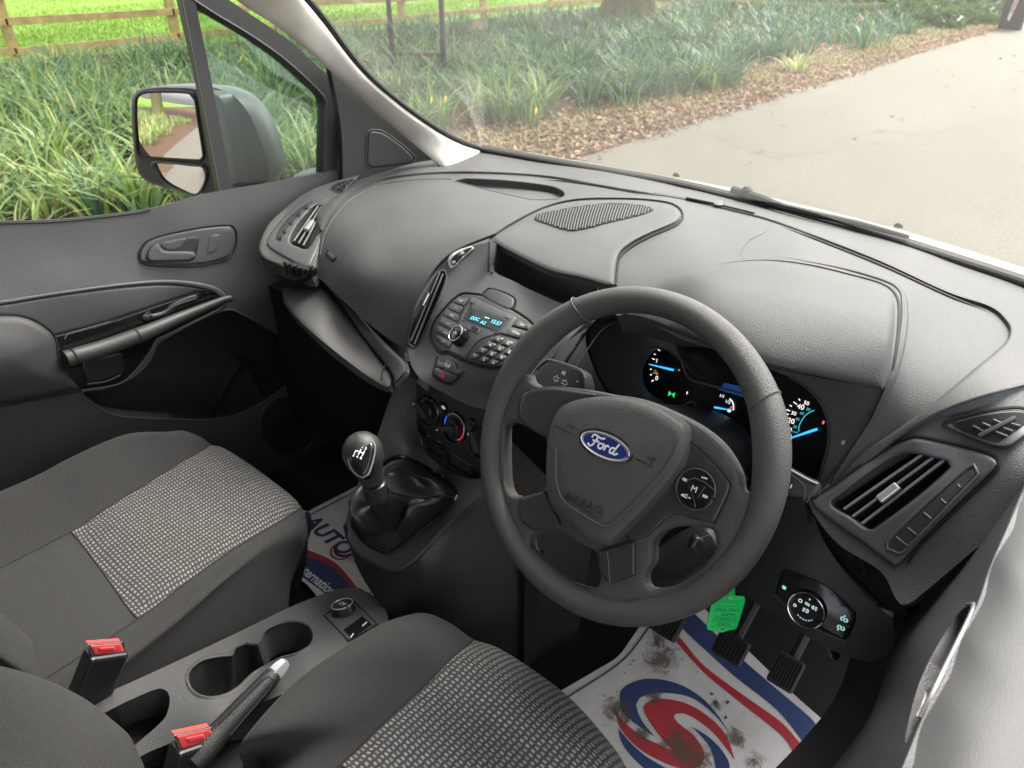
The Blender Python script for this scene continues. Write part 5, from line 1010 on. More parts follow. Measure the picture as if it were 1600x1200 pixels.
line_on('console_edge', S_GS, [(634, 562), (618, 612), (594, 680), (568, 745), (548, 800), (542, 828), (547, 845), (564, 865), (598, 884), (618, 889), (640, 879), (668, 853), (722, 796), (768, 752)], .005, M_TEX, con, lift=-.002)
S_CF = Surf([P(768, 748, x=.105), P(640, 885, x=.052), P(618, 900, x=.03), P(600, 960, x=.03), P(700, 1000, x=.10), P(850, 1060, x=.15), P(800, 820, x=.125), P(540, 850, x=-.07), P(560, 900, x=-.05), P(890, 940, x=.17)], lam=.001)
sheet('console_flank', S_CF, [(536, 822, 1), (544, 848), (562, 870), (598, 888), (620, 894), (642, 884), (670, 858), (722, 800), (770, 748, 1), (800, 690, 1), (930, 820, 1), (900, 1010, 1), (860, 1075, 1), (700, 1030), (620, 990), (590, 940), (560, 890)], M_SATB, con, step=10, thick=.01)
b3 = [V(p) for p in on(S_GS, smooth_line(boot, True, 9))]
line_on('gaiter_ring', S_GS, boot, .0028, M_GLOSS, con, closed=True, lift=.001)
lever = thing('gear_lever', 'black gear lever with gloss knob and creased leather gaiter', 'gear lever', (0, -.06, .31))
kc = P(570, 716, x=-.012); col = P(588, 768, x=-.004); cb = sum(b3, V((0, 0, 0))) / len(b3)
k = len(b3); rings = []; axl = (col - cb).normalized(); NR = 22
for j in range(NR + 1):
    f_ = j / NR; ring = []
    for i, p in enumerate(b3):
        th_ = 2 * pi * i / k; c_ = cb.lerp(col, f_); rad = (p - cb); rl = rad.length
        rr = .02 + (rl * .97 - .02) * (1 - f_) ** 1.25
        fold = 1 + f_ * (1 - f_) * (.55 * sin(2 * th_ + 6.6 * f_) + .62 * (abs(sin(2.5 * th_ - 2.2 * f_ + .6)) - .6) + .45 * (abs(sin(4.5 * th_ + 5 * f_)) - .6))
        hgt_ = .62 * f_ ** 1.5 + .38 * f_; up = .014 * sin(3 * th_ + 6 * f_) * sin(pi * f_) + .020 * sin(pi * min(1, f_ * 2.2)) * (.7 + .5 * sin(2 * th_ + 1)) - .016 * math.exp(-((f_ - .62) / .16) ** 2)
        q = cb.lerp(col, hgt_) + (rad - axl * rad.dot(axl)) / max(rl, 1e-6) * rr * max(.35, fold) + axl * up + (axl * rad.dot(axl)) * (1 - f_) ** 2; ring.append(q)
    rings.append(ring)
vs = [p for r_ in rings for p in r_]; fs = [(j * k + i, j * k + (i + 1) % k, (j + 1) * k + (i + 1) % k, (j + 1) * k + i) for j in range(NR) for i in range(k)]
gt = mk('gaiter', vs, fs, mat('black_leather', (.017, .016, .016), .40, bump=(70, 1.0, 'noise')), lever); md = gt.modifiers.new('smooth', 'SUBSURF'); md.levels = 1; md.render_levels = 1
mk('gaiter_stitching', *tube('', [rings[j][int(k * .52)] + V((0, -.001, .001)) for j in range(0, NR)], .0016, None, data=True, n=5), M_SEAM, gt)
ka = (kc - col).normalized(); kx = ka.cross(V((0, 1, 0))).normalized(); ky = ka.cross(kx)
mk('collar', *lathe((col - ka * .012, kx, ky, ka), [(.0175, 0), (.0185, .006), (.0165, .020), (.0175, .026), (.015, .028)], 28), M_SATB, lever)
kv = []; kf_ = []; prof = [(-.042, .0165), (-.030, .0175), (-.018, .021), (-.004, .0265), (.012, .0285), (.024, .026), (.034, .019), (.040, .010), (.042, .001)]; n = 28
vw = (CAM - kc).normalized()
for h_, r_ in prof:
    for i in range(n): a = 2 * pi * i / n; kv.append(kc + ka * h_ + kx * (r_ * cos(a)) + ky * (r_ * 1.05 * sin(a)))
for j in range(len(prof) - 1):
    for i in range(n): kf_.append((j * n + i, j * n + (i + 1) % n, (j + 1) * n + (i + 1) % n, (j + 1) * n + i))
kn = mk('knob', kv, kf_, M_DARK, lever)
kd = ((CAM - kc).normalized() + V((-.30, -.05, .25))).normalized(); S_KB = PlaneS(kc + kd * .0295, kd)
cap = inlay('knob_cap', S_KB, [(545, 706), (552, 694), (566, 688), (580, 690), (584, 700), (580, 722), (574, 740), (566, 744), (554, 736), (546, 722)], .004, M_GLOSS, kn, bevel=.006, step=4, base=-.022, crown=.003)
line_on('cap_rim', S_KB, [(544, 706), (551, 693), (566, 687), (581, 689), (586, 700), (582, 722), (575, 741), (566, 746), (553, 738), (545, 723)], .0012, M_SILVER, cap, closed=True, lift=-.001)
gf = frame(S_KB, 562, 706, (10, 4)); s_ = .0042
mk('gear_pattern', *stroke(gf, [[(-s_ * 1.4, s_), (-s_ * 1.4, -s_)], [(0, s_), (0, -s_)], [(s_ * 1.4, s_), (s_ * 1.4, -s_)], [(-s_ * 1.4, 0), (s_ * 1.4, 0)]], .00055, lift=.0078), M_LIT, cap)
for c_, x, y in (('1', -1.4, 1.8), ('3', 0, 1.8), ('5', 1.4, 1.8), ('2', -1.4, -1.8), ('4', 0, -1.8), ('R', 1.4, -1.8)): text('gear_numeral', c_, (gf[0] + gf[1] * (x * s_) + gf[2] * (y * s_), gf[1], gf[2], gf[3]), .0052, M_LIT, cap, lift=.0078)

# ================================================================== CENTRE TRAY, HANDBRAKE, BUCKLES
S_TR = Surf([P(520, 935, x=-.078), P(130, 1095, x=-.092), P(605, 965, x=.05), P(210, 1165, x=.0), P(390, 1030, x=-.03), P(300, 1020, x=-.085), P(330, 1090, x=.015), P(470, 1010, x=.02), P(100, 1150, x=-.07), P(280, 1200, x=.06), P(545, 925, x=-.06)], lam=.002)
M_TRAY = mat('tray_plastic', (.048, .047, .048), .52, bump=(1000, .4, 'grain'), var=(8, .05))
tray_t = thing('centre_tray', 'grey centre tray between the seats with two cup holders and a power socket', 'centre console', (-.02, -.3, .05))
cups = [(292, 1062), (296, 1045), (316, 1030), (342, 1024), (362, 1022), (366, 1012), (385, 1004), (402, 1006), (412, 985), (436, 973), (462, 970), (484, 978), (491, 994), (484, 1010), (462, 1022), (440, 1028), (424, 1036), (396, 1052), (375, 1072), (352, 1086), (322, 1090), (300, 1080)]
bin_ = [(148, 1122, 1), (190, 1100), (240, 1078), (256, 1077), (265, 1088), (262, 1112), (250, 1130), (206, 1168, 1), (170, 1150)]
tp = sheet('tray_top', S_TR, [(60, 1135, 1), (130, 1098), (200, 1068), (300, 1022), (380, 984), (450, 950), (500, 930), (535, 919), (566, 922), (592, 938), (606, 962), (608, 985, 1), (560, 1020), (500, 1060), (440, 1085), (380, 1110), (280, 1155), (210, 1190), (205, 1240, 1), (60, 1240, 1)], M_TRAY, tray_t, step=8, thick=.05, holes=[cups, bin_])
well('cup_holder', S_TR, cups, .075, M_SATB, tp, seg=4); well('coin_bin', S_TR, bin_, .07, M_SATB, tp, seg=4)
line_on('cup_floor_ring', S_TR, [(328, 1092), (345, 1076), (370, 1070)], .003, M_SATB, tp, lift=-.06)
line_on('cup_rim', S_TR, cups, .0028, M_TRAY, tp, closed=True, lift=-.001)
sk = inlay('socket_plate', S_TR, [(508, 961, 1), (536, 940, 1), (552, 940), (588, 975, 1), (545, 1000, 1)], .002, M_TRAY, tp, bevel=.001, step=6, sm=False)
line_on('plate_seam', S_TR, [(507, 962), (536, 939), (553, 939), (590, 976), (545, 1002)], .0015, M_SEAM, sk, closed=True, lift=.001, seg=99)
sf = frame(S_TR, 538, 958, (10, 5)); pc = mk('power_socket', *lathe(sf, [(.019, .001), (.018, .012), (.0165, .016), (.001, .0165)], 32), M_SATB, sk)
mk('socket_ring', *tube('', [sf[0] + sf[1] * (.0165 * cos(a)) + sf[2] * (.0165 * sin(a)) + sf[3] * .016 for a in np.linspace(0, 2 * pi, 30)[:-1]], .0010, None, True, data=True), M_SILVER, pc)
text('socket_legend', '12V', raised(sf, .0166), .010, M_WHITE, pc)
inlay('socket_switch', S_TR, [(536, 984, 1), (566, 962, 1), (582, 976, 1), (549, 998, 1)], .003, M_GLOSS, sk, bevel=.001, step=8, sm=False)
for a, b in (((548, 996), (552, 990)), ((566, 978), (573, 972))): line_on('switch_tick', S_TR, [a, b], .0008, M_WHITE, sk, lift=.0035)
M_STONE = mat('floor_trim', (.03, .03, .031), .6, bump=(200, .4, 'noise'))
hb = thing('handbrake', 'black handbrake lever with silver release button beside the cup holders', 'handbrake', (.05, -.35, .2))
a, b = P(300, 1190, x=.075), P(430, 1052, x=.06); d_ = (b - a); N_ = 14; pts = [a + d_ * (i / N_) for i in range(N_ + 1)]
mk('grip', *tube('', pts, [.016, .017, .017, .0162, .0155, .015, .0148, .0145, .0142, .014, .0136, .0133, .013, .0127, .011], None, data=True, n=18), mat('grip_leather', (.017, .017, .017), .45, bump=(620, .5, 'grain')), hb)
dv = d_.normalized(); bt = mk('release_button', *tube('', [b - dv * .002, b + dv * .010, b + dv * .018, b + dv * .021], [.0115, .0105, .008, .002], None, data=True, n=6), M_SILVER, hb)
up_ = (CAM - a.lerp(b, .5)).normalized(); sdv = dv.cross(up_).normalized(); up_ = sdv.cross(dv)
mk('grip_seam', *tube('', [a.lerp(b, t) + up_ * (.0155 - .004 * t) + sdv * w_ for t, w_ in ((.35, .012), (.6, .0105), (.85, .009), (.93, .004), (.93, -.003), (.85, -.006), (.6, -.007), (.35, -.008))], .0012, None, data=True, n=5), M_SEAM, hb)
mk('lever_slot', *box((.075, -.36, .20), .045, .30, .012, y=(0, -1, .3)), M_VOID, tray_t, smooth=False)
M_BUCK = mat('buckle_black', (.014, .014, .015), .32); M_REDB = mat('buckle_red', (.72, .07, .07), .42)
def buckle(quad_px, xs, base, lab):
    t = thing('seatbelt_buckle', lab, 'seatbelt buckle', tuple(base), 'seatbelt buckles beside the centre tray')
    c = [P(*q, x=xs) for q in quad_px]; cm = sum(c, V((0, 0, 0))) / 4; ux = ((c[1] - c[0]) + (c[2] - c[3])).normalized(); n = (c[1] - c[0]).cross(c[3] - c[0]).normalized(); n = n if n.dot(CAM - cm) > 0 else -n
    ax = (cm - V(base)).normalized(); uy = ax.cross(ux).normalized(); ux = uy.cross(ax).normalized(); wx = ((c[1] - c[0]).length + (c[2] - c[3]).length) / 2
    S_B = PlaneS(cm, n); L = (cm - V(base)).length
    bevel_obj(mk('housing', *box(cm - ax * (L / 2 + .002), wx + .008, .026, L, ux, uy, ax), M_BUCK, t, smooth=False), .004)
    g = [(*q, 1) for q in quad_px]; r_ = inlay('release_button', S_B, g, .006, M_REDB, t, bevel=.003, step=6, sm=False, base=-.008)
    mx = np.mean(quad_px, axis=0); sl = [(*qlerp(mx, q, .55), 1) for q in quad_px]
    inlay('button_dish', S_B, sl, .0075, mat('buckle_red_dish', (.64, .05, .055), .5), r_, bevel=.003, step=5, sm=False)
    ll = [qlerp(mx, q, 1.06) for q in quad_px]; line_on('button_rim', S_B, ll, .0018, M_BUCK, r_, closed=True, lift=.002, seg=99)
    line_on('rim_glint', S_B, [ll[3], ll[0], ll[1]], .0007, M_SILVER, r_, lift=.0042, seg=99)
buckle([(139, 1008), (190, 1004), (195, 1021), (147, 1025)], -.086, P(120, 1135, x=-.092), 'red-buttoned seatbelt buckle standing against the passenger seat cushion')
buckle([(274, 1150), (329, 1138), (339, 1158), (284, 1172)], .068, P(268, 1290, x=.07), 'red-buttoned seatbelt buckle standing behind the handbrake by the driver seat')

# ================================================================== SEATS
def weave(name, base, hi, sc, gap, gcol, rough=.85):
    """two-tone woven cloth: short pale threads in rows over a dark ground (UV in metres)"""
    m = bpy.data.materials.new(name); m.use_nodes = True; n, l = nodes(m); b = n['Principled BSDF']; b.inputs['Roughness'].default_value = rough; b.inputs['Specular IOR Level'].default_value = .3
    b.inputs['Sheen Weight'].default_value = .06; b.inputs['Sheen Roughness'].default_value = .5
    uv = n.new('ShaderNodeUVMap'); mp = n.new('ShaderNodeMapping'); mp.inputs['Scale'].default_value = (sc[0], sc[1], 1); l.new(uv.outputs[0], mp.inputs[0])
    br = n.new('ShaderNodeTexBrick'); br.offset = .12; br.offset_frequency = 2; br.inputs['Scale'].default_value = 1; br.inputs['Mortar Size'].default_value = gap; br.inputs['Mortar Smooth'].default_value = .35; br.inputs['Bias'].default_value = 0
    br.inputs['Brick Width'].default_value = 1; br.inputs['Row Height'].default_value = 1; br.inputs['Color1'].default_value = (*base, 1); br.inputs['Color2'].default_value = (*hi, 1); br.inputs['Mortar'].default_value = (*gcol, 1)
    l.new(mp.outputs[0], br.inputs['Vector'])
    ns = n.new('ShaderNodeTexNoise'); ns.inputs['Scale'].default_value = 900; ns.inputs['Detail'].default_value = 2; tc = n.new('ShaderNodeTexCoord'); l.new(tc.outputs['Object'], ns.inputs['Vector'])
    mx = n.new('ShaderNodeMix'); mx.data_type = 'RGBA'; mx.blend_type = 'MULTIPLY'; mx.inputs[0].default_value = .35; l.new(br.outputs[0], mx.inputs[6]); l.new(ns.outputs[0], mx.inputs[7]); l.new(mx.outputs[2], b.inputs['Base Color'])
    bp = n.new('ShaderNodeBump'); bp.invert = True; bp.inputs['Strength'].default_value = .8; bp.inputs['Distance'].default_value = .001; l.new(br.outputs['Fac'], bp.inputs['Height']); l.new(bp.outputs[0], b.inputs['Normal']); return m
M_INS = weave('checked_seat_cloth', (.18, .175, .168), (.28, .272, .261), (108, 196), .27, (.045, .044, .043))
M_CLOTH = weave('charcoal_seat_cloth', (.040, .039, .0375), (.064, .062, .060), (420, 460), .26, (.022, .021, .021))
M_CLOTH2 = weave('plain_seat_cloth', (.034, .033, .032), (.054, .0525, .051), (440, 460), .24, (.030, .029, .028))
def seat(name, lab, rows_, seat_x, mirror, back):
    t = thing(name, lab, 'car seat', (seat_x, -.3, 0))
    A = grid(rows_, 10, 10); H, W = A.shape[:2]
    # seams: a shallow furrow along the borders between the cloths
    return t, A
def sub(A, c0, c1, r0, r1): return A[r0:r1 + 1, c0:c1 + 1]
def furrow(A, cols, rows, depth=.006, w=1.6):
    B = A.copy(); H, W = A.shape[:2]; N_ = np.cross(np.gradient(A, axis=1), np.gradient(A, axis=0)); N_ /= np.linalg.norm(N_, axis=2)[..., None] + 1e-9; N_ *= np.sign(N_[..., 2:3] + 1e-9)
    D = np.zeros((H, W)); J, I = np.meshgrid(np.arange(W), np.arange(H))
    for c, (a, b) in cols: D += depth * np.exp(-((J - c) / w) ** 2) * ((I >= a) & (I <= b))
    for r, (a, b) in rows: D += depth * np.exp(-((I - r) / w) ** 2) * ((J >= a) & (J <= b))
    return B - N_ * np.minimum(D, depth)[..., None]
def build_seat(name, lab, px_rows, cx, extra):
    t = thing(name, lab, 'car seat', (cx, -.3, 0)); A = grid(px_rows, 10, 10)
    H_, W_ = A.shape[:2]; J_, I_ = np.meshgrid(np.arange(W_), np.arange(H_)); rs = np.random.default_rng(int(abs(cx) * 1000)); wv_ = sum(rs.uniform(.3, 1) * np.sin(I_ * rs.uniform(.08, .45) + J_ * rs.uniform(-.3, .3) + rs.uniform(0, 6)) for _ in range(9)) / 9
    A[..., 2] += .0035 * wv_ * np.clip(I_ / 6, 0, 1)
    # columns: 0 outer low,10 outer bolster,20 seam,30 mid,40 seam,50 bolster,60 side,70 low
    A = furrow(A, [(20, (0, 60)), (40, (0, 60))], [(10, (20, 40))])
    grid_obj('cushion_bolster', sub(A, 0, 20, 0, A.shape[0] - 1), M_CLOTH, t); grid_obj('cushion_bolster', sub(A, 40, 70, 0, A.shape[0] - 1), M_CLOTH, t)
    grid_obj('cushion_insert', sub(A, 20, 40, 10, A.shape[0] - 1), M_INS, t, flat=True); grid_obj('cushion_rear', sub(A, 20, 40, 0, 10), M_CLOTH2, t, flat=True)
    for nm, L in (('seam', A[:61, 20]), ('seam', A[:61, 40]), ('seam', A[10, 20:41])): mk(nm, *tube('', [V(p) for p in L[::2]], .0016, None, data=True, n=5), M_SEAM, t)
    return t, A
def PR(L): return [p if isinstance(p, V) else P(p[0], p[1], z=p[2]) for p in L]
r1 = PR([V((-.60, -.40, .16)), (38, 752, .335), (110, 826, .292), (160, 890, .287), (214, 962, .290), (262, 975, .300), (268, 1010, .262), V((-.085, -.40, .10))])
r2 = PR([V((-.60, -.30, .16)), (110, 715, .338), (180, 782, .294), (232, 838, .290), (290, 905, .293), (345, 905, .305), (345, 942, .27), V((-.085, -.32, .10))])
r3 = PR([V((-.59, -.19, .16)), (190, 681, .338), (252, 738, .296), (306, 786, .292), (372, 850, .295), (415, 848, .306), (420, 888, .268), V((-.105, -.235, .10))])
r4 = PR([V((-.58, -.11, .15)), (255, 676, .325), (312, 702, .295), (370, 742, .294), (444, 806, .294), (468, 812, .296), (470, 852, .258), P(450, 928, z=.10)])
r5 = PR([V((-.56, -.065, .13)), (290, 680, .295), (334, 692, .278), (396, 729, .276), (476, 792, .272), (478, 808, .268), (476, 850, .225), P(460, 912, z=.08)])
r6 = [p + V((-.022, .004, -.07)) for p in r5]; r7 = [p + V((-.06, -.03, -.16)) for p in r5]
r0 = [p + (p - q) * 2.2 + V((0, 0, .02)) for p, q in zip(r1, r2)]
pseat, A_ = build_seat('passenger_seat', 'charcoal passenger seat with pale checked cloth panel on its cushion', [r0, r1, r2, r3, r4, r5, r6, r7], -.31, None)
# driver's seat: same cushion carried across
q1 = PR([V((.085, -.42, .10)), V((.115, -.40, .262)), (530, 1190, .290), V((.335, -.335, .284)), V((.46, -.33, .288)), V((.55, -.33, .33)), V((.60, -.33, .25)), V((.60, -.33, .12))])
q2 = PR([V((.085, -.33, .10)), (378, 1158, .320), (600, 1126, .292), V((.335, -.265, .288)), V((.465, -.262, .290)), V((.55, -.26, .335)), V((.60, -.25, .25)), V((.60, -.25, .12))])
q3 = PR([V((.085, -.25, .10)), (452, 1075, .322), (665, 1066, .294), V((.338, -.195, .290)), V((.468, -.190, .292)), V((.55, -.19, .335)), V((.60, -.18, .25)), V((.60, -.18, .12))])
q4 = PR([V((.088, -.185, .09)), (535, 1012, .318), (712, 1019, .295), (800, 1078, .294), V((.47, -.135, .292)), V((.545, -.14, .32)), V((.59, -.13, .24)), V((.59, -.13, .12))])
q5 = PR([V((.095, -.15, .08)), (596, 976, .295), (738, 997, .280), (870, 1081, .278), (985, 1203, .278), V((.53, -.112, .29)), V((.58, -.10, .22)), V((.58, -.10, .10))])
qa = PR([V((.12, -.125, .06)), (655, 966, .255), (742, 997, .25), (880, 1086, .25), (990, 1208, .25), V((.53, -.10, .25)), V((.57, -.085, .2)), V((.57, -.085, .10))])
q6 = [p + V((0, .0, -.06)) for p in qa]; q0 = [p + (p - q) * 2.2 + V((0, 0, .02)) for p, q in zip(q1, q2)]
dseat, B_ = build_seat('driver_seat', 'charcoal driver seat with checked cloth panel in the foreground below the wheel', [q0, q1, q2, q3, q4, q5, qa, q6], .335, None)
mk('seat_base', *box((-.33, -.42, .09), .26, .40, .17), M_SATB, pseat, smooth=False); mk('seat_base', *box((.345, -.33, .09), .42, .36, .17), M_SATB, dseat, smooth=False)
# backrests (their lower bolsters show at the left edge)
def backrest(t, pts, ylean, m=M_CLOTH):
    rows_ = pts; A = grid(rows_, 8, 8); return grid_obj('backrest', A, m, t)
def lerp_row(a, b, f): return [p.lerp(q, f) for p, q in zip(a, b)]
bl0 = [P(-60, 935, z=.36), P(-5, 955, z=.345), P(26, 985, z=.33), P(42, 1025, z=.315), P(46, 1060, z=.30), P(30, 1075, z=.26), P(-60, 1050, z=.25)]
bl1 = [p + V((0, -.09, .26)) for p in bl0]; bl2 = [p + V((0, -.20, .55)) for p in bl0]
A = grid([[p + V((0, .02, -.08)) for p in bl0], bl0, [p + V((0, -.04, .12)) for p in bl0], bl1, bl2], 8, 6); grid_obj('backrest', A, M_CLOTH, pseat)
dl0 = [P(-90, 1042, z=.46), P(-20, 1053, z=.455), P(50, 1072, z=.45), P(110, 1100, z=.435), P(160, 1138, z=.41), P(196, 1172, z=.38), P(218, 1215, z=.345), P(225, 1290, z=.30)]
A = grid([[p + V((.02, .01, -.04)) for p in dl0], dl0, [p + V((.03, -.03, .03)) for p in dl0], [p + V((.12, -.12, .03)) for p in dl0], [p + V((.25, -.2, .06)) for p in dl0]], 8, 6)
grid_obj('backrest', A, M_CLOTH2, dseat, thick=.01)
# ================================================================== FLOOR MATS AND PEDALS
M_PAPER = ground_mat('dusty_paper', [(.35, (.40, .375, .35)), (.5, (.49, .465, .44)), (.7, (.55, .53, .50))], 5, .75, (11, .22))
M_PBLUE = mat('print_blue', (.014, .034, .11), .6, var=(9, .15)); M_PRED = mat('print_red', (.33, .018, .026), .6, var=(9, .15))
M_DIRT = mat('dried_mud', (.075, .06, .045), .95, bump=(90, .8, 'noise'))
S_M1 = Surf([P(880, 1082, z=.03), P(1000, 985, z=.05), P(1080, 955, z=.085), P(1298, 1136, z=.05), P(1230, 1210, z=.02), P(900, 1210, z=.012), P(1090, 1100, z=.025), P(1180, 1040, z=.06)], lam=.001)
def flat(S, name, outline, h, m, parent, sm=True, step=10): return inlay(name, S, outline, h, m, parent, bevel=0, step=step, sm=sm, base=h - .0012, seg=6)
mat1 = tag(sheet('paper_floor_mat', S_M1, [(868, 1084, 1), (930, 1048), (965, 1026), (985, 1000), (1003, 975), (1040, 935, 1), (1100, 950, 1), (1160, 1008), (1235, 1080), (1299, 1136, 1), (1262, 1180), (1225, 1225, 1), (900, 1260, 1)], M_PAPER, None, step=10, thick=.0012), 'white paper mat with red and blue swirl and muddy marks in the driver footwell', 'floor mat', 'paper floor mats')
flat(S_M1, 'blue_band', [(1072, 958, 1), (1086, 960), (1140, 1012), (1200, 1065), (1268, 1123), (1274, 1136), (1270, 1147), (1258, 1163, 1), (1215, 1110), (1150, 1058), (1105, 1018), (1075, 990), (1058, 970)], .0008, M_PBLUE, mat1)
flat(S_M1, 'red_band', [(1050, 985, 1), (1066, 1000), (1100, 1040), (1160, 1085), (1220, 1128), (1252, 1164, 1), (1244, 1185, 1), (1222, 1150), (1160, 1100), (1105, 1055), (1070, 1018), (1048, 990)], .0008, M_PRED, mat1)
line_on('border_line', S_M1, [(884, 1091), (940, 1056), (975, 1030), (1000, 1000), (1022, 968)], .0016, M_PBLUE, mat1, lift=.0002)
line_on('border_line', S_M1, [(1263, 1150), (1258, 1165), (1232, 1205)], .0016, M_PBLUE, mat1, lift=.0002)
flat(S_M1, 'swirl_upper_blue', [(970, 1095, 1), (969, 1082), (980, 1070), (1006, 1061), (1035, 1062), (1068, 1072), (1100, 1093), (1122, 1118), (1138, 1142, 1), (1118, 1118), (1085, 1092), (1050, 1083), (1020, 1084), (1000, 1090), (994, 1100), (1002, 1124), (1022, 1150, 1), (990, 1128), (972, 1110)], .0008, M_PBLUE, mat1)
flat(S_M1, 'swirl_red', [(961, 1106, 1), (972, 1124), (1000, 1148), (1040, 1168), (1052, 1172, 1), (1030, 1148), (1010, 1118), (1006, 1104), (1018, 1094), (1040, 1092), (1075, 1100), (1110, 1122), (1135, 1150), (1148, 1187, 1), (1120, 1150), (1090, 1125), (1066, 1114), (1053, 1118), (1060, 1130), (1085, 1150), (1100, 1175), (1095, 1196), (1070, 1201), (1040, 1192), (1000, 1170), (970, 1138)], .0008, M_PRED, mat1)
flat(S_M1, 'swirl_lower_blue', [(966, 1138, 1), (985, 1160), (1010, 1182), (1050, 1205), (1090, 1225, 1), (1040, 1222), (1000, 1194), (974, 1164)], .0008, M_PBLUE, mat1)
flat(S_M1, 'swirl_tail_blue', [(1082, 1136, 1), (1108, 1152), (1130, 1175), (1140, 1200), (1120, 1222, 1), (1118, 1195), (1108, 1165)], .0008, M_PBLUE, mat1)
def stain(m, spots, col=(.062, .045, .031)):
    """dried mud on the mat: soft-edged smears with a ragged outline round fixed places on the mat"""
    n, l = nodes(m); b = n['Principled BSDF']; lk = [x for x in m.node_tree.links if x.to_socket == b.inputs['Base Color']]; src = lk[0].from_socket
    geo = n.new('ShaderNodeNewGeometry'); tot = None
    for (p, rx) in spots:
        d = n.new('ShaderNodeVectorMath'); d.operation = 'DISTANCE'; l.new(geo.outputs['Position'], d.inputs[0]); d.inputs[1].default_value = tuple(p)
        r = n.new('ShaderNodeMapRange'); r.inputs['From Min'].default_value = 0; r.inputs['From Max'].default_value = rx; r.inputs['To Min'].default_value = 1; r.inputs['To Max'].default_value = 0; l.new(d.outputs['Value'], r.inputs[0])
        if tot is None: tot = r.outputs[0]
        else: a = n.new('ShaderNodeMath'); a.operation = 'MAXIMUM'; l.new(tot, a.inputs[0]); l.new(r.outputs[0], a.inputs[1]); tot = a.outputs[0]
    out = None
    for sc, lo, hi, dist in ((34, .52, .80, 1.5), (120, .66, .80, 0)):
        ns = n.new('ShaderNodeTexNoise'); ns.inputs['Scale'].default_value = sc; ns.inputs['Detail'].default_value = 9; ns.inputs['Roughness'].default_value = .68; ns.inputs['Distortion'].default_value = dist; l.new(geo.outputs['Position'], ns.inputs['Vector'])
        a = n.new('ShaderNodeMath'); a.operation = 'MULTIPLY_ADD'; l.new(tot, a.inputs[0]); a.inputs[1].default_value = .42; l.new(ns.outputs[0], a.inputs[2])
        r = n.new('ShaderNodeMapRange'); r.interpolation_type = 'SMOOTHSTEP'; r.inputs['From Min'].default_value = lo + .10; r.inputs['From Max'].default_value = hi + .08; r.inputs['To Max'].default_value = .85; l.new(a.outputs[0], r.inputs[0])
        if out is None: out = r.outputs[0]
        else: q = n.new('ShaderNodeMath'); q.operation = 'MAXIMUM'; l.new(out, q.inputs[0]); l.new(r.outputs[0], q.inputs[1]); out = q.outputs[0]
    mx = n.new('ShaderNodeMix'); mx.data_type = 'RGBA'; l.new(out, mx.inputs[0]); l.new(src, mx.inputs[6]); mx.inputs[7].default_value = (*col, 1); l.new(mx.outputs[2], b.inputs['Base Color'])
spots = [(pt(S_M1, *q), r_ * .88) for q, r_ in (((1035, 1028), .055), ((1030, 1003), .04), ((962, 1108), .05), ((975, 1122), .035), ((1000, 1145), .03), ((1062, 1168), .06), ((1090, 1185), .055), ((1150, 1152), .03), ((1178, 1192), .03), ((1022, 1090), .03), ((1118, 1102), .018))]
for m_ in (M_PAPER, M_PBLUE, M_PRED): stain(m_, spots)
sp = []
for (x, y, r_) in [(1112, 1085, 3.2), (1118, 1098, 4), (1137, 1098, 3.6), (1134, 1122, 3), (1028, 1005, 3), (1026, 1008, 2), (990, 1033, 1.8), (985, 1039, 1.4), (963, 1082, 1.5), (1066, 1031, 1.6), (1163, 1113, 1.3), (976, 1052, 1.2), (1045, 1050, 1.4), (1012, 1090, 1.6), (1180, 1121, 1.2), (1147, 1140, 1.4), (1170, 1150, 1.1), (1090, 1050, 1.1)]:
    k_ = 10; q = [(x + r_ * random.uniform(.6, 1.15) * cos(2 * pi * i / k_), y + .8 * r_ * random.uniform(.6, 1.15) * sin(2 * pi * i / k_)) for i in range(k_)]
    p3 = on(S_M1, q) + normals(S_M1, q) * .0016; mk('mud_crumb', list(map(V, p3)) + [V(p3.mean(0)) + nrm(S_M1, x, y) * .0012], [(i, (i + 1) % k_, k_) for i in range(k_)], M_DIRT, mat1)
M_PAPER2 = ground_mat('clean_paper_brightened', [(.35, (.62, .60, .57)), (.5, (.70, .68, .65)), (.7, (.74, .72, .70))], 5, .7, (11, .2))  # clean paper, its colour also raised to make up for footwell shade
S_M2 = Surf([P(480, 800, z=.02), P(545, 765, z=.02), P(620, 740, z=.03), P(475, 925, z=.012), P(600, 930, z=.012), P(520, 850, z=.015), P(430, 880, z=.015)], lam=.001)
mat2 = tag(sheet('paper_floor_mat', S_M2, [(400, 850, 1), (478, 801), (545, 766), (640, 715, 1), (660, 900, 1), (640, 940), (583, 934, 1), (597, 925, 1), (600, 940, 1), (575, 955, 1), (505, 945), (470, 905), (430, 890, 1)][:4] + [(640, 880, 1), (598, 923, 1), (582, 935, 1), (560, 918), (540, 935), (500, 938, 1), (466, 904), (400, 900, 1)], M_PAPER2, None, step=9, thick=.0012), 'white paper mat lettered AUTO in the passenger footwell, mostly hidden by the gear console', 'floor mat', 'paper floor mats')
flat(S_M2, 'blue_field', [(440, 860, 1), (478, 868), (520, 886), (552, 915, 1), (558, 926, 1), (520, 935), (500, 921), (466, 897), (440, 880, 1)], .0008, M_PBLUE, mat2)
flat(S_M2, 'red_edge', [(440, 848, 1), (480, 859), (525, 880), (558, 918, 1), (550, 919, 1), (520, 887), (478, 869), (440, 858, 1)], .0010, M_PRED, mat2)
line_on('border_line', S_M2, [(478, 808), (545, 773), (600, 745)], .0014, M_PBLUE, mat2, lift=.0002); line_on('border_line', S_M2, [(576, 928), (592, 916)], .0014, M_PBLUE, mat2, lift=.0002)
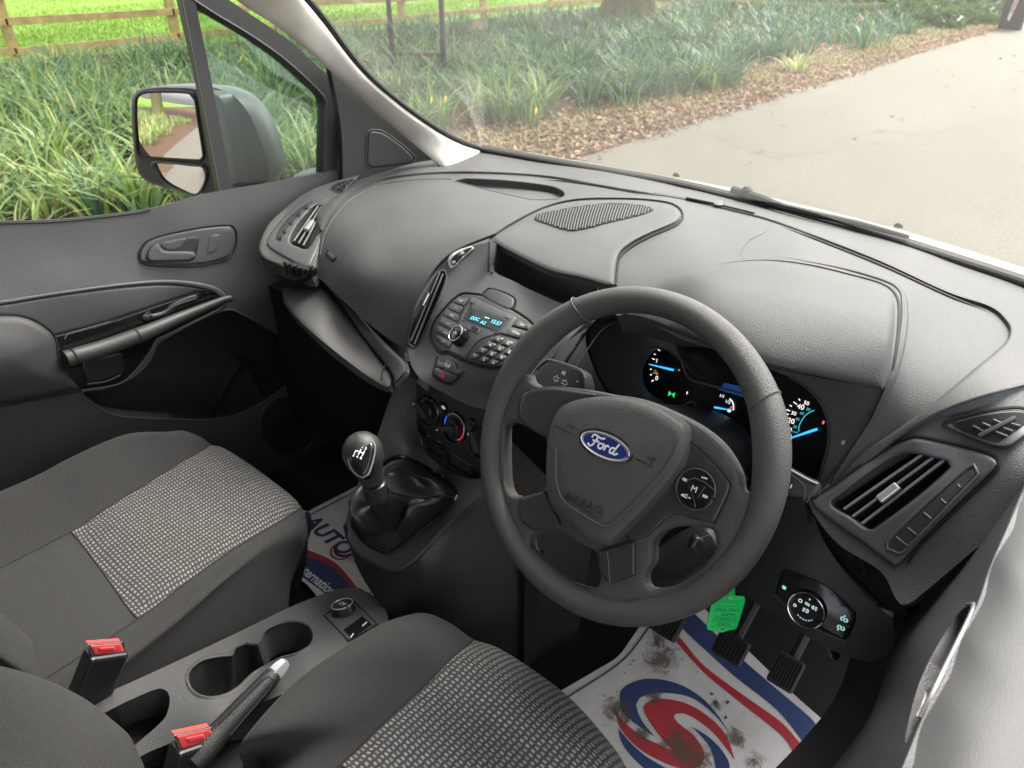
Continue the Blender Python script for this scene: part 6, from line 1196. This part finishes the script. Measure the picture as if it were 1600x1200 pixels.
fm = frame(S_M2, 512, 836, (52, 42)); text('lettering', 'AUTO', fm, .052, M_PBLUE, mat2, lift=.0012, sx=1.0, shear=.15, bold=.03)
fm = frame(S_M2, 540, 857, (10, 3)); mk('round_emblem', *stroke(fm, [arc(0, 0, .022, 160, 380), ], .0035, lift=.0008), M_PBLUE, mat2); mk('round_emblem', *stroke(fm, [arc(-.002, -.006, .026, 170, 330)], .0022, lift=.0008), M_PRED, mat2)
text('lettering', 'INTERNATIONAL', frame(S_M2, 566, 886, (30, 22)), .017, M_PRED, mat2, lift=.0012)
text('lettering', "'international", frame(S_M2, 497, 907, (48, 38)), .030, M_WHITE, mat2, lift=.0016, bold=.02, sx=.85, shear=.1)
def pedal(pos, tilt, lab, w=.05, hgt__=.042):
    t = thing('pedal', lab, 'pedal', tuple(pos), 'pedals in the driver footwell'); p = V(pos); n = V((0, -cos(tilt), sin(tilt))); u = V((1, 0, 0)); v = n.cross(u)
    bevel_obj(mk('pad', *box(p, w, hgt__, .016, u, v, n), M_SEALR, t, smooth=False), .004); rb = [box(p + u * ((i - 4) * w / 9) + n * .009, w / 20, hgt__ * .86, .006, u, v, n) for i in range(9)]
    mk('pad_ribs', *join_data(rb), M_SATB, t, smooth=False); mk('arm', *tube('', [p - n * .008, p - n * .02 + V((0, .06, .06)), p + V((0, .17, .22))], .008, None, data=True), M_SEALR, t)
pedal(P(1142, 1012, z=.16), .9, 'black ribbed brake pedal in the middle of the blue mat band'); pedal(P(1228, 1050, z=.13), .9, 'black ribbed accelerator pedal, the one at the open edge of the mat', .042, .052); pedal(P(1042, 975, z=.15), .9, 'black clutch pedal half hidden under the steering wheel rim')

# ================================================================== STEERING COLUMN AND WHEEL
TL = radians(30); WN = V((0, -cos(TL), sin(TL))); WU = V((0, sin(TL), cos(TL))); WX = V((1, 0, 0)); WC = V((.3505, -.001, .6185))
shr = thing('steering_column', 'black steering column shroud with stalks and ignition lock behind the wheel', 'steering column', tuple(WC - WN * .1))
vs, fs = [], []; prof = [(-.035, .045, .045), (-.05, .062, .060), (-.09, .070, .070), (-.15, .074, .075), (-.26, .07, .08), (-.34, .05, .07)]; n = 28
for h_, rx, ry in prof:
    for i in range(n):
        a = 2 * pi * i / n; c_, s_ = cos(a), sin(a); e_ = .75; vs.append(WC + WN * h_ + WX * (rx * math.copysign(abs(c_) ** e_, c_)) + WU * ((ry * math.copysign(abs(s_) ** e_, s_)) - .012))
fs = [(j * n + i, j * n + (i + 1) % n, (j + 1) * n + (i + 1) % n, (j + 1) * n + i) for j in range(len(prof) - 1) for i in range(n)] + [tuple(range(n))]
mk('shroud', vs, fs, M_DARK, shr)
S_SR = PlaneS(WC - WN * .06, WN)
sl = inlay('shroud_lower', S_SR, [(1000, 880), (1030, 855), (1075, 825), (1110, 820), (1130, 850), (1120, 880), (1085, 915), (1050, 925), (1015, 915)], .02, M_DARK, shr, bevel=.03, step=7, base=-.10)
S_IG = PlaneS(WC - WN * .03, V((.45, -.75, .35)))
ig = inlay('ignition_lock', S_IG, [(1068, 848), (1074, 830), (1090, 823), (1106, 828), (1112, 845), (1108, 862), (1094, 868), (1076, 864)], .012, M_GLOSS, shr, bevel=.006, step=5, base=-.05)
bevel_obj(mk('ignition_key', *box(P(1098, 849, d=.83), .034, .017, .030, V((.75, .5, -.4)).normalized(), V((.45, -.75, .35)).normalized().cross(V((.75, .5, -.4)).normalized()).normalized()), M_SATB, shr, smooth=False), .004)
line_on('lock_rim', S_IG, [(1070, 842), (1078, 828), (1092, 822), (1108, 827)], .0016, M_TRIM, ig, lift=.011); line_on('key_lines', PlaneS(P(1098, 845, d=.80), FV), [(1092, 842), (1108, 836)], .0007, M_TRIM, ig)
# stalks
S_LS2 = PlaneS(P(875, 588, y=.085), (-.2, -1, .55))
st = inlay('indicator_stalk', S_LS2, [(826, 598), (836, 578), (850, 565), (862, 563), (904, 577), (914, 592), (915, 612), (900, 625), (840, 615)], .008, M_SATB, shr, bevel=.005, step=6, base=-.014)
line_on('stalk_edge', S_LS2, [(838, 577), (851, 565), (863, 563), (905, 577), (915, 593)], .0016, M_TRIM, st, lift=.008)
af = frame(S_LS2, 876, 595, (10, 5)); z_ = .0052
def arrow(cx, s_): return [[(cx, s_ * .5 * z_), (cx + s_ * 0, s_ * 0)], ] if 0 else [[(cx - s_ * .9 * z_, .35 * z_), (cx, .35 * z_), (cx, .9 * z_), (cx + s_ * 1.1 * z_, 0), (cx, -.9 * z_), (cx, -.35 * z_), (cx - s_ * .9 * z_, -.35 * z_)]]
mk('stalk_symbols', *stroke(af, arrow(-.008, -1) + arrow(.007, 1) + [arc(.001, .011, .0022, -90, 90), [(.001, .0132), (.001, .0088)]] + [[(-.003, .0125), (0, .0122)], [(-.003, .011), (0, .011)], [(-.003, .0095), (0, .0098)], [(.026, .008), (.029, .010)], [(.024, -.004), (.029, -.002)]], .0006, lift=.0085), M_WHITE, st)
S_RS = PlaneS(P(1245, 755, y=.08), (.15, -1, .5))
st = inlay('wiper_stalk', S_RS, [(1180, 722, 1), (1205, 716), (1230, 731), (1262, 749), (1278, 757), (1279, 776), (1268, 782), (1258, 782), (1225, 776), (1180, 770, 1)], .008, M_SATB, shr, bevel=.005, step=6, base=-.014)
line_on('stalk_edge', S_RS, [(1205, 717), (1230, 732), (1262, 750), (1278, 757)], .0016, M_TRIM, st, lift=.008)
line_on('stalk_ring', S_RS, [(1228, 735), (1250, 752), (1258, 764), (1256, 782)], .001, M_TRIM, st, lift=.0085); line_on('stalk_ring', S_RS, [(1277, 757), (1267, 768), (1263, 782)], .001, M_TRIM, st, lift=.0085)
af = frame(S_RS, 1229, 762, (10, 3)); mk('stalk_symbols', *stroke(af, [[(-.004 + i * .004, .005), (-.004 + i * .004, .001), (-.005 + i * .004, .001)] for i in range(3)] + [[(0, -.002), (.001, -.003)], [(0, -.0045), (.001, -.0055)], [(.001, -.0075), (.003, -.007)]], .0007, lift=.0085), M_WHITE, st)
# the wheel
whl = thing('steering_wheel', 'dark grey rubber steering wheel with four spokes and a blue oval badge', 'steering wheel', tuple(WC))
RM = .1765; nu, nv = 120, 22; vs = []; seam_at = (radians(62), radians(128))
for i in range(nu):
    a = 2 * pi * i / nu; d = WX * cos(a) + WU * sin(a); c = WC + d * RM
    def bmp(x0, w_): return math.exp(-(((a - x0 + pi) % (2 * pi) - pi) / w_) ** 2)
    g = .0155 + .0022 * (bmp(radians(30), .35) + bmp(radians(150), .35)) + .0006 * bmp(radians(270), .6); g2 = g * 1.12
    for j in range(nv):
        t_ = 2 * pi * j / nv; x_ = cos(t_); y_ = sin(t_); inn = max(0, -x_)
        vs.append(c + d * (g * x_ - .003 * inn * (bmp(radians(20), .3) + bmp(radians(160), .3))) + WN * (g2 * y_))
fs = [(i * nv + j, i * nv + (j + 1) % nv, ((i + 1) % nu) * nv + (j + 1) % nv, ((i + 1) % nu) * nv + j) for i in range(nu) for j in range(nv)]
rim = mk('rim', vs, fs, M_RUB, whl)
for a in (radians(40), radians(128)):
    d = WX * cos(a) + WU * sin(a); t = -WX * sin(a) + WU * cos(a); c = WC + d * RM
    mk('rim_seam', *tube('', [c + d * (.0178 * cos(b)) + WN * (.0198 * sin(b)) + t * (.006 * cos(b)) for b in np.linspace(0, 2 * pi, 26)[:-1]], .0010, None, True, data=True, n=6), M_RUB, rim)
S_W = PlaneS(WC, WN)
def wp(a, r): return pj(WC + (WX * cos(radians(a)) + WU * sin(radians(a))) * r)[:2]
gA = [(790, 665), (800, 659), (822, 666), (853, 686), (854, 757), (849, 766), (811, 777), (799, 773), (791, 748)]
gB = [(828, 842), (838, 832), (868, 827), (905, 848), (931, 862), (936, 880), (939, 905), (927, 921), (890, 911), (852, 889), (833, 864)]
gC = [(1009, 897), (1020, 878), (1022, 848), (1042, 828), (1070, 822), (1093, 824), (1115, 829), (1118, 858), (1093, 891), (1056, 914), (1023, 921), (1010, 914)]
arcp = [wp(a, .174) for a in range(12, -196, -6)]
top_edge = [(825, 584), (830, 597), (842, 604), (874, 604), (921, 609), (963, 617), (1000, 623), (1042, 639), (1093, 665), (1131, 697), (1155, 737), (1164, 770)]
ol = [(x, y) for x, y in top_edge] + [p for p in arcp if True]
spk = inlay('spoke', S_W, ol, .007, M_RUB, whl, bevel=.008, step=9, holes=[gA, gB, gC], base=-.012, seg=7)
# satin trims
M_SPK = mat('spoke_satin', (.034, .034, .035), .34)
S_W2 = PlaneS(WC + WN * .009, WN)
inlay('spoke_trim', S_W2, [(809, 641), (813, 621), (824, 610), (858, 606), (902, 611), (930, 618), (890, 640), (878, 670), (866, 690), (853, 684), (832, 673), (811, 654)], .006, M_SPK, whl, bevel=.004, step=6)
inlay('spoke_trim', S_W2, [(811, 778, 1), (850, 767, 1), (862, 790), (876, 820, 1), (838, 829), (812, 813, 1)], .005, M_SPK, whl, bevel=.003, step=6)
inlay('spoke_trim', S_W2, [(934, 862, 1), (952, 856), (992, 844, 1), (992, 899, 1), (953, 913, 1), (938, 896)], .005, M_SPK, whl, bevel=.003, step=6)
line_on('trim_seam', S_W2, [(949, 862), (953, 912)], .0007, M_TRIM, spk, lift=.005)
inlay('button_bezel', S_W2, [(1066, 678, 1), (1103, 709), (1134, 746), (1140, 764), (1116, 817, 1), (1093, 813), (1058, 804), (1042, 810), (1010, 838), (985, 846, 1), (940, 800, 1), (1000, 700, 1)], .004, M_SPK, whl, bevel=.003, step=8)
line_on('bezel_seam', S_W2, [(1070, 682), (1103, 708), (1135, 745), (1141, 764), (1117, 818)], .0012, M_SEAM, spk, lift=.003)
# airbag cover
S_HB = PlaneS(WC + WN * .018, WN)
hubpx = [(871, 643), (886, 630), (920, 621), (962, 620), (1000, 627), (1037, 642), (1062, 658), (1072, 672), (1072, 704), (1063, 732), (1042, 761), (1010, 798), (981, 827), (956, 850), (944, 853), (934, 852), (914, 844), (876, 808), (861, 789), (854, 758), (854, 710), (860, 668)]
hub = inlay('airbag_cover', S_HB, hubpx, .014, M_RUB, whl, bevel=.014, step=7, base=-.03, crown=.004)
S_HT = PlaneS(WC + WN * .036, WN)
line_on('cover_fold', S_HT, [(868, 700), (868, 748), (878, 780), (900, 798), (940, 822), (950, 822), (960, 816), (1010, 766), (1046, 722), (1060, 688)], .0014, M_RUB, hub, lift=-.0012)
ec = (945.5, 697); ef = frame(S_HT, *ec, (10, 4.2)); Rx, Ry = .0315, .0128
def ell(rx, ry, n=40): return [(rx * cos(2 * pi * i / n), ry * sin(2 * pi * i / n)) for i in range(n)]
mk('badge_recess', *extrude_poly(ef, ell(Rx * 1.13, Ry * 1.28), -.004, -.0008), M_SATB, hub)
em = mk('oval_badge', *extrude_poly(ef, ell(Rx, Ry), -.003, .0010), mat('badge_blue', (.012, .028, .17), .18, coat=1), hub)
mk('badge_rim', *tube('', [ef[0] + ef[1] * (x * 1.0) + ef[2] * y + ef[3] * .001 for x, y in ell(Rx * .99, Ry * .985)], .0011, None, True, data=True, n=6), M_SILVER, em)
mk('badge_ring', *tube('', [ef[0] + ef[1] * x + ef[2] * y + ef[3] * .001 for x, y in ell(Rx * .91, Ry * .86)], .0004, None, True, data=True, n=5), M_SILVER, em)
k_ = .0098
def sc(L): return smooth_line([(x * k_, y * k_) for x, y in L], False, k_ * .08)
script = [sc([(-1.95, .35), (-1.75, .72), (-1.25, .72), (-.75, .62), (-.25, .82)]), sc([(-1.2, .68), (-1.35, .1), (-1.6, -.45), (-1.95, -.62), (-2.2, -.4)]), sc([(-1.75, .08), (-1.35, .12), (-.85, .15)]),
          sc([(-.45, .12), (-.78, 0), (-.85, -.35), (-.6, -.52), (-.28, -.32), (-.25, .0), (-.45, .12), (-.1, .06)]), sc([(.0, .12), (.06, -.1), (-.02, -.5)]), sc([(.04, -.1), (.2, .1), (.42, .1), (.45, .0)]),
          sc([(1.25, .1), (.95, .14), (.72, -.12), (.75, -.45), (1.0, -.5), (1.22, -.2), (1.3, .1)]), sc([(1.62, .82), (1.4, .3), (1.22, -.2), (1.25, -.48), (1.5, -.45), (1.8, -.2)])]
mk('badge_script', *stroke(ef, script, .00105, lift=.0012), mat('badge_silver', (.8, .8, .82), .25), em)
hf = frame(S_HT, 911, 786, (10, 4.6)); emb = mat('embossed_rubber', (.012, .012, .012), .5)
text('airbag_lettering', 'AIRBAG', hf, .0125, emb, hub, lift=-.0012, sx=1.15)
mk('airbag_frame', *stroke(hf, [[(-.024, .009), (-.026, -.001), (.024, -.009), (.026, .004)], ], .0006, lift=-.0012), emb, hub)
for (x, y), fl_s in (((884, 666), 1), ((1008, 716), -1)):
    f_ = frame(S_HT, x, y, (10, 4.4)); mk('horn_mark', *stroke(f_, [[(-.014, -.004), (.012, -.0055)], [(.002, .002), (.006, .002), (.009, .005), (.009, -.002), (.006, .001)], [(.011, .004), (.012, .0015)]], .0007, lift=-.0012), emb, hub)
# cruise/audio button pad
bf = frame(S_W2, 1091.5, 764, (10, 4.5)); BR = (pt(S_W2, 1061, 757) - pt(S_W2, 1122, 772)).length / 2
bp_ = mk('button_pad', *lathe(bf, [(BR, .003), (BR, .008), (BR * .95, .0095), (BR * .9, .009), (.001, .0105)], 40), M_GLOSS, whl)
mk('pad_rim', *tube('', [bf[0] + bf[1] * (BR * .98 * cos(a)) + bf[2] * (BR * .98 * sin(a)) + bf[3] * .0085 for a in np.linspace(0, 2 * pi, 40)[:-1]], .0009, None, True, data=True), M_TRIM, bp_)
u_ = BR / 10
mk('centre_key', *extrude_poly(bf, round_poly([(-4.6 * u_, 2.2 * u_), (1 * u_, 4.2 * u_), (4 * u_, 3.2 * u_), (2.6 * u_, -3 * u_), (1 * u_, -3.6 * u_)], 1 * u_), .009, .0122), M_GLOSS, bp_)
mk('key_gaps', *stroke(raised(bf, .0103), [[(-4.9 * u_, 2.3 * u_), (-2 * u_, 5 * u_), (3.6 * u_, 4.9 * u_), (9 * u_, 3.5 * u_)], [(-4.9 * u_, 2.1 * u_), (1 * u_, -4.2 * u_), (3.4 * u_, -8 * u_)], [(4.3 * u_, 3.2 * u_), (2.8 * u_, -3.2 * u_)]], .0006), M_TRIM, bp_)
text('pad_legend', 'M', raised(bf, .0124), .0092, M_WHITE, bp_)
def tri(cx, cy, s_, d=1): return [[(cx - .8 * s_ * d, cy + .7 * s_), (cx + .4 * s_ * d, cy), (cx - .8 * s_ * d, cy - .7 * s_), (cx - .8 * s_ * d, cy + .7 * s_)]]
mk('pad_symbols', *stroke(raised(bf, .0105), tri(-7.3 * u_, 2.2 * u_, u_ * .9, -1) + tri(-6.2 * u_, 2.2 * u_, u_ * .9, -1) + tri(5.6 * u_, -1.2 * u_, u_ * .9) + tri(6.8 * u_, -1.2 * u_, u_ * .9) + [[(-5.4 * u_, -5.2 * u_), (-2.4 * u_, -4 * u_), (-2.2 * u_, -5.6 * u_), (-5.4 * u_, -5.3 * u_)], [(-1.6 * u_, -5 * u_), (-.4 * u_, -5 * u_)], [(1 * u_, 6.6 * u_), (4 * u_, 7 * u_)]], .0007), M_WHITE, bp_)

# ================================================================== KEY TAG
S_TG = PlaneS(P(1135, 955, d=.90), -FV + V((0, 0, .15)))
M_TAG = mat('tag_green', (.005, .60, .12), .35, emit=None)
tagpx = [(1122, 931.5, 1), (1134, 931, 1), (1136, 923, 1), (1148, 923, 1), (1149, 931, 1), (1163, 932), (1164.5, 938), (1153, 977), (1150, 983), (1139, 985), (1127, 988.5), (1117, 985.5), (1106, 984), (1104, 977), (1113, 938, 1)]
kt = inlay('key_tag', S_TG, tagpx, .0012, M_TAG, None, bevel=.0007, step=6, base=-.0012, holes=[[(1124, 982), (1128, 979.5), (1132, 982), (1128, 984.5)]], seg=4)
tag(kt, 'bright green plastic key tag with handwriting hanging below the steering wheel', 'key tag')
tf = frame(S_TG, 1135, 955, (10, .6)); M_INK = mat('black_ink', (.01, .02, .012), .6)
for s_, x, y in (('FM67 WNF', 1136.5, 952.5), ('WHITE', 1138.5, 959.5), ('CONNECT', 1132, 967), ('FORD', 1132, 975)):
    f_ = frame(S_TG, x, y, (10, .3)); text('handwriting', s_, f_, .0052, M_INK, kt, rot=pi, lift=.0014, shear=.2, sx=1.15)
M_TGD = mat('tag_dark_green', (.004, .36, .07), .4)
mk('tag_rules', *join_data([line_on('', S_TG, [(1116 - i * 1.7, 946.5 + i * 8), (1160 - i * 2.4, 947.5 + i * 8)], .0004, None, lift=.0013, data=True, n=4) for i in range(5)] + [line_on('', S_TG, [(1118, 938), (1159, 938.5)], .0004, None, lift=.0013, data=True, n=4), line_on('', S_TG, [(1118, 941), (1155, 941.5)], .0004, None, lift=.0013, data=True, n=4)]), M_TGD, kt)
mk('tag_strap', *tube('', [P(1142, 928, d=.899), P(1143, 918, d=.895), P(1144, 905, d=.88), P(1120, 868, d=.84)], [.0045, .0045, .003, .003], None, data=True), M_TAG, kt)
inlay('tag_catch', S_TG, [(1138, 929, 1), (1145, 929, 1), (1145, 938, 1), (1138, 938, 1)], .003, mat('tag_pale', (.25, .75, .3), .35), kt, bevel=.001, step=6, sm=False)

# ================================================================== DRIVER DOOR
ddoor = thing('driver_door', 'grey driver door with brightly lit sill and black pull handle in the near corner', 'door', (.75, .0, .2))
M_DSILL = mat('door_sill_plastic', (.052, .052, .051), .58, bump=(1100, .22, 'grain'), var=(5, .06))
S_DD = Surf([P(1640, 655, z=.69), P(1605, 745, z=.688), P(1575, 815, z=.685), P(1545, 885, z=.685), P(1522, 945, z=.685), P(1490, 1010, z=.685), P(1450, 1090, z=.685), P(1412, 1180, z=.685), P(1385, 1250, z=.685), P(1700, 720, z=.70), P(1660, 850, z=.703), P(1600, 950, z=.705), P(1540, 1070, z=.706), P(1490, 1210, z=.706), P(1720, 1000, z=.71), P(1640, 1210, z=.71), P(1760, 1210, z=.71), P(1570, 890, z=.698), P(1520, 1010, z=.698), P(1480, 1100, z=.698)], lam=.0005)
S_DF = Surf([P(1640, 655, z=.685), P(1605, 745, z=.683), P(1575, 815, z=.68), P(1545, 885, z=.68), P(1522, 945, z=.68), P(1490, 1010, z=.68), P(1450, 1090, z=.68), P(1412, 1180, z=.68), P(1385, 1250, z=.68), P(1585, 750, z=.60), P(1530, 830, z=.56), P(1470, 920, z=.53), P(1420, 1000, z=.51), P(1395, 1090, z=.52), P(1345, 1190, z=.50)], lam=.0005)
grip = [(1519, 946), (1505, 980), (1482, 1028), (1457, 1080), (1440, 1114), (1424, 1146), (1414, 1160), (1419, 1130), (1432, 1080), (1448, 1040), (1470, 1000), (1496, 960), (1510, 948)]
dd = sheet('door_card', S_DD, [(1650, 640, 1), (1622, 705), (1600, 760), (1572, 825), (1545, 888), (1524, 946), (1492, 1012), (1452, 1094), (1414, 1184), (1378, 1270, 1), (1790, 1270, 1), (1790, 620, 1)], M_DSILL, ddoor, step=12, thick=.03)
df = sheet('door_inner_face', S_DF, [(1652, 650, 1), (1626, 700), (1604, 758), (1575, 823), (1548, 886), (1527, 945), (1495, 1011), (1455, 1092), (1417, 1182), (1384, 1270, 1), (1240, 1270, 1), (1340, 1150), (1375, 1080), (1390, 1010), (1405, 962), (1440, 905), (1490, 850), (1550, 785), (1600, 735)], M_DOOR, ddoor, step=10, thick=.02, holes=[grip])
well('pull_recess', S_DF, grip, .05, M_SATB, df)
line_on('recess_edge', S_DF, [(1438, 1122), (1460, 1078), (1484, 1028), (1508, 980), (1521, 951), (1522, 944), (1512, 945)], .0018, mat('recess_trim', (.13, .13, .127), .4), df, lift=.001)
inlay('handle_plate', S_DF, [(1447, 1080), (1452, 1074), (1460, 1078), (1455, 1095), (1446, 1114), (1437, 1122), (1432, 1118), (1440, 1100)], -.012, mat('pale_handle', (.45, .43, .42), .35), df, bevel=.003, step=5, base=-.03)
S_DL = Surf([P(1400, 1140, d=.76), P(1340, 1200, d=.76), P(1290, 1200, d=.80), P(1360, 1150, d=.79), P(1420, 1100, d=.78), P(1250, 1260, d=.8)], lam=.001)
S_DL2 = Surf([P(1395, 1010, d=.88), P(1400, 965, d=.88), P(1330, 1200, d=.84), P(1250, 1250, d=.88), P(1390, 1100, d=.84), P(1300, 1100, d=.98), P(1340, 1030, d=.98)], lam=.002)
sheet('door_lower', S_DL2, [(1340, 980, 1), (1410, 950, 1), (1420, 1040), (1400, 1140), (1380, 1260, 1), (1150, 1260, 1), (1250, 1160), (1310, 1080)], M_SATB, ddoor, step=12, thick=.02)
inlay('switch_pod', S_DL2, [(1405, 1132), (1400, 1150), (1390, 1168), (1378, 1178), (1365, 1188), (1350, 1225), (1300, 1235), (1330, 1190), (1370, 1150), (1396, 1130)], .02, M_DSILL, ddoor, bevel=.006, step=7)
line_on('pod_seam', S_DL2, [(1408, 1128), (1402, 1152), (1392, 1172), (1372, 1186), (1352, 1230)], .003, M_SEAM, ddoor, lift=.012)
